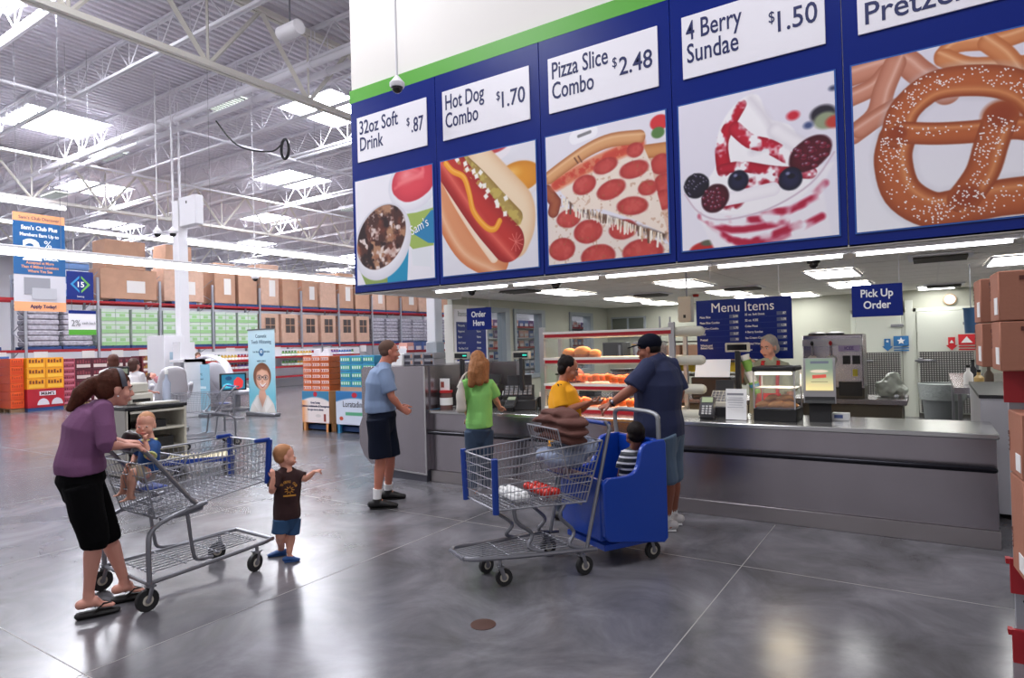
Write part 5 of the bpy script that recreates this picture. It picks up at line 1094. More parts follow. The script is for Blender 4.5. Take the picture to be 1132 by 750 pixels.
# drinks cups stack held near the worker are built with her
# ================================================================ carton rack on the right edge
CR_ = mat('carton_brown', 'A8705A', .75, var=.06, vscale=4, bump=.06, bscale=60); PRT = mat('carton_print', '5A2E26', .7)
t = thing('storage_rack', 'grey perforated rack upright with red beams at the right picture edge', 'rack', (0, 0, 0))
m = MB(); m.bx(.31, .385, 4.0, 4.06, .02, 1.9); m.build('upright', RACKGREY, t); m = MB()
for k in range(28): m.lathe((.347, 3.999, .3+k*.055), [(.009, 0), (.009, .002)], 8, axis=Matrix.Rotation(PI/2, 3, 'X'))
tag(m.build('slot_holes', BLACK, t), kind='stuff')
for xa, ya, zt in ((1.3, 4.0, 1.9), (.45, 4.6, 1.4), (1.3, 4.6, 1.4)): MB().bx(xa, xa+.075, ya, ya+.06, .02, zt).build('rear_upright', RACKGREY, t)
for z0, z1 in ((1.3, 1.43), (.36, .47), (.02, .12)):
    m = MB(); m.bx(.37, 1.3, 3.98, 4.03, z0, z1); m.bx(.5, 1.3, 4.62, 4.66, z0, z1); m.build('beam', RACKRED, t)
    m = MB(); m.bx(.29, .385, 3.975, 4.0, z0-.02, z1+.04); m.bx(.275, .295, 3.985, 4.03, z1+.01, z1+.035); m.build('beam_bracket', RACKRED, t)
    m = MB(); m.bx(.4, 1.5, 3.66, 4.7, z1, z1+.015); m.build('deck', mat('deck_wire', '8A8A90', .4, .6), t)
def carton(lab, x0, y0, z0, w=.29, d=.25, h=.225, rz=0.06):
    t = thing('shipping_carton', lab, 'carton', (x0, y0, z0), rz, group='cartons on the right rack')
    MB().bx(0, w, 0, d, 0, h, bev=.005).build('box', CR_, t)
    MB().bx(-.003, 0, .02, .11, .03, .11).build('shipping_label', LETW, t); MB().bx(.08, .17, -.003, 0, h-.045, h-.025).build('printed_mark', PRT, t)
    text('LLUB', .05, facing((-.002, d-.03, .1), (-1, 0, 0)) @ Matrix.Rotation(PI/2, 4, 'Z'), PRT, 'lettering', t, sx=.9, ext=.0004)
    MB().bx(.13, .16, .0, d, h, h+.001).build('tape_strip', TAPE, t)
for i, (x, y) in enumerate(((.22, 4.2), (.265, 3.75), (.56, 3.74), (.85, 3.75))):
    for k in range(2 + (1 if i == 1 else 0)):
        if i == 1 and k == 2: continue
        carton(['brown carton at the far left of the right rack', 'brown carton nearest the camera on the right rack', 'brown carton second row of the right rack', 'brown carton inner place on the right rack'][i]+(', lower of the pair', ', upper of the pair')[k], x, y, 1.525-.08+k*.262*.9, h=.232)
for k in range(2): carton('brown carton in the lower stack of the right rack, %s one' % ('bottom', 'top')[k], .325, 3.68, .487+k*.465, h=(.46, .3)[k], rz=.1)
for k in range(2): carton('brown carton beside the lower stack of the right rack, %s one' % ('bottom', 'top')[k], .63, 3.76, .487+k*.465, h=(.46, .3)[k], rz=0)
# ================================================================ shopping floor things
# white kiosk around the column
t = thing('service_kiosk', 'white kiosk cabinet with an open shelf beside the steel column', 'kiosk', (-16.9, 9.2, 0))
m = MB(); m.bx(-.95, -.1, -.1, .45, 0, 2.15, bev=.01); m.bx(.15, .5, .0, .4, 1.05, 1.95); m.bx(.15, .9, -.1, .45, 0, .95, bev=.01); m.bx(.52, .9, .35, .45, .95, 1.5); m.bx(.85, .9, -.1, .45, .95, 1.5); m.bx(.15, .9, -.1, .45, 1.42, 1.5); m.build('cabinet', WHITE, t)
MB().bx(-.098, -.092, .05, .25, 1.4, 1.7).build('notice', mat('notice_blue', 'A8C0D0', .5), t)
for i in range(5): b_ = thing('lotion_bottle', 'small blue and white bottle on the kiosk shelf, %s from the left' % NUM[i], 'bottle', (-16.5+i*.09, 9.3, .95), group='bottles on the kiosk shelf'); MB().lathe((0, 0, 0), [(.03, 0), (.03, .14), (.012, .18), (.012, .22)], 10).build('bottle', [mat('bt_blue', '3A78B0', .3), LETW][i % 2], b_); MB().cyl((0, 0, .22), (0, 0, .25), .014).build('cap', LETW, b_)
# retractable banner with a smiling woman in glasses
P = Paint(130, 260, (176, 214, 228)); P.mix(np.clip(1-P.V*2.5, 0, 1), (196, 222, 232)); P.mix(np.clip((P.V-.45)*3, 0, 1), (120, 196, 214))
P.poly([(.0, .99), (.08, .9), (.3, .78), (.72, .78), (.92, .88), (1, .99)], (226, 220, 214), .01); P.poly([(.36, .8), (.5, .93), (.66, .79), (.6, .72), (.4, .72)], (222, 170, 146), .01)
P.poly([(.3, .8), (.42, .93), (.38, .99), (.16, .88)], (238, 234, 230)); P.poly([(.7, .8), (.58, .93), (.62, .99), (.86, .88)], (238, 234, 230))
P.ell(.51, .555, .33, .16, (122, 72, 46), hi=(170, 110, 74)); P.ell(.53, .585, .25, .145, (236, 190, 164), edge=(212, 154, 126), soft=.02); P.poly([(.25, .52), (.3, .46), (.5, .42), (.75, .46), (.79, .54), (.7, .49), (.5, .47), (.33, .5)], (132, 80, 52), .02)
for x in (.4, .64): P.ell(x, .57, .095, .03, (90, 60, 54)); P.ell(x, .57, .082, .022, (226, 184, 164)); P.ell(x, .57, .03, .014, (60, 50, 56))
P.stroke([(.49, .565), (.56, .565)], .008, (80, 54, 50), sm=0); P.ell(.52, .615, .035, .02, (216, 156, 130)); P.stroke([(.42, .655), (.52, .675), (.64, .65)], .018, (248, 240, 238), sm=3); P.stroke([(.4, .648), (.52, .69), (.66, .645)], .006, (190, 90, 84), sm=3)
P.ell(.5, .27, .09, .045, (40, 104, 160)); P.ell(.5, .262, .06, .02, (220, 236, 244))
t = thing('standing_banner', 'tall pull-up banner with a smiling woman in glasses', 'banner', (-14.4, 10.2, 0), 0.0)
P.build('printed_sheet', 1.1, 2.15, facing((0, -.004, 1.13)), t); MB().bx(-.55, .55, -.003, .006, .06, 2.2).build('backing', WHITE, t); MB().bx(-.6, .6, -.1, .1, 0, .09, bev=.02).build('base', GREYMET, t); MB().cyl((0, .02, .05), (0, .02, 2.24), .012).build('pole', GREYMET, t); MB().bx(-.56, .56, -.015, .015, 2.2, 2.23).build('top_bar', GREYMET, t)
DT = mat('banner_text', '406078', .5)
for s, z, sz in (('Cosmetic', 2.0, .14), ('Teeth Whitening', 1.85, .14), ('Fast  Effective  Safe  Affordable', 1.62, .065), ('WHITE SCIENCE', 1.38, .06)): text(s, sz, facing((0, -.007, z)), DT, 'lettering', t, sx=.85, align='CENTER')
t = thing('small_floor_banner', 'short pale blue floor banner left of the background cart', 'banner', (-16.1, 9.5, 0))
MB().bx(-.52, .52, -.004, .004, .05, 1.35).build('sheet', mat('banner_pale', '8CBCD0', .5), t); MB().bx(-.55, .55, -.08, .08, 0, .06, bev=.01).build('base', GREYMET, t)
m = MB(); m.bx(-.4, .0, -.008, -.004, .7, .8); m.bx(.05, .35, -.008, -.004, .72, .78); m.build('logo_block', mat('logo_pale', 'D8E8F0', .5), t)
text('whitening', .1, facing((0, -.006, 1.08)), DT, 'lettering', t, align='CENTER'); text('while you wait', .08, facing((0, -.006, .95)), DT, 'lettering', t, align='CENTER')
# recliners
WV = mat('white_vinyl', 'DEDCE2', .35)
def recliner(lab, x, y, rz):
    t = thing('white_recliner', lab, 'recliner', (x, y, 0), rz)
    blend(MB().sweep([(0, .95, .62), (0, .3, .5), (0, -.25, .52), (0, -.6, .9), (0, -.8, 1.25)], [(.28, .06), (.3, .08), (.32, .1), (.32, .1), (.26, .08)], n=14, side=(1, 0, 0), rnd=True), 'seat_shell', WV, t, vox=.03)
    for s1 in (-1, 1): MB().sweep(smooth_path([(s1*.36, .3, .62), (s1*.38, -.2, .75), (s1*.36, -.6, 1.0)], 4), (.05), n=8, rnd=True).build('armrest', WV, t)
    MB().lathe((0, 0, 0), [(.4, 0), (.4, .05), (.12, .1), (.12, .45)], 20).build('pedestal', GREYMET, t); return t
recliner('white vinyl recliner carrying the child beside the kiosk', -13.8, 7.45, 1.2)
recliner('white vinyl recliner behind the small pale floor banner', -18.2, 11.3, .4)
recliner('white vinyl recliner between the two floor banners', -16.6, 10.9, .3)
arch = thing('white_recliner_arch', 'big white arch over the recliner behind the small banner', 'lamp', (-17.6, 10.7, 0)); MB().sweep(smooth_path([(-.9, 0, .9), (-.7, 0, 1.35), (0, 0, 1.55), (.7, 0, 1.4), (1.0, 0, 1.05)], 6), (.05, .14), n=10, rnd=True, side=(0, 0, 1)).build('arch_hood', WV, arch); MB().cyl((-.9, 0, 0), (-.9, 0, .95), .03).build('post', GREYMET, arch)  # plain white arch belonging to the recliners; it gives no light
t = thing('monitor_stand', 'flat monitor showing a blue and red picture on a thin stand', 'monitor', (-14.5, 9.45, 0), -.35)
MB().cyl((0, 0, 0), (0, 0, .75), .025).lathe((0, 0, 0), [(.25, 0), (.25, .03)], 20).build('stand', GREYMET, t); MB().bx(-.03, .03, -.31, .31, .7, 1.13, bev=.01).build('housing', BLACK, t)
P = Paint(50, 36, (40, 120, 150)); P.ell(.72, .6, .2, .4, (220, 60, 60), wob=.3); P.ell(.25, .75, .2, .16, (90, 200, 220)); P.ell(.3, .25, .14, .14, (30, 70, 110)); pm = P.build('lit_screen', .54, .36, facing((.032, 0, .915), (1, 0, 0)), t)
pm.data.materials.clear(); pm.data.materials.append(m_)
t = thing('coat_stand', 'stand with white lab coats hanging right of the woman banner', 'coat stand', (-12.9, 10.9, 0)); MB().cyl((0, 0, 0), (0, 0, 1.8), .02).lathe((0, 0, 0), [(.25, 0), (.25, .03)], 16).build('stand', GREYMET, t); MB().bx(-.35, .35, -.015, .015, 1.72, 1.76).build('hanger_bar', GREYMET, t)
for i, x in enumerate((-.17, .17)): c_ = tag(blend(MB().sweep([(x-12.9, 10.9, 1.66), (x-12.9, 10.9, 1.5), (x-12.9, 10.9, 1.1), (x-12.9, 10.9, .72)], [(.1, .06), (.2, .08), (.17, .07), (.2, .09)], n=12, side=(1, 0, 0)).sweep([(x-13.05, 10.9, 1.52), (x-13.12, 10.86, 1.05)], [.06, .05], n=8, rnd=True), 'lab_coat', mat('coat_white', 'E6E0E6', .7), None, vox=.02, folds=.03, fscale=7), 'white lab coat hanging on the stand, %s of two' % ('left', 'right')[i], 'coat')
# medicine displays
def med_display(lab, x, y, w, col, face, top, band, txt, rz):
    t = thing('cardboard_display', lab, 'display', (x, y, 0), rz)
    MB().bx(-w/2, w/2, -.0, .75, .17, .82, bev=.006).build('tray', mat('md'+col, col, .5), t)
    m = MB(); m.bx(-w/2, -w/2+.1, 0, .05, 0, .17); m.bx(w/2-.1, w/2, 0, .05, 0, .17); m.bx(-w/2, -w/2+.04, 0, .75, 0, .17); m.bx(w/2-.04, w/2, 0, .75, 0, .17); m.build('skirt', mat('md'+col, ''), t)
    MB().bx(-w/2+.06, w/2-.06, .1, .7, .03, .12).build('pallet', PALB, t)
    P = Paint(90, 80, face); P.mix(np.clip(.22-P.V+.12*(2*P.U-1)**2, 0, .05)*20, top); P.ell(.5, .1, .07, .08, (200, 40, 60))
    if txt[0]: P.poly([(.25, .62), (.85, .62), (.85, .72), (.25, .72)], (90, 170, 130)); P.ell(.14, .82, .05, .06, (190, 70, 40)); P.ell(.88, .75, .1, .13, (150, 200, 200)); P.poly([(.8, .2), (.98, .17), (.98, .27), (.8, .3)], (230, 190, 60))
    else: P.mix(np.clip((.25-P.U)*4, 0, 1)*(P.V > .3), (238, 160, 100)); P.poly([(.8, .72), (.88, .72), (.88, .95), (.8, .95)], (150, 60, 50)); P.ell(.6, .78, .1, .05, (214, 206, 204))
    P.build('printed_front', w-.01, .64, facing((0, -.003, .495)), t)
    if txt[0]: text(txt[0], .165, facing((-.33, -.0055, .52)), mat('text_dark', '30303E', .5), 'lettering', t, sx=.85)
    for k, s in enumerate(txt[1:]): text(s, .06, facing((0, -.0055, .56-.07*k)), LETB, 'lettering', t, sx=.85, align='CENTER', bold=.01)
    return t
med_display('orange cardboard display printed Great Tasting under boxed medicine', -10.45, 8.62, .82, 'E09A60', (238, 226, 224), (60, 130, 170), 0, ('', 'Great Tasting', "Children's Antihistamine & Decongestant", 'For ages two to eleven'), 0)
med_display('blue cardboard display printed Loratadine left of the man in blue', -9.32, 8.62, 1.05, '3A8CC0', (214, 222, 238), (50, 120, 180), 0, ('Loratadine',), 0)
def med_boxes(x, y, z0, w, rows, cols, c1, c2, c3, nm, hh, gaps=True):
    b = thing('medicine_case', '', 'case', group='medicine cases on the '+nm); bw = w/cols
    MB().bx(-bw/2+.004, bw/2-.004, 0, .5, 0, hh-.008, bev=.004).build('case', mat('mc'+c1, c1, .45), b); MB().bx(-bw*.42, bw*.42, -.004, 0, hh*.25, hh*.72).build('print_panel', mat('mc'+c2, c2, .45), b)
    m = MB()
    for k in range(4): xx = -bw*.38+k*bw*.2; m.bx(xx, xx+bw*.1, -.007, -.004, hh*.3, hh*.65)
    m.build('print_marks', mat('mc'+c3, c3, .45), b); f = True
    for r_ in range(rows):
        for c in range(cols):
            loc = (x-w/2+bw*(c+.5), y, z0+r_*hh); lb = 'medicine case on the %s, row %s up, %s column' % (nm, NUM[r_], ('left', 'middle', 'right')[c] if cols == 3 else NUM[c])
            if f: b.location = loc; b['label'] = lb; f = False
            else: dup(b, loc, label=lb)
med_boxes(-10.45, 8.65, .82, .8, 6, 3, 'D86A34', 'E8E0DC', 'B8401E', 'orange display', .117)
med_boxes(-9.32, 8.7, .9, .95, 4, 3, '3C96C0', '50B07A', 'E0EEF0', 'blue display', .155)
tag(MB().bx(-9.8, -8.84, 8.7, 9.3, .82, .9).build('case_tray', CARD), 'brown cardboard tray under the blue medicine cases', 'tray')
med_boxes(-8.1, 9.6, .5, .95, 5, 2, '38A0C4', 'D0E4E8', '2A7A9A', 'teal stack behind the man in blue', .16)
tag(MB().bx(-8.6, -7.6, 9.55, 10.2, 0, .5).build('display_plinth', mat('md3A8CC0', '')), 'blue plinth under the teal stack behind the man in blue', 'plinth')
# checkout desk
t = thing('checkout_desk', 'grey checkout desk with open shelves behind the baby', 'desk', (-9.3, 4.65, 0), 0)
m = MB(); m.bx(-.9, .42, -.42, .42, .9, .95, bev=.008); m.build('desktop', mat('desk_black', '26262A', .3), t); MB().bx(-.88, .4, -.42, -.39, .03, .9).bx(-.88, -.85, -.4, .4, .03, .9).bx(.0, .03, -.4, .4, .03, .9).build('side_panel', mat('desk_grey', '9A9690', .5), t)
MB().bx(.03, .42, .37, .4, .03, .9).bx(.03, .42, -.39, -.36, .03, .9).bx(.39, .42, -.4, -.36, .03, .9).build('end_panel', PUT, t)
for z in (.06, .35, .62, .87): MB().bx(.03, .42, -.36, .37, z-.015, z+.015).build('shelf', PUT, t)
MB().bx(.1, .36, -.2, .15, .635, .74, bev=.01).build('shelf_box', DGR, t); MB().bx(.1, .36, -.1, .25, .365, .5, bev=.01).build('shelf_box', DGR, t)
t = thing('receipt_printer', 'beige receipt printer on the checkout desk', 'printer', (-9.35, 4.6, .95), 0); MB().bx(-.15, .15, -.17, .17, 0, .16, bev=.02).bx(-.12, .12, -.12, .12, .16, .3, bev=.02).build('body', PUT, t); MB().bx(.15, .155, -.12, .12, .04, .08).build('paper_slot', BLACK, t)
t = thing('keyboard', 'pale keyboard lying on the checkout desk edge', 'keyboard', (-9.05, 4.75, .95)); MB().bx(-.1, .1, -.25, .25, 0, .03, bev=.006).build('body', PUT, t); MB().bx(-.08, .08, -.22, .22, .03, .036).build('keys', LETW, t)
t = thing('desk_display', 'small dark display on a pole on the checkout desk', 'display', (-9.6, 4.5, .95)); MB().cyl((0, 0, 0), (0, 0, .4), .018).build('pole', DGR, t); MB().bx(-.03, .03, -.13, .13, .4, .53, bev=.01).build('housing', DGR, t); MB().bx(.03, .034, -.1, .1, .43, .5).build('screen', mat('lcd', ''), t)
t = thing('spray_bottle', 'clear pump bottle on the checkout desk', 'bottle', (-9.2, 4.95, .95)); MB().lathe((0, 0, 0), [(.05, 0), (.055, .02), (.055, .28), (.02, .34), (.02, .4)], 14).build('bottle', mat('bottle_pale', 'B4BCD0', .15), t); MB().lathe((0, 0, .4), [(.025, 0), (.025, .06), (.01, .08)], 10).build('pump', LETW, t)
# drain
tag(MB().lathe((-2.241, 3.023, 0), [(.075, .0), (.075, .003), (.066, .004), (.0, .004)], 28).build('floor_drain', mat('drain_brown', '5A4038', .5, .4)), 'round brown drain cover set in the concrete floor', 'drain cover')
# ================================================================ shopping carts
CT = mat('cart_tube', '86878E', .35, .75); CW = mat('cart_wire', 'A2A3AA', .38, .7); CB = mat('cart_blue', '123C96', .35); TYRE = mat('tyre_black', '1E1E20', .6); HUB = mat('hub_cream', 'C8C2B4', .4)
def caster(par, x, y, r=.068, top=.2, rz=0.0, nm='wheel'):
    w = MB(); A = Matrix.Rotation(rz, 3, 'Z') @ Matrix.Rotation(PI/2, 3, 'Y')
    w.lathe((x, y, r), [(r*.72, -.016), (r*.96, -.016), (r, -.008), (r, .008), (r*.96, .016), (r*.72, .016)], 20, 0, axis=A); w.lathe((x, y, r), [(.02, -.018), (r*.74, -.013), (r*.74, .013), (.02, .018)], 20, 1, axis=A)
    w.lathe((x, y, r), [(.018, -.024), (.018, .024)], 10, 2, axis=A); o = w.build(nm, [TYRE, HUB, GREYMET], par)
    f = MB(); a = Vector((math.cos(rz), math.sin(rz), 0))*.026; b = Vector((-math.sin(rz), math.cos(rz), 0))*.022; c = Vector((x, y, 0))
    for s1 in (-1, 1): f.sweep([c+a*s1+Vector((0, 0, r)), c+a*s1+b+Vector((0, 0, r*2+.01))], [(.014, .003)]*2, n=6, side=(-math.sin(rz), math.cos(rz), 0))
    f.box(c+b+Vector((0, 0, r*2+.012)), (.06, .05, .008), rot=rz); f.cyl(c+b+Vector((0, 0, r*2+.01)), c+b+Vector((0, 0, top)), .013, n=8); f.build('fork', GREYMET, o)
def quadwires(m, a, b, c, d, nu, nv, r=.002, edge=.005):
    """wires over the bilinear patch a-b (bottom) d-c (top); nu upright wires, nv level ones"""
    a, b, c, d = [Vector(q) for q in (a, b, c, d)]
    for i in range(nu+1): t = i/nu; m.cyl(a.lerp(b, t), d.lerp(c, t), edge if i in (0, nu) else r, n=5)
    for j in range(nv+1): t = j/nv; m.cyl(a.lerp(d, t), b.lerp(c, t), edge if j in (0, nv) else r*1.7, n=5)
def cart(lab, loc, rz, sty='A', handle='grey', bumpers=True, seat=True, fine=1.0):
    t = thing('shopping_cart', lab, 'shopping cart', (*loc, 0), rz, group='shopping carts')
    if sty == 'A':
        yb, zb, yf, zf, ztr, ztf = .1, .56, .92, .65, .93, .95; wbr, wbf, wtr, wtf = .24, .235, .30, .26; hy, hz = -.05, 1.03; wr, wf, ywf = .33, .26, .80; nose = (.96, .2); hw = .3
    else:
        yb, zb, yf, zf, ztr, ztf = -.05, .5, .67, .54, .93, .87; wbr, wbf, wtr, wtf = .22, .235, .27, .25; hy, hz = -.24, 1.04; wr, wf, ywf = .25, .14, .58; nose = (.86, .22); hw = .26
    yr = yb-.1 if sty == 'A' else -.17
    f = MB()
    for s in (-1, 1):
        if sty == 'A':
            f.sweep(smooth_path([(s*hw, hy, hz), (s*hw, .03, 1.0), (s*hw*.97, .3, .66), (s*hw*.95, .36, .6), (s*hw*.92, .38, .56), (s*hw*.9, .12, .545)], 5), .0145, n=8)
            f.sweep(smooth_path([(s*.3, .42, .6), (s*.3, .2, .56), (s*.31, .05, .5), (s*.32, .02, .4), (s*.325, .02, .17)], 5), .0165, n=8)
            f.sweep(smooth_path([(s*.27, .3, .54), (s*.27, .33, .3), (s*.27, .36, .22), (s*.25, .48, .2)], 5), .013, n=8)
            f.sweep(smooth_path([(s*.325, .0, .17), (s*.3, .4, .18), (s*.27, .85, .195), (s*.24, .95, .2)], 4), .015, n=8)
        else:
            f.sweep(smooth_path([(s*hw*.9, hy+.02, hz+.02), (s*hw, hy, hz-.03), (s*hw, hy+.03, .9), (s*.25, -.02, .17)], 4), .0145, n=8)
            f.sweep(smooth_path([(s*.16, .5, .52), (s*.16, .48, .42), (s*.15, .36, .32), (s*.17, .4, .24), (s*.2, .3, .2)], 5), .014, n=8)
            f.sweep(smooth_path([(s*.2, .12, .5), (s*.2, .16, .42), (s*.2, .05, .3), (s*.22, .1, .22), (s*.24, .0, .18)], 5), .014, n=8)
            f.sweep(smooth_path([(s*.26, -.1, .165), (s*.25, .1, .18), (s*.2, .5, .2), (s*.16, .79, .22), (s*.1, .855, .22)], 4), .0155, n=8)
    f.cyl((-nose_w(sty), nose[0], nose[1]), (nose_w(sty), nose[0], nose[1]), .0155, n=8)
    f.cyl((-wr+.02, .02, .165), (wr-.02, .02, .165), .013, n=8); f.cyl((-.2, yb+.03, zb-.015), (.2, yb+.03, zb-.015), .01, n=8)
    f.build('frame', CT, t)
    MB().cyl((-hw, hy, hz), (hw, hy, hz), .0165, n=10).build('push_handle', CT if handle == 'grey' else CB, t)
    r = MB(); nb = 9
    for i in range(nb): x = -.22+.44*i/(nb-1); r.cyl((x*(1.05 if sty == 'A' else .95), .06, .205), (x*(.85 if sty == 'A' else .5), .86, .215), .004, n=5)
    for y in (.08, .3, .55, .84): w = .26-.07*y if sty == 'A' else .24-.12*y; r.cyl((-w, y, .2+.012*y), (w, y, .2+.012*y), .005, n=5)
    r.build('lower_rack', CW, t)
    b = MB(); k = fine
    BL = lambda y: None
    A = [(-wbr, yb, zb), (wbr, yb, zb), (wbf, yf, zf), (-wbf, yf, zf)]; T = [(-wtr, yr, ztr), (wtr, yr, ztr), (wtf, yf+.01, ztf), (-wtf, yf+.01, ztf)]
    quadwires(b, A[1], A[2], T[2], T[1], int(27*k), 6, edge=.0065); quadwires(b, A[0], A[3], T[3], T[0], int(27*k), 6, edge=.0065)
    quadwires(b, A[3], A[2], T[2], T[3], int(18*k), 5, edge=.0065); quadwires(b, A[0], A[1], A[2], A[3], int(9*k), int(16*k), edge=.005)
    b.build('basket', CW, t)
    g = MB(); quadwires(g, A[0], A[1], T[1], T[0], int(12*k), 4); g.build('rear_gate', CW, t)
    if seat:
        s_ = MB(); y0, y1 = yr+.06, yr+.26; zs = zb+.17; zt_ = ztr-.01 if sty == 'A' else ztr+.1
        quadwires(s_, (-.19, y1-.02, zs), (.19, y1-.02, zs), (.22, y1+.08, zt_), (-.22, y1+.08, zt_), 12, 4, edge=.006)
        quadwires(s_, (-.19, y0-.02, zs), (.19, y0-.02, zs), (.19, y1-.02, zs), (-.19, y1-.02, zs), 8, 4)
        s_.build('child_seat', CW, t); MB().box((0, (y0+y1)/2-.02, zs+.008), (.36, .17, .012), bev=.004).build('seat_flap', CB, t)
    if bumpers:
        for s in (-1, 1):
            m = MB(); m.sweep([(s*(wbf+.012), yf+.008, zf-.02), (s*(wtf+.012), yf+.016, ztf+.015)], [(.024, .022)]*2, n=8)
            if sty == 'A': m.sweep([(s*(wtf+.01), yf+.02, ztf+.012), (s*(wtf+.0), yf-.1, ztf+.012)], [(.016, .01)]*2, n=8)
            m.build('corner_bumper', CB, t)
    for s in (-1, 1): caster(t, s*wr, 0, .072 if sty == 'A' else .066, .18); caster(t, s*wf, ywf, .066 if sty == 'A' else .06, .2, rz=.25*s)
    return t
def nose_w(sty): return .25 if sty == 'A' else .115
cart('grey wire shopping cart pushed by the woman in the purple sweater', (-4.55, 2.13), -.04, 'A')
c2 = cart('wire shopping cart with a blue handle, blanket and blue bench behind', (-2.31, 4.16), 2.63, 'B', 'blue')
cart('empty wire shopping cart standing alone in the background by the banners', (-10.6, 6.85), 2.85, 'A', 'blue', fine=.7, bumpers=False)
# blue child bench towed behind the second cart
RB = Matrix.Rotation(2.63, 3, 'Z')
t = thing('child_bench', 'blue plastic child bench carriage fixed behind the cart', 'child bench', (-2.31, 4.16, 0), 2.63)
BP = mat('bench_blue', '0E3FA6', .28, bump=.02, bscale=20)
prof = smooth_path([(-.2, .655), (-.34, .655), (-.43, .67), (-.475, .73), (-.5, .82), (-.54, .87), (-.6, .885)], 4)+[(-.72, .89), (-.735, .86), (-.735, .15), (-.7, .12), (-.2, .2), (-.16, .24), (-.15, .62)]
for s in (-1, 1):
    m = MB(); m.prism(prof, 0, s*.27-.022, s*.27+.022); o = m.build('side_panel', BP, t); md = o.modifiers.new('b', 'BEVEL'); md.width = .008; md.segments = 2; md.limit_method = 'ANGLE'
m = MB(); m.bx(-.25, .25, -.2, -.15, .2, .64, bev=.01); m.build('front_panel', BP, t); MB().bx(-.25, .25, -.735, -.69, .14, .885, bev=.012).build('back_rest', BP, t); MB().bx(-.25, .25, -.7, -.42, .36, .41, bev=.01).build('seat', BP, t); MB().bx(-.25, .25, -.72, -.18, .13, .17).build('floor_pan', BP, t)
MB().sweep(smooth_path([(-.25, -.7, .86), (-.25, -.7, 1.0), (-.24, -.7, 1.06), (-.17, -.7, 1.085), (0, -.7, 1.09), (.2, -.7, 1.085), (.28, -.7, 1.06), (.29, -.7, 1.0), (.27, -.7, .86)], 4), .018, n=10).build('push_bar', mat('bar_grey', '96989C', .4, .6), t)
for s in (-1, 1): caster(t, s*.24, -.62, .066, .15)
# things carried by the second cart: local spot -> world
def C2(x, y, z): v = RB @ Vector((x, y, z)); return Vector((v.x-2.31, v.y+4.16, z))
BRN = mat('brown_blanket', '5E3830', .85, bump=.15, bscale=50)
m = MB()
XS = tuple(RB @ Vector((1, 0, 0)))
for (yy, zz, ry, rz_, x0, x1, tl) in ((.01, .95, .12, .036, -.2, .22, .0), (.0, 1.01, .13, .036, -.22, .27, .015), (.005, 1.07, .125, .036, -.2, .31, -.015), (.0, 1.12, .1, .032, -.12, .25, .01)):
    m.sweep([C2(x0, yy, zz-.012), C2(x0*.5, yy+tl, zz), C2(0, yy, zz+.01), C2(x1*.5, yy-tl, zz), C2(x1, yy, zz-.035)], [(ry*.8, rz_*.9), (ry, rz_), (ry, rz_), (ry, rz_), (ry*.6, rz_*.6)], n=16, side=tuple(RB @ Vector((0, 1, 0))), rnd=True)
tag(blend(m, 'brown_blanket', BRN, None, vox=.007, it=2, folds=.016, fscale=8, stretch=(1, 1, 2.4)), 'bulky folded brown blanket piled on the child seat of the cart', 'blanket')
m = MB().sweep([C2(0, -.13, .84), C2(0, -.02, .79), C2(0, .07, .8)], [(.19, .07), (.2, .08), (.19, .07)], n=12, side=tuple(RB @ Vector((1, 0, 0))), rnd=True)
tag(blend(m, 'denim_bundle', mat('denim_pale', '8A94AC', .8, bump=.1, bscale=60), None, vox=.01, folds=.03, fscale=14), 'pale grey blue cloth bundle under the brown blanket in the cart', 'cloth')
t = thing('egg_carton', 'white egg carton pair lying on the cart basket floor', 'egg carton', C2(.0, .42, .545), 2.63)
m = MB(); m.bx(-.15, .15, -.06, .06, 0, .05, bev=.015)
m.build('tray', LETW, t); m = MB()
for i in range(6):
    for j in range(2): m.ell((-.12+i*.048, -.028+j*.056, .05), (.024, .026, .022), 10)
m.build('lid_domes', LETW, t)
t = thing('tomato_pack', 'clear pack of red tomatoes on the cart basket floor', 'tomato pack', C2(-.02, .2, .53), 2.63)
MB().bx(-.16, .16, -.08, .08, 0, .02, bev=.004).build('tray', glassmat('tray_clear', (.9, .9, .92), .15), t)
for i in range(5):
    for j in range(2):
        o = MB().ell((0, 0, 0), (.036, .036, .031), 14).build('tomato', mat('tomato_red', 'C82A1E', .2), loc=C2(-.14+i*.07-.02, .165+j*.07, .53+.055)); tag(o, 'red tomato in the clear pack in the cart, %s of the %s row' % (NUM[i], ('near', 'far')[j]), 'tomato', 'tomatoes in the pack')
# flatbed dolly seen through the first cart
t = thing('flatbed_dolly', 'low flatbed dolly with a blue edge seen through the first cart', 'dolly', (-8.45, 5.0, 0), .95)
MB().bx(-.42, .42, -.25, .25, .2, .23, bev=.006).build('deck', mat('deck_beige', 'C8BE9C', .6), t); MB().bx(-.44, .44, -.275, -.25, .17, .235, bev=.006).bx(-.44, .44, .25, .275, .17, .235).build('edge_rail', CB, t)
m = MB()
for k in range(18): m.bx(-.4+k*.046, -.38+k*.046, -.24, .24, .23, .24)
m.build('deck_rib', mat('deck_rib', 'DCD2B0', .6), t)
for sx in (-.34, .34):
    for sy in (-.2, .2): caster(t, sx, sy, .075, .2, rz=PI/2)
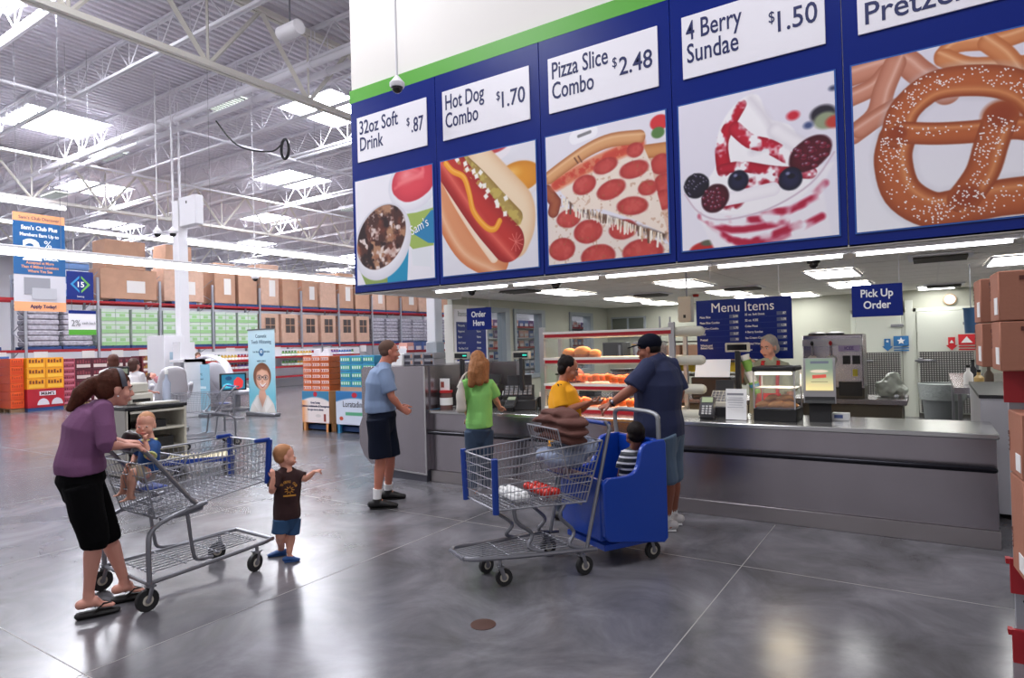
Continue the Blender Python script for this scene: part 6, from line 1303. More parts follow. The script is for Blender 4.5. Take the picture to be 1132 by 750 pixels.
# ================================================================ people
UP = Vector((0, 0, 1))
SKN = lambda n, c: mat('skin_'+n, c, .5, sub=.1, bump=.03, bscale=120)
def basis(f, up=(0, 0, 1)):
    f = Vector(f).normalized(); r = f.cross(Vector(up)).normalized(); u = r.cross(f); return Matrix(((r.x, f.x, u.x), (r.y, f.y, u.y), (r.z, f.z, u.z)))
def hand(m, w, d, pn, ts, s=1.0, curl=.35, pose=None, fr=.0082):
    """w wrist, d hand direction, pn palm facing direction, ts side (+1/-1) of the thumb along d x pn"""
    d = Vector(d).normalized(); pn = Vector(pn); pn = (pn-d*pn.dot(d)).normalized(); sd = d.cross(pn)*ts; w = Vector(w)
    m.sweep([w-d*.01*s, w+d*.02*s, w+d*.055*s, w+d*.088*s], [(.026*s, .019*s), (.03*s, .018*s), (.039*s, .016*s), (.037*s, .013*s)], n=12, side=tuple(sd), rnd=True)
    for i in range(4):
        b = w+d*(.084-.006*abs(i-1))*s+sd*(.028-.0187*i)*s; L_ = (.068, .078, .072, .056)[i]*s; c = curl if pose is None else pose[i]; q = d.copy(); p = b; pts = [b-d*.02*s, b]
        for k, fr_ in enumerate((.42, .32, .26)):
            a = c*(1.0 if k == 0 else 1.3); q = (q*math.cos(a)+pn*math.sin(a)).normalized(); pn2 = pn; p = p+q*L_*fr_; pts.append(p.copy()); pn_ = pn
        m.sweep(pts, [fr*s*1.05, fr*s*1.05, fr*s, fr*s*.92, fr*s*.8], n=8, rnd=True)
    b = w+d*.02*s+sd*.022*s; q = (d*.75+sd*.75+pn*.3).normalized(); q2 = (d*.95+sd*.25+pn*.4).normalized()
    m.sweep([b-q*.008*s, b+q*.035*s, b+q*.035*s+q2*.03*s, b+q*.035*s+q2*.055*s], [.013*s, .011*s, .0098*s, .0085*s], n=8, rnd=True)
def head_parts(m, c, B, s, face=1.0):
    P = lambda x, y, z: Vector(c)+B @ Vector((x, y, z))*s
    E = lambda p, r, n=20, rot=None: m.ell(P(*p), tuple(q*s for q in r), n, rot=B if rot is None else rot)
    kd = s < .9
    E((0, -.016, .03), (.076 if kd else .074, .092, .086)); E((0, .018, -.028), (.064 if kd else .06, .068, .072 if kd else .082)); E((0, .026, -.06 if kd else -.07), (.048, .05, .038 if kd else .042)); E((0, .056, -.08 if kd else -.094), (.02, .018, .014), 12)
    for q in (-1, 1):
        E((q*.036, .048, -.036), (.03, .026, .028), 12)
        m.ell(P(q*.077, -.008, -.012), (.009*s, .019*s, .031*s), 12, rot=B @ Matrix.Rotation(q*.25, 3, 'Z'))
    if not kd: m.sweep([P(-.042, .068, .022), P(0, .08, .024), P(.042, .068, .022)], [.008*s, .008*s, .008*s], n=8, rnd=True)
    if kd:
        for q in (-1, 1): E((q*.034, .046, -.044), (.036, .032, .032), 14)
    if kd: E((0, .085, -.028), (.012, .013, .011), 10)
    else: m.sweep([P(0, .078, .008), P(0, .09, -.016), P(0, .097, -.03)], [.008*s, .009*s, .0115*s], n=8, rnd=True); E((0, .088, -.036), (.016, .012, .009), 10)
    E((0, .079, -.066), (.025, .012, .012), 12)
def face_bits(par, c, B, s, iris='4A3A30', brow='4A3428', lip='B06058', lid=None):
    P = lambda x, y, z: Vector(c)+B @ Vector((x, y, z))*s
    for q in (-1, 1):
        if s < .9:
            m = MB(); m.ell(P(q*.031, .0755, -.006), (.0105*s, .008*s, .0055*s), 12, 0, rot=B); m.ell(P(q*.031, .081, -.006), (.006*s, .0035*s, .0052*s), 10, 1, rot=B); m.build('eye', [mat('eye_white', ''), mat('iris'+iris, iris, .2)], par); continue
        m = MB(); m.ell(P(q*.031, .0725, .001), (.0125*s, .009*s, .0055*s), 12, 0, rot=B); m.ell(P(q*.031, .0785, .001), (.0056*s, .0038*s, .0052*s), 10, 1, rot=B); m.build('eye', [mat('eye_white', 'DCD8D4', .2), mat('iris'+iris, iris, .2)], par)
        MB().sweep([P(q*.016, .083, .02), P(q*.032, .083, .025), P(q*.048, .073, .02)], [(.005*s, .002*s), (.006*s, .0025*s), (.003*s, .002*s)], n=6, side=tuple(B @ Vector((0, 0, 1)))).build('eyebrow', mat('brow'+brow, brow, .8), par)
    MB().sweep([P(-.024, .083, -.066), P(-.01, .0905, -.063), P(0, .092, -.065), P(.01, .0905, -.063), P(.024, .083, -.066)], [(.002*s, .002*s), (.005*s, .004*s), (.0055*s, .004*s), (.005*s, .004*s), (.002*s, .002*s)], n=8, side=tuple(B @ Vector((0, 0, 1)))).build('lips', mat('lip'+lip, lip, .4), par)
class Person:
    def __init__(s, name, lab, base, H, skin, cat='person', W=1.0, face_dir=(0, 1, 0), hs=None):
        s.b = Vector((*base, 0)); s.t = thing(name, lab, cat, (0, 0, 0)); s.k = H/1.72; s.W = W; s.skin = skin; s.hs = hs if hs else .55+.45*s.k
        s.vd = Vector((base[0], base[1], 0)).normalized(); s.J = {}
    def P(s, px, py, d=0.0):
        """pixel -> point on the upright plane through the person's base, d metres farther away"""
        o = s.b+s.vd*d; r = ray(px, py); t = (o-EYE).dot(s.vd)/r.dot(s.vd); return EYE+r*t
    def set(s, **k):
        for a, v in k.items(): s.J[a] = s.P(*v) if not isinstance(v, Vector) else v
    def feet(s, lift=0.0, **kw):
        for q, (toe, ank) in kw.items():
            T = at(toe[0], toe[1], z=.022*s.k+lift); d = (T-s.b).dot(s.vd); A = s.P(ank[0], ank[1], d); A.z = max(A.z, .085*s.k+lift) if ank[1] < toe[1]-3 else A.z
            s.J['t'+q] = T; s.J['a'+q] = A
    def body(s, hf, side, hands, feet=None, vox=.006, neck=.052, legw=1.0, armw=1.0, up=(0, 0, 1), bust=0.0, toes=None):
        J, k, W = s.J, s.k, s.W; m = MB(); side = Vector(side).normalized(); s.side = side; s.aw = armw; B = basis(hf, up); s.B = B; s.c = J['head']; hs = s.hs
        head_parts(m, s.c, B, hs)
        nb = J['neck']; m.sweep([nb-Vector((0, 0, .03*k)), nb, s.c+B @ Vector((0, -.02, -.06))*hs], [neck*1.25*k, neck*k, neck*.95*k], n=14, rnd=True)
        pv, wa, ch = J['pelvis'], J['waist'], J['chest']; up_ = (nb-ch)
        m.sweep([pv-(wa-pv)*.15, pv, wa, ch, ch+up_*.6, nb-up_*.08], [(.1*k*W, .07*k*W), (.145*k*W, .105*k*W), (.12*k*W, .095*k*W), (.15*k*W, .11*k*W), (.145*k*W, .09*k*W), (.06*k, .055*k)], n=20, side=tuple(side), rnd=True)
        for q in 'LR':
            sh, el, wr = J['s'+q], J['e'+q], J['w'+q]; a = armw*k
            m.sweep([nb-up_*.04, nb.lerp(sh, .55)-UP*.01*k, sh-UP*.005*k], [.05*k, .05*k, .05*k], n=12, rnd=True)
            m.sweep([ch+up_*.6, sh, sh.lerp(el, .35), el, el.lerp(wr, .3), wr], [.06*k, .052*a, .047*a, .037*a, .039*a, .025*a], n=12, rnd=True)
            hp, kn, an = J['h'+q], J['k'+q], J['a'+q]; g = legw*k
            m.sweep([hp.lerp(kn, .08), hp.lerp(kn, .4), kn, kn.lerp(an, .3), kn.lerp(an, .7), an], [.082*g, .076*g, .054*g, .056*g, .04*g, .034*g], n=14, rnd=True)
            ft = J['t'+q]; d = (ft-an); d.z = 0; L_ = d.length; d.normalize(); fz = ft.z
            m.sweep([Vector((an.x, an.y, fz+.035*k))-d*.045*k, Vector((an.x, an.y, fz+.04*k))+d*.04*k, ft-d*.05*k+Vector((0, 0, .01*k)), ft+Vector((0, 0, .0))], [(.032*k, .032*k), (.036*k, .034*k), (.042*k, .018*k), (.036*k, .012*k)], n=12, side=tuple(d.cross(Vector((0, 0, 1)))), rnd=True)
            m.sweep([an, Vector((an.x, an.y, fz+.04*k))], [.034*k, .034*k], n=10, rnd=True)
            h = hands.get(q)
            if h: hand(m, wr, h[0], h[1], h[2], h[3] if len(h) > 3 else hs, *(h[4:]))
        s.bodyo = blend(m, 'body', s.skin, s.t, vox=vox, it=2); return s
    def cloth(s, name, m_, pieces, vox=.008, folds=.012, fscale=9, it=3, seed=0, lab=None, stretch=(1, 1, .6)):
        mb = MB()
        for pts, rad, rnd in pieces: mb.sweep(pts, rad, n=18, side=tuple(s.side), rnd=rnd)
        o = blend(mb, name, m_, s.t, vox=vox, it=it, folds=folds, fscale=fscale, seed=seed, stretch=stretch)
        if lab: o['label'] = lab
        return o
    def shirt(s, m_, hem=None, sl=.55, fat=0.0, name='shirt', long=False, neckw=.068, belly=1.0, nk=.0, **kw):
        J, k, W = s.J, s.k, s.W; pv, wa, ch, nb = J['pelvis'], J['waist'], J['chest'], J['neck']; hem = hem if hem is not None else pv-(wa-pv)*.15; up_ = nb-ch; f = fat
        ps = [([hem, pv.lerp(wa, .35) if (wa-hem).length > .12*k else hem.lerp(wa, .5), wa, ch, ch+up_*.62, ch+up_*.84, nb-up_*.02+Vector((0, 0, nk))], [(.165*k*W+f, .13*k*W+f), (.165*k*W+f, .135*k*W*belly+f), (.152*k*W+f, .125*k*W*belly+f), (.168*k*W+f, .128*k*W+f), (.152*k*W+f*.5, .108*k*W+f*.5), (.11*k*W, .085*k*W), (neckw*k, neckw*.95*k)], False)]
        for q in 'LR':
            sh, el, wr = J['s'+q], J['e'+q], J['w'+q]; ps.append(([nb-up_*.02, nb.lerp(sh, .5)-UP*.004*k, sh], [neckw*.95*k, .066*k, .064*k*s.aw], False))
            pts = [ch+up_*.5, sh, sh.lerp(el, .5), sh.lerp(el, min(sl*1.6, 1.0))]; rr = [.08*k*s.aw, .068*k*s.aw+f*.5, .066*k*s.aw+f*.5, .064*k*s.aw+f*.7]
            if long: pts = [ch+up_*.5, sh, sh.lerp(el, .5), el, el.lerp(wr, long)]; rr = [.075*k, .064*k+f*.5, .06*k+f*.4, .053*k+f*.4, .047*k+f*.5]
            ps.append((pts, rr, False))
        return s.cloth(name, m_, ps, **kw)
    def trousers(s, m_, end=.5, loose=.0, name='shorts', **kw):
        J, k, W = s.J, s.k, s.W; pv, wa = J['pelvis'], J['waist']; ps = [([pv+(wa-pv)*.55, pv, pv-(wa-pv)*.45], [(.15*k*W, .12*k*W), (.172*k*W, .14*k*W), (.13*k*W, .11*k*W)], True)]
        for q in 'LR':
            hp, kn, an = J['h'+q], J['k'+q], J['a'+q]
            if end <= 1: pts = [hp+Vector((0, 0, .04*k)), hp.lerp(kn, .45), hp.lerp(kn, end)]; rr = [.112*k*W, .1*k+loose*.6, .094*k+loose]
            else: pts = [hp+Vector((0, 0, .04*k)), hp.lerp(kn, .5), kn, kn.lerp(an, end-1)]; rr = [.112*k*W, .094*k+loose*.5, .07*k+loose, .06*k+loose]
            ps.append((pts, rr, False))
        return s.cloth(name, m_, ps, **kw)
    def shoe(s, q, m_, sole, name='shoe', h=.035, w=1.0, collar=True, sl=.014):
        J, k = s.J, s.k; an, ft = J['a'+q], J['t'+q]; d = ft-an; d.z = 0; d.normalize(); sd = tuple(d.cross(Vector((0, 0, 1)))); z0 = ft.z-.022*k
        A = Vector((an.x, an.y, z0)); F = Vector((ft.x, ft.y, z0)); Z = lambda z: Vector((0, 0, z*k))
        mb = MB(); mb.sweep([A-d*.062*k+Z(.05), A+d*.0*k+Z(.055), A.lerp(F, .5)+Z(.045), F-d*.02*k+Z(.034), F+d*.028*k+Z(.026)], [(.036*k*w, .038*k), (.042*k*w, .045*k), (.046*k*w, .036*k), (.05*k*w, .028*k), (.04*k*w, .02*k)], n=14, side=sd, rnd=True)
        if collar: mb.sweep([A+Z(.04), A+Z(.1)], [.046*k, .045*k], n=12)
        o = blend(mb, name, m_, s.t, vox=.006, it=2)
        mb = MB(); mb.sweep([A-d*.075*k+Z(sl/2/k+.0), A+Z(sl/2/k), F-d*.02*k+Z(sl/2/k), F+d*.05*k+Z(sl/2/k)], [(.036*k*w, sl/2), (.044*k*w, sl/2), (.05*k*w, sl/2), (.03*k*w, sl/2)], n=14, side=sd); mb.build('sole', sole, o); return o
    def sock(s, q, m_, up=.3):
        J, k = s.J, s.k; an, kn = J['a'+q], J['k'+q]; MB().sweep([an-Vector((0, 0, .03*k)), an, an.lerp(kn, up*.5), an.lerp(kn, up)], [.04*k, .04*k, .044*k, .052*k*(1 if up > .3 else .9)], n=14).build('sock', m_, s.t)
    def hair(s, m_, pieces, name='hair', folds=.006, vox=.006, fscale=40, stretch=(1, 1, .25), world=()):
        mb = MB(); P = lambda x, y, z: s.c+s.B @ Vector((x, y, z))*s.hs
        for p, r in pieces: mb.ell(P(*p), tuple(q*s.hs for q in r), 22, rot=s.B)
        for pts, rad in world: mb.sweep(pts, rad, n=12, rnd=True)
        return blend(mb, name, m_, s.t, vox=vox, it=2, folds=folds, fscale=fscale, stretch=stretch)
def seat_feet(J, k): pass
SR = Vector((math.cos(YAW), math.sin(YAW), 0))   # the camera's right, for facings

# ---- woman in purple, leaning on the first cart
w = Person('woman', 'person in a purple sweater and black capris leaning on a cart handle', (-4.5, 1.85), 1.66, SKN('fair', 'D89A88'))
FD = w.vd.cross(UP)*1.0; FD = Vector((-w.vd.y, w.vd.x, 0)); FD = FD if FD.dot(SR) > 0 else -FD   # screen right
w.set(head=(129, 430), neck=(112, 449), chest=(96, 475), waist=(90, 503), pelvis=(90, 530), sR=(114, 456, -.12), eR=(118, 492, -.2), wR=(134, 493, -.14), sL=(106, 452, .14), eL=(120, 488, .18), wL=(134, 489, .1),
      hR=(91, 543, -.08), kR=(104, 598, -.09), aR=(97, 655, -.12), tR=(123, 667, -.13), hL=(94, 541, .09), kL=(119, 592, .09), aL=(137, 641, .08), tL=(160, 651, .08))
w.feet(.035, R=((123, 668), (98, 655)), L=((156, 652), (137, 640)))
w.body(FD*1+UP*-.12+w.vd*.1, w.vd, {'R': (FD+UP*-.1, -UP, 1), 'L': (FD+UP*-.1, -UP, -1)}, legw=.93)
face_bits(w.t, w.c, w.B, w.hs, brow='4A2C20')
PUR = mat('purple_knit', '7A4E74', .9, bump=.12, bscale=90, var=.06)
w.shirt(PUR, hem=w.P(90, 522), long=.12, fat=.012, name='sweater', neckw=.062, folds=.016, fscale=8)
w.trousers(mat('black_cloth', '08080A', .85, spec=.1, bump=.1, bscale=40), end=1.12, loose=.012, name='capri_trousers', folds=.01)
HB = mat('hair_auburn', '4E281C', .65, spec=.2, bump=.3, bscale=120, var=.25, vscale=40)
pt = [w.P(113, 420), w.P(103, 424), w.P(90, 436), w.P(78, 452)]
w.hair(HB, [((0, -.026, .042), (.082, .098, .09)), ((0, -.06, .0), (.078, .066, .085))], world=[(pt, [.035, .05, .055, .024])])
P_ = lambda x, y, z: w.c+w.B @ Vector((x, y, z))*w.hs
MB().sweep([P_(.089*math.cos(a), .03-.03*math.sin(a), .03+.104*math.sin(a)) for a in np.linspace(-.1, PI+.1, 14)], [(.003, .015)]*14, n=8, side=[tuple(w.B @ Vector((math.cos(a), 0, math.sin(a)))) for a in np.linspace(-.1, PI+.1, 14)]).build('headband', mat('headband_grey', '4A4A56', .5), w.t)
MB().ell(P_(.082, .0, -.045), .006, 8).build('earring', LETW, w.t)
SOLE = mat('sandal_black', '0E0C0E', .6)
for q in 'RL':
    an, ft = w.J['a'+q], w.J['t'+q]; d = ft-an; d.z = 0; d.normalize(); sd = d.cross(UP); A = Vector((an.x, an.y, 0)); F = Vector((ft.x, ft.y, 0)); top = ft.z-.012
    o = MB().sweep([A-d*.05+UP*top*.5, A+UP*top*.5, A.lerp(F, .6)+UP*(top*.48), F+d*.025+UP*(top*.4)], [(.036, top*.5), (.04, top*.5), (.046, top*.46), (.036, top*.34)], n=16, side=tuple(sd), rnd=True).build('sandal', SOLE, w.t)
    for s1 in (-1, 1): MB().sweep([F+d*.0+UP*(top+.022), F-d*.04+sd*s1*.03+UP*(top+.036), F-d*.09+sd*s1*.047+UP*top], .006, n=6).build('strap', SOLE, o)
# ---- baby in the child seat
b = Person('baby', 'person: baby in blue shirt and beige shorts in the cart seat, hand at mouth', (-4.5, 2.29), .72, SKN('baby', 'E4A890'), W=1.1, hs=.74)
VF = -b.vd
BF = -FD
b.set(head=(161, 470), neck=(165, 486), chest=(166, 499), waist=(164, 512), pelvis=(163, 522), sR=(171, 493, -.08), eR=(165, 507, -.16), wR=(161, 489, -.13), sL=(157, 492, .08), eL=(150, 504, .1), wL=(147, 511, .04),
      hR=(160, 523, -.06), kR=(147, 523, -.09), aR=(144, 549, -.08), tR=(133, 555, -.08), hL=(158, 522, .06), kL=(141, 521, .06), aL=(136, 543, .06), tL=(126, 549, .06))
b.body(BF*.3+VF*1.0+UP*-.05, b.vd, {'R': (UP*1+BF*.25, VF*-.2+BF*-1, -1, .42, .9, None, .0105), 'L': (BF+UP*-.3, -UP, -1, .42, .6, None, .0105)}, vox=.005, neck=.085, legw=1.45, armw=1.35)
face_bits(b.t, b.c, b.B, b.hs, brow='B88868', lip='C46A62')
b.shirt(mat('baby_blue_shirt', '1E4C8A', .8, var=.2, vscale=20), hem=b.J['pelvis'], sl=.5, fat=.008, folds=.006, fscale=20, vox=.006)
MB().sweep([b.J['sR'].lerp(b.J['eR'], .72), b.J['sR'].lerp(b.J['eR'], .82)], .041, n=14).build('sleeve_trim', mat('trim_yellow', 'D8DC90', .7), b.t)
MB().sweep([b.J['neck']+Vector((.045*math.cos(a), .045*math.sin(a), -.002)) for a in np.linspace(0, 2*PI, 17)[:-1]], .007, n=6, closed=True).build('neck_trim', mat('trim_yellow', ''), b.t)
b.trousers(mat('beige_cloth', 'B8A890', .85), end=.85, loose=.02, folds=.006, fscale=20, vox=.007)
b.hair(mat('hair_fuzz', 'C89068', .7), [((0, -.024, .037), (.0755, .094, .087))], folds=.002)
# dark handbag behind the baby
tag(blend(MB().sweep([w.P(141, 492, .38), w.P(147, 486, .4), w.P(153, 489, .42)], [.05, .07, .05], n=10, rnd=True).ell(w.P(148, 494, .4), (.12, .06, .06)), 'handbag', mat('bag_dark', '2A1C1C', .35), None, vox=.01, folds=.03, fscale=18), 'dark crumpled leather handbag in the cart beside the baby', 'handbag')
# ---- toddler in the brown shirt
k = Person('toddler', 'person: toddler in a brown lettered shirt and blue shorts pointing to the right', (-4.2, 3.16), .93, SKN('toddler', 'E0A088'), W=1.05, hs=.8)
FK = Vector((-k.vd.y, k.vd.x, 0)); FK = FK if FK.dot(SR) > 0 else -FK
k.set(head=(316, 505), neck=(317, 518), chest=(318, 537), waist=(317, 555), pelvis=(317, 572), sR=(306, 527, -.07), eR=(300, 545, -.12), wR=(302, 529, -.14), sL=(329, 526, .02), eL=(338, 530, -.0), wL=(347, 522, -.03),
      hR=(311, 577, -.03), kR=(310, 592, -.03), aR=(311, 607, -.03), tR=(300, 615, -.08), hL=(323, 577, .03), kL=(321, 593, .03), aL=(320, 609, -.02), tL=(326, 617, -.08))
k.feet(R=((300, 614), (311, 607)), L=((327, 619), (320, 610)))
k.body(FK*1.0+k.vd*.1+UP*.04, FK*.9+k.vd*.45, {'R': (UP+FK*-.1, k.vd, 1, .5, .5, None, .01), 'L': (FK+UP*.25, -UP, -1, .5, .5, (.05, 1.1, 1.2, 1.2), .01)}, vox=.005, neck=.075, legw=1.25, armw=1.2)
face_bits(k.t, k.c, k.B, k.hs, brow='B08860', iris='4A6078')
BR = mat('brown_shirt', '33191A', .85, bump=.08, bscale=80)
k.shirt(BR, hem=k.P(317, 573), sl=.42, fat=.012, folds=.006, fscale=16, vox=.006)
k.trousers(mat('blue_shorts', '284A70', .85), end=.82, loose=.018, folds=.006, fscale=18, vox=.006)
CROC = mat('clog_blue', '24508E', .6)
for q in 'RL': k.shoe(q, CROC, CROC, name='clog', w=1.25, collar=False)
k.hair(mat('hair_blond', 'B07A50', .7, bump=.1, bscale=100), [((0, -.028, .04), (.079, .094, .088)), ((0, -.05, .0), (.074, .06, .06))], folds=.003)
YP = mat('print_gold', 'C88A30', .6); cF = k.J['chest']-k.vd*.118+FK*.012+UP*.0
Mx = facing(cF, -k.vd)
def shirt_print(obj_m, par, lift):
    pass
for i, ch in enumerate('TIGERS CUB'):
    a = math.radians(150-i*13.3); text(ch, .024, Mx @ Matrix.Translation((.052*math.cos(a)-.008, .05*math.sin(a)-.008, 0)) @ Matrix.Rotation(a-PI/2, 4, 'Z'), YP, 'shirt_lettering', k.t, bold=.03, ext=.001)
P = Paint(40, 40); m = MB()
for a in range(9): q = a*40*PI/180; m.sweep([Vector((.014*math.cos(q), .014*math.sin(q)-.012, 0)), Vector((.036*math.cos(q), .03*math.sin(q)-.014, 0))], [.004, .0025], n=5)
m.box((0, -.055, 0), (.09, .012, .002)); o = m.build('shirt_emblem', YP, k.t); o.matrix_local = Mx
# ---- man in the light blue shirt
n = Person('man', 'person in a light blue shirt and navy shorts standing in line', (-4.75, 4.85), 1.76, SKN('ruddy', 'C47C66'), W=1.08)
FN = Vector((-n.vd.y, n.vd.x, 0)); FN = FN if FN.dot(SR) > 0 else -FN
n.set(head=(431, 389), neck=(424, 406), chest=(420, 424), waist=(420, 442), pelvis=(422, 461), sR=(425, 413, -.15), eR=(433, 439, -.19), wR=(443, 451, -.14), sL=(421, 412, .17), eL=(426, 440, .2), wL=(440, 450, .12),
      hR=(418, 468, -.09), kR=(421, 507, -.1), aR=(419, 549, -.1), tR=(433, 557, -.12), hL=(425, 468, .09), kL=(431, 505, .1), aL=(430, 540, .1), tL=(443, 547, .08))
n.feet(R=((434, 559), (417, 549)), L=((443, 549), (429, 541)))
n.body(FN+n.vd*.12+UP*-.05, n.vd, {'R': (FN*.8+UP*-.5, n.vd, 1, 1.0, .7), 'L': (FN*.8+UP*-.4, -n.vd, -1, 1.0, .6)}, neck=.062)
face_bits(n.t, n.c, n.B, n.hs, brow='5A3A2A')
n.shirt(mat('light_blue_cloth', '7C90B0', .8, bump=.05, bscale=60, var=.05), hem=n.P(421, 455), sl=.5, fat=.012, neckw=.075, folds=.014)
MB().sweep([n.J['neck']+Vector((.075*math.cos(a), .075*math.sin(a), .008+.012*math.cos(a*1))) for a in np.linspace(0, 2*PI, 21)[:-1]], [(.006, .02)]*20, n=8, closed=True, side=[(math.cos(a), math.sin(a), 0) for a in np.linspace(0, 2*PI, 21)[:-1]]).build('collar', mat('light_blue_cloth', ''), n.t)
n.trousers(mat('navy_cloth', '121828', .85, spec=.15), end=.98, loose=.02, folds=.008)
for q in 'RL': n.sock(q, LETW, .2); n.shoe(q, mat('black_shoe', '121012', .5), mat('black_shoe', ''), w=1.05)
n.hair(mat('hair_short_brown', '5E4438', .8, bump=.1, bscale=150), [((0, -.026, .038), (.077, .094, .085)), ((0, -.045, .0), (.074, .062, .06))], folds=.001)
# ---- girl in green, seen from behind
g = Person('girl', 'person in a lime green shirt and jeans standing at the counter, white bag', (-4.08, 5.55), 1.58, SKN('girl', 'D89C80'), W=.92)
GF = g.vd*.9+SR*.35
g.set(head=(529, 400), neck=(528, 419), chest=(529, 436), waist=(530, 455), pelvis=(529, 475), sR=(542, 426, .0), eR=(548, 442, .05), wR=(552, 450, .2), sL=(514, 426, .0), eL=(511, 446, -.0), wL=(519, 462, .14),
      hR=(536, 480, .02), kR=(537, 512, .04), aR=(536, 540, .02), tR=(540, 546, .12), hL=(523, 480, .0), kL=(524, 512, .02), aL=(522, 540, -.05), tL=(524, 548, .08))
g.feet(R=((540, 545), (536, 538)), L=((525, 549), (522, 540)))
g.body(GF, SR*.92-g.vd*.35, {'R': (g.vd+UP*-.2+SR*.2, -UP, -1), 'L': (g.vd*.8+UP*-.5, -UP, 1)})
g.shirt(mat('lime_cloth', '86C86C', .85, bump=.06, bscale=60), hem=g.P(530, 473), sl=.5, fat=.012, folds=.014, fscale=9)
g.trousers(mat('jeans', '34465E', .85, bump=.1, bscale=90, var=.1), end=1.97, loose=.006, name='jeans', folds=.008)
for q in 'RL': g.shoe(q, mat('shoe_pale', 'A8A4A8', .6), LETW, w=.95)
HL = mat('hair_light_brown', '96643E', .6, spec=.25, bump=.3, bscale=120, var=.2, vscale=50)
g.hair(HL, [((0, -.024, .038), (.083, .1, .092)), ((0, -.05, -.04), (.08, .062, .1))], world=[([g.P(528, 400, -.06), g.P(525, 414, -.1), g.P(521, 425, -.12)], [.085, .085, .04]), ([g.P(534, 402, -.04), g.P(536, 420, -.09)], [.07, .045]), ([g.P(530, 405, -.1), g.P(530, 422, -.12)], [.07, .05])], vox=.008)
tb = thing('white_handbag', 'white cloth shoulder bag hanging on the left arm of the girl in green', 'bag', (0, 0, 0))
o = blend(MB().sweep([g.P(510, 424, -.12), g.P(509, 436, -.13), g.P(510, 453, -.13)], [(.025, .025), (.05, .03), (.055, .035)], n=12, side=tuple(SR), rnd=True), 'bag', mat('bag_white', 'C8C2B8', .8), tb, vox=.008, folds=.01, fscale=12)
MB().sweep([g.P(506, 428, -.1), g.P(512, 416, -.06), g.P(516, 412, -.01), g.P(514, 424, .04)], .011, n=8, rnd=True).build('shoulder_strap', mat('bag_white', ''), tb)
# ---- woman in yellow with a phone
y = Person('woman', 'person in a yellow shirt with dark tied hair looking at a phone', (-2.9, 5.28), 1.57, SKN('tan', 'B8765A'), W=1.2)
FY = Vector((-y.vd.y, y.vd.x, 0)); FY = FY if FY.dot(SR) > 0 else -FY
y.set(head=(629, 408), neck=(622, 425), chest=(624, 444), waist=(625, 466), pelvis=(624, 487), sR=(617, 432, -.15), eR=(622, 455, -.2), wR=(648, 446, -.1), sL=(627, 431, .14), eL=(638, 456, .16), wL=(652, 446, .02),
      hR=(622, 492, -.08), kR=(624, 528, -.08), aR=(622, 567, -.08), tR=(636, 574, -.1), hL=(627, 492, .08), kL=(630, 528, .08), aL=(628, 563, .08), tL=(642, 568, .06))
y.body(FY+y.vd*.05+UP*-.35, y.vd, {'R': (FY+UP*.05, UP*1+y.vd*.3, 1, None or .95, .5), 'L': (FY*.8-y.vd*.2, UP*1, -1, .95, .4)})
face_bits(y.t, y.c, y.B, y.hs, brow='1E1410')
y.shirt(mat('yellow_cloth', 'F4A80C', .8, bump=.06, bscale=60), hem=y.P(625, 494), sl=.5, fat=.014, folds=.016, fscale=8)
y.trousers(mat('dark_jeans', '26303E', .85), end=1.97, loose=.008, name='jeans', folds=.008)
for q in 'RL': y.shoe(q, mat('black_shoe', ''), mat('black_shoe', ''))
y.hair(mat('hair_black', '150D0C', .65, bump=.2, bscale=120, spec=.2), [((0, -.034, .04), (.08, .094, .086)), ((0, -.06, -.015), (.076, .05, .07)), ((0, -.085, .1), (.03, .03, .024))])
MB().sweep([y.J['sR']+UP*.05+FY*.03, y.J['sR']+UP*.06-y.vd*.02, y.J['sR']-y.vd*.05-UP*.06+FY*.03, y.J['chest']-y.vd*.14+FY*.06-UP*.03], .009, n=6).build('bag_strap', BLACK, y.t)
ph = thing('mobile_phone', 'white mobile phone held by the woman in yellow', 'phone', y.P(659, 442, -.05), YAW); MB().box((0, 0, 0), (.1, .05, .012), rot=Matrix.Rotation(.4, 3, 'X'), bev=.005).build('body', LETW, ph); MB().box((0, -.003, .008), (.085, .042, .002), rot=Matrix.Rotation(.4, 3, 'X')).build('screen', DGR, ph)
MB().sweep([y.J['wR']+(y.J['eR']-y.J['wR']).normalized()*.03+Vector((0, .028*math.cos(a), .028*math.sin(a))) for a in np.linspace(0, 2*PI, 13)[:-1]], .003, n=5, closed=True).build('bracelet', mat('gold', 'C8A050', .3, .8), y.t)
# ---- man in navy with a cap
v = Person('man', 'person in a navy shirt, denim shorts and dark cap leaning on the blue bench bar', (-2.0, 5.2), 1.74, SKN('brown', '9A5E48'), W=1.32)
LV = -SR
v.set(head=(717, 386), neck=(727, 399), chest=(728, 425), waist=(727, 452), pelvis=(729, 478), sL=(716, 406, -.16), eL=(699, 430, -.2), wL=(675, 447, -.16), sR=(741, 406, .14), eR=(752, 434, .16), wR=(742, 458, .3),
      hL=(728, 486, -.1), kL=(738, 531, -.03), aL=(737, 573, .0), tL=(735, 581, -.06), hR=(738, 486, .1), kR=(744, 528, .14), aR=(744, 566, .16), tR=(738, 572, .1))
v.J['sL'] = v.P(716, 407, -.16)
v.feet(L=((736, 584), (737, 572)), R=((741, 577), (744, 566)))
v.body(LV*.9+v.vd*.35+UP*-.08, SR*.62+v.vd*.8, {'L': (LV*.8+UP*-.25, -UP*1+v.vd*.2, 1, 1.0, 1.25), 'R': (v.vd+LV*.2-UP*.3, LV, 1, 1.0, .4)}, neck=.072, armw=1.15, legw=1.15)
face_bits(v.t, v.c, v.B, v.hs, brow='1E1410')
NV = mat('navy_shirt', '20284A', .85, bump=.06, bscale=60)
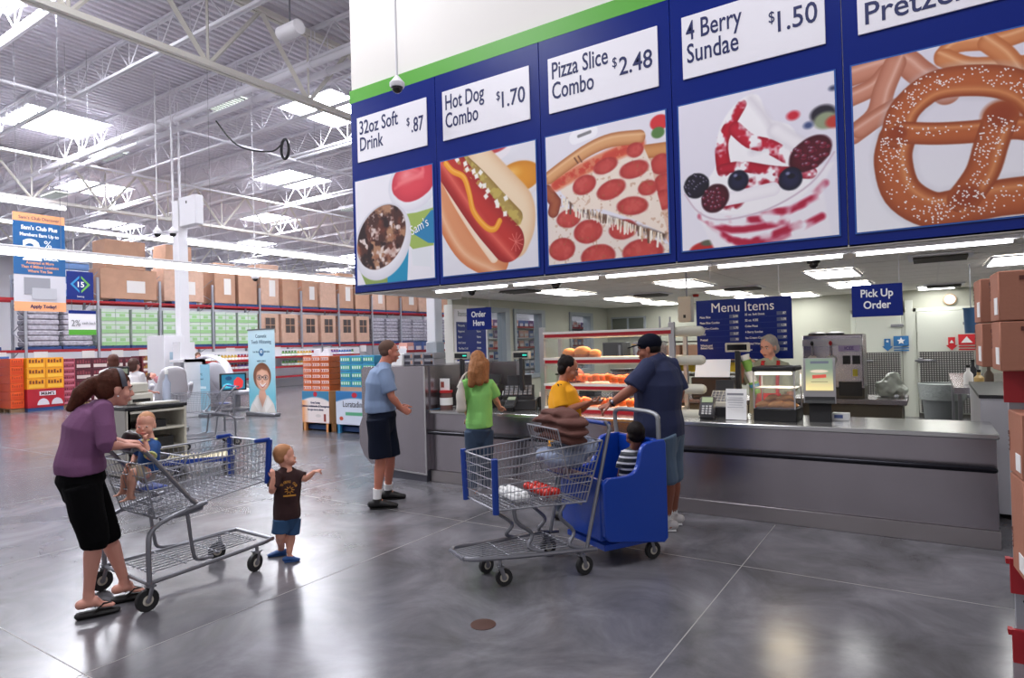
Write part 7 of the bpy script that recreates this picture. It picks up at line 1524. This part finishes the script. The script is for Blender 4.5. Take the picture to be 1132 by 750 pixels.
v.shirt(NV, hem=v.P(730, 483), sl=.58, fat=.02, folds=.016, neckw=.085, fscale=7)
v.trousers(mat('denim_shorts', '5A6E84', .85, bump=.1, bscale=90), end=1.02, loose=.022, folds=.008)
for q in 'RL': v.sock(q, LETW, .62); v.shoe(q, mat('white_shoe', 'C8C4C4', .6), LETW, name='sneaker')
v.hair(mat('hair_black', ''), [((0, -.03, .0), (.078, .075, .06))], folds=.001)
CAP = mat('cap_navy', '0A0E1E', .8, spec=.15)
P_ = lambda x, y_, z: v.c+v.B @ Vector((x, y_, z))*v.hs
o = blend(MB().ell(P_(0, -.016, .05), (.086*v.hs, .103*v.hs, .082*v.hs), 24, rot=v.B).sweep([P_(0, .05, .045), P_(0, .1, .042), P_(0, .155, .03)], [(.07, .008), (.068, .006), (.045, .005)], n=14, side=tuple(v.B @ Vector((1, 0, 0))), rnd=True), 'cap', CAP, v.t, vox=.005)
MB().sweep([P_(-.04, .12, .05), P_(0, .13, .052), P_(.04, .12, .05)], [(.016, .003)]*3, n=8, side=tuple(v.B @ Vector((0, 1, 0)))).build('brim_print', mat('cap_gold', 'D8A040', .5), o)
WL = v.J['wL']+(v.J['eL']-v.J['wL']).normalized()*.02; dd = (v.J['eL']-v.J['wL']).normalized(); uu = dd.cross(UP).normalized(); ww = dd.cross(uu)
MB().sweep([WL+uu*.034*math.cos(a)+ww*.034*math.sin(a) for a in np.linspace(0, 2*PI, 17)[:-1]], [(.004, .01)]*16, n=6, closed=True, side=[tuple(uu*math.cos(a)+ww*math.sin(a)) for a in np.linspace(0, 2*PI, 17)[:-1]]).build('wristwatch', BLACK, v.t)
MB().ell(WL-v.vd*.036+UP*.01, (.016, .016, .016), 12).build('watch_face', STEEL, v.t)
# ---- boy on the blue bench
q_ = Person('child', 'person: dark haired child in a striped shirt sitting in the blue bench', (-2.1, 4.62), 1.0, SKN('brownboy', '8A5844'), W=1.0, hs=.87)
q_.set(head=(702, 481), neck=(701, 497), chest=(699, 512), waist=(698, 527), pelvis=(698, 543), sR=(712, 503, .0), eR=(712, 525, .05), wR=(706, 535, .14), sL=(690, 503, -.0), eL=(686, 522, -.02), wL=(684, 536, .1),
       hR=(704, 545, .03), kR=(704, 549, .22), aR=(704, 580, .24), tR=(704, 584, .3), hL=(693, 545, .03), kL=(693, 549, .2), aL=(693, 580, .22), tL=(693, 584, .28))
q_.body(q_.vd*.95-SR*.3+UP*-.1, SR, {'R': (q_.vd, LV, -1, .55, .5), 'L': (q_.vd, SR, 1, .55, .5)}, vox=.006, neck=.07, legw=1.1)
ST = bpy.data.materials.new('striped_cloth'); ST.use_nodes = True; nt = ST.node_tree; wv = nt.nodes.new('ShaderNodeTexWave'); wv.bands_direction = 'Z'; wv.inputs['Scale'].default_value = 7; tcn = nt.nodes.new('ShaderNodeTexCoord'); nt.links.new(tcn.outputs['Object'], wv.inputs[0])
rp = nt.nodes.new('ShaderNodeValToRGB'); rp.color_ramp.interpolation = 'CONSTANT'; rp.color_ramp.elements[0].color = rgb('101828'); rp.color_ramp.elements[1].position = .75; rp.color_ramp.elements[1].color = rgb('D0D0D8'); nt.links.new(wv.outputs[0], rp.inputs[0]); nt.links.new(rp.outputs[0], nt.nodes['Principled BSDF'].inputs[0])
q_.shirt(ST, hem=q_.J['pelvis'], sl=.5, fat=.01, folds=.006, vox=.007); q_.trousers(mat('navy_cloth', ''), end=.8, loose=.01, folds=.004, vox=.008)
q_.hair(mat('hair_black', ''), [((0, -.026, .036), (.079, .098, .088)), ((0, -.05, -.01), (.075, .058, .06))], folds=.002)
# ---- worker behind the counter
z = Person('worker', 'person: grey haired food worker with a red apron holding a stack of cups', (-1.4, 7.15), 1.72, SKN('worker', 'DDA18A'), W=1.16, hs=.99)
z.set(head=(849, 384), neck=(852, 399), chest=(850, 428), waist=(850, 450), pelvis=(850, 472), sR=(835, 408, -.0), eR=(817, 422, -.1), wR=(821, 404, -.28), sL=(868, 408, .0), eL=(874, 437, -.05), wL=(858, 445, -.22),
      hR=(844, 478), kR=(844, 515), aR=(844, 552), tR=(843, 556, -.14), hL=(857, 478), kL=(857, 515), aL=(857, 552), tL=(856, 556, -.14))
z.body(LV*.62-z.vd*.75+UP*-.22, SR, {'R': (UP*.6+SR*.6, SR*.3-UP*1, 1, 1.0, .8), 'L': (LV+UP*-.1, -UP, -1, 1.0, .5)})
face_bits(z.t, z.c, z.B, z.hs, brow='6A5A50')
z.shirt(mat('sage_cloth', 'A8AE98', .85, bump=.06, bscale=60), hem=z.J['pelvis'], sl=.55, fat=.014, folds=.012)
z.trousers(mat('navy_cloth', ''), end=1.97, name='trousers', vox=.01)
for q in 'RL': z.shoe(q, mat('black_shoe', ''), mat('black_shoe', ''))
z.hair(mat('hair_grey', 'A09A94', .7, bump=.3, bscale=100, var=.12, vscale=50), [((0, -.034, .042), (.086, .1, .088)), ((0, -.058, -.02), (.094, .066, .078))], folds=.006)
RED = mat('apron_red', 'C02222', .7)
ap = MB()
for s1 in (-1, 1): ap.sweep([z.J['neck']+SR*s1*.06+z.vd*.04+UP*.0, z.J['neck']+SR*s1*.08-z.vd*.11-UP*.0, z.J['chest']+SR*s1*.09-z.vd*.19+UP*.05, z.J['chest']+SR*s1*.09-z.vd*.2-UP*.1], [(.018, .005)]*4, n=8, side=tuple(SR))
ap.sweep([z.J['chest']-z.vd*.2-UP*.05, z.J['waist']-z.vd*.205, z.J['pelvis']-z.vd*.21-UP*.15], [(.12, .008), (.15, .008), (.17, .008)], n=14, side=tuple(SR)); ap.build('apron', RED, z.t)
cups = thing('paper_cup_stack', 'leaning stack of green and white paper cups held by the worker', 'cups', z.P(834, 426, -.36))
tilt = Matrix.Rotation(-.28, 3, 'Y'); GC2 = mat('cup_green', '7AA84A', .5); BC2 = mat('cup_blue', '3A80B4', .5)
m = MB()
for i in range(3): m.lathe((tilt @ Vector((0, 0, -.09+i*.115))), [(.036, 0), (.05, .115), (.054, .118), (.05, .122)], 18, i % 2 and 1 or 0, axis=tilt)
m.lathe(tilt @ Vector((0, 0, .26)), [(.034, 0), (.048, .06)], 18, 2, axis=tilt); m.lathe(tilt @ Vector((0, 0, -.02)), [(.046, 0), (.05, .03)], 18, 3, axis=tilt); m.build('cup', [GC2, LETW, LETW, BC2], cups)
# ---- far people at the checkout and on the recliner
def far_person(lab, base, head, hairc, shirtc, sk='fair', sit=True, face=None, kid=False):
    p = Person('person', lab, base, 1.65 if not kid else 1.1, SKN(sk, 'D89A88')); hd = p.P(*head); kk = p.k; J = p.J; F = (face or -p.vd); F = Vector(F).normalized(); S_ = F.cross(UP)
    J['head'] = hd; J['neck'] = hd-UP*.15*kk; J['chest'] = hd-UP*.32*kk; J['waist'] = hd-UP*.5*kk; J['pelvis'] = hd-UP*.68*kk
    for q, s1 in (('R', 1), ('L', -1)):
        J['s'+q] = hd-UP*.2*kk+S_*s1*.16*kk; J['e'+q] = J['s'+q]-UP*.27*kk+F*.05; J['w'+q] = J['e'+q]+F*.2*kk-UP*.05; J['h'+q] = J['pelvis']+S_*s1*.09*kk
        kz = J['pelvis'].z; J['k'+q] = J['h'+q]+F*.4*kk if sit else J['h'+q]-UP*(kz*.48); J['a'+q] = Vector((J['k'+q].x, J['k'+q].y, max(.09, kz-.45*kk) if sit else .09)); J['t'+q] = J['a'+q]+F*.15*kk-UP*.06
    p.body(F, S_, {'R': (F, -UP, 1), 'L': (F, -UP, -1)}, vox=.012)
    p.shirt(mat('cloth'+shirtc, shirtc, .8), sl=.5, vox=.014, fat=.012); p.trousers(mat('dark_jeans', ''), end=1.9, name='trousers', vox=.015)
    p.hair(mat('hair_'+hairc, hairc, .6), [((0, -.026, .038), (.085, .1, .092)), ((0, -.05, -.03), (.085, .07, .085))], vox=.012); return p
far_person('person with auburn hair standing behind the woman in purple at the desk', (-11.0, 5.2), (125, 400), '5A2E20', 'D8D4D8', sit=False, face=(-1, .3, 0))
far_person('person with brown bobbed hair in white at the checkout desk', (-11.5, 6.25), (149, 404), '4A2A20', 'E0DCE0', sit=False, face=(-.3, 1, 0))
far_person('person with brown hair sitting behind the white recliners', (-18.6, 12.3), (219, 394), '6A4A34', 'E0DCE0', face=(1, -.4, 0))
p = Person('child', 'person: child in a pink top and dark shoes lying on the white recliner', (-13.9, 7.5), 1.1, SKN('fair', ''))
p.set(head=(168, 416), neck=(172, 419), chest=(177, 421), waist=(181, 424), pelvis=(184, 428), sR=(175, 418, -.1), eR=(180, 426, -.16), wR=(186, 422, -.14), sL=(175, 418, .1), eL=(182, 420, .15), wL=(187, 418, .1),
      hR=(185, 429, -.06), kR=(190, 430, -.07), aR=(197, 437, -.08), tR=(199, 433, -.08), hL=(185, 428, .06), kL=(192, 428, .06), aL=(201, 435, .06), tL=(203, 431, .06))
p.body(SR*.5+UP, p.vd, {'R': (SR, -UP, 1, .6), 'L': (SR, -UP, -1, .6)}, vox=.01)
p.shirt(mat('pink_cloth', 'C88890', .8), sl=.5, vox=.01, fat=.006); p.trousers(mat('pink_cloth', ''), end=.5, vox=.01)
for q in 'RL': MB().ell(p.J['a'+q]+UP*.02, (.07, .05, .06), 12).build('shoe', mat('black_shoe', ''), p.t)
p.hair(mat('hair_4A2A20', ''), [((0, -.03, .04), (.085, .1, .09))], vox=.012)
bpy.data.scenes.remove(tmp)
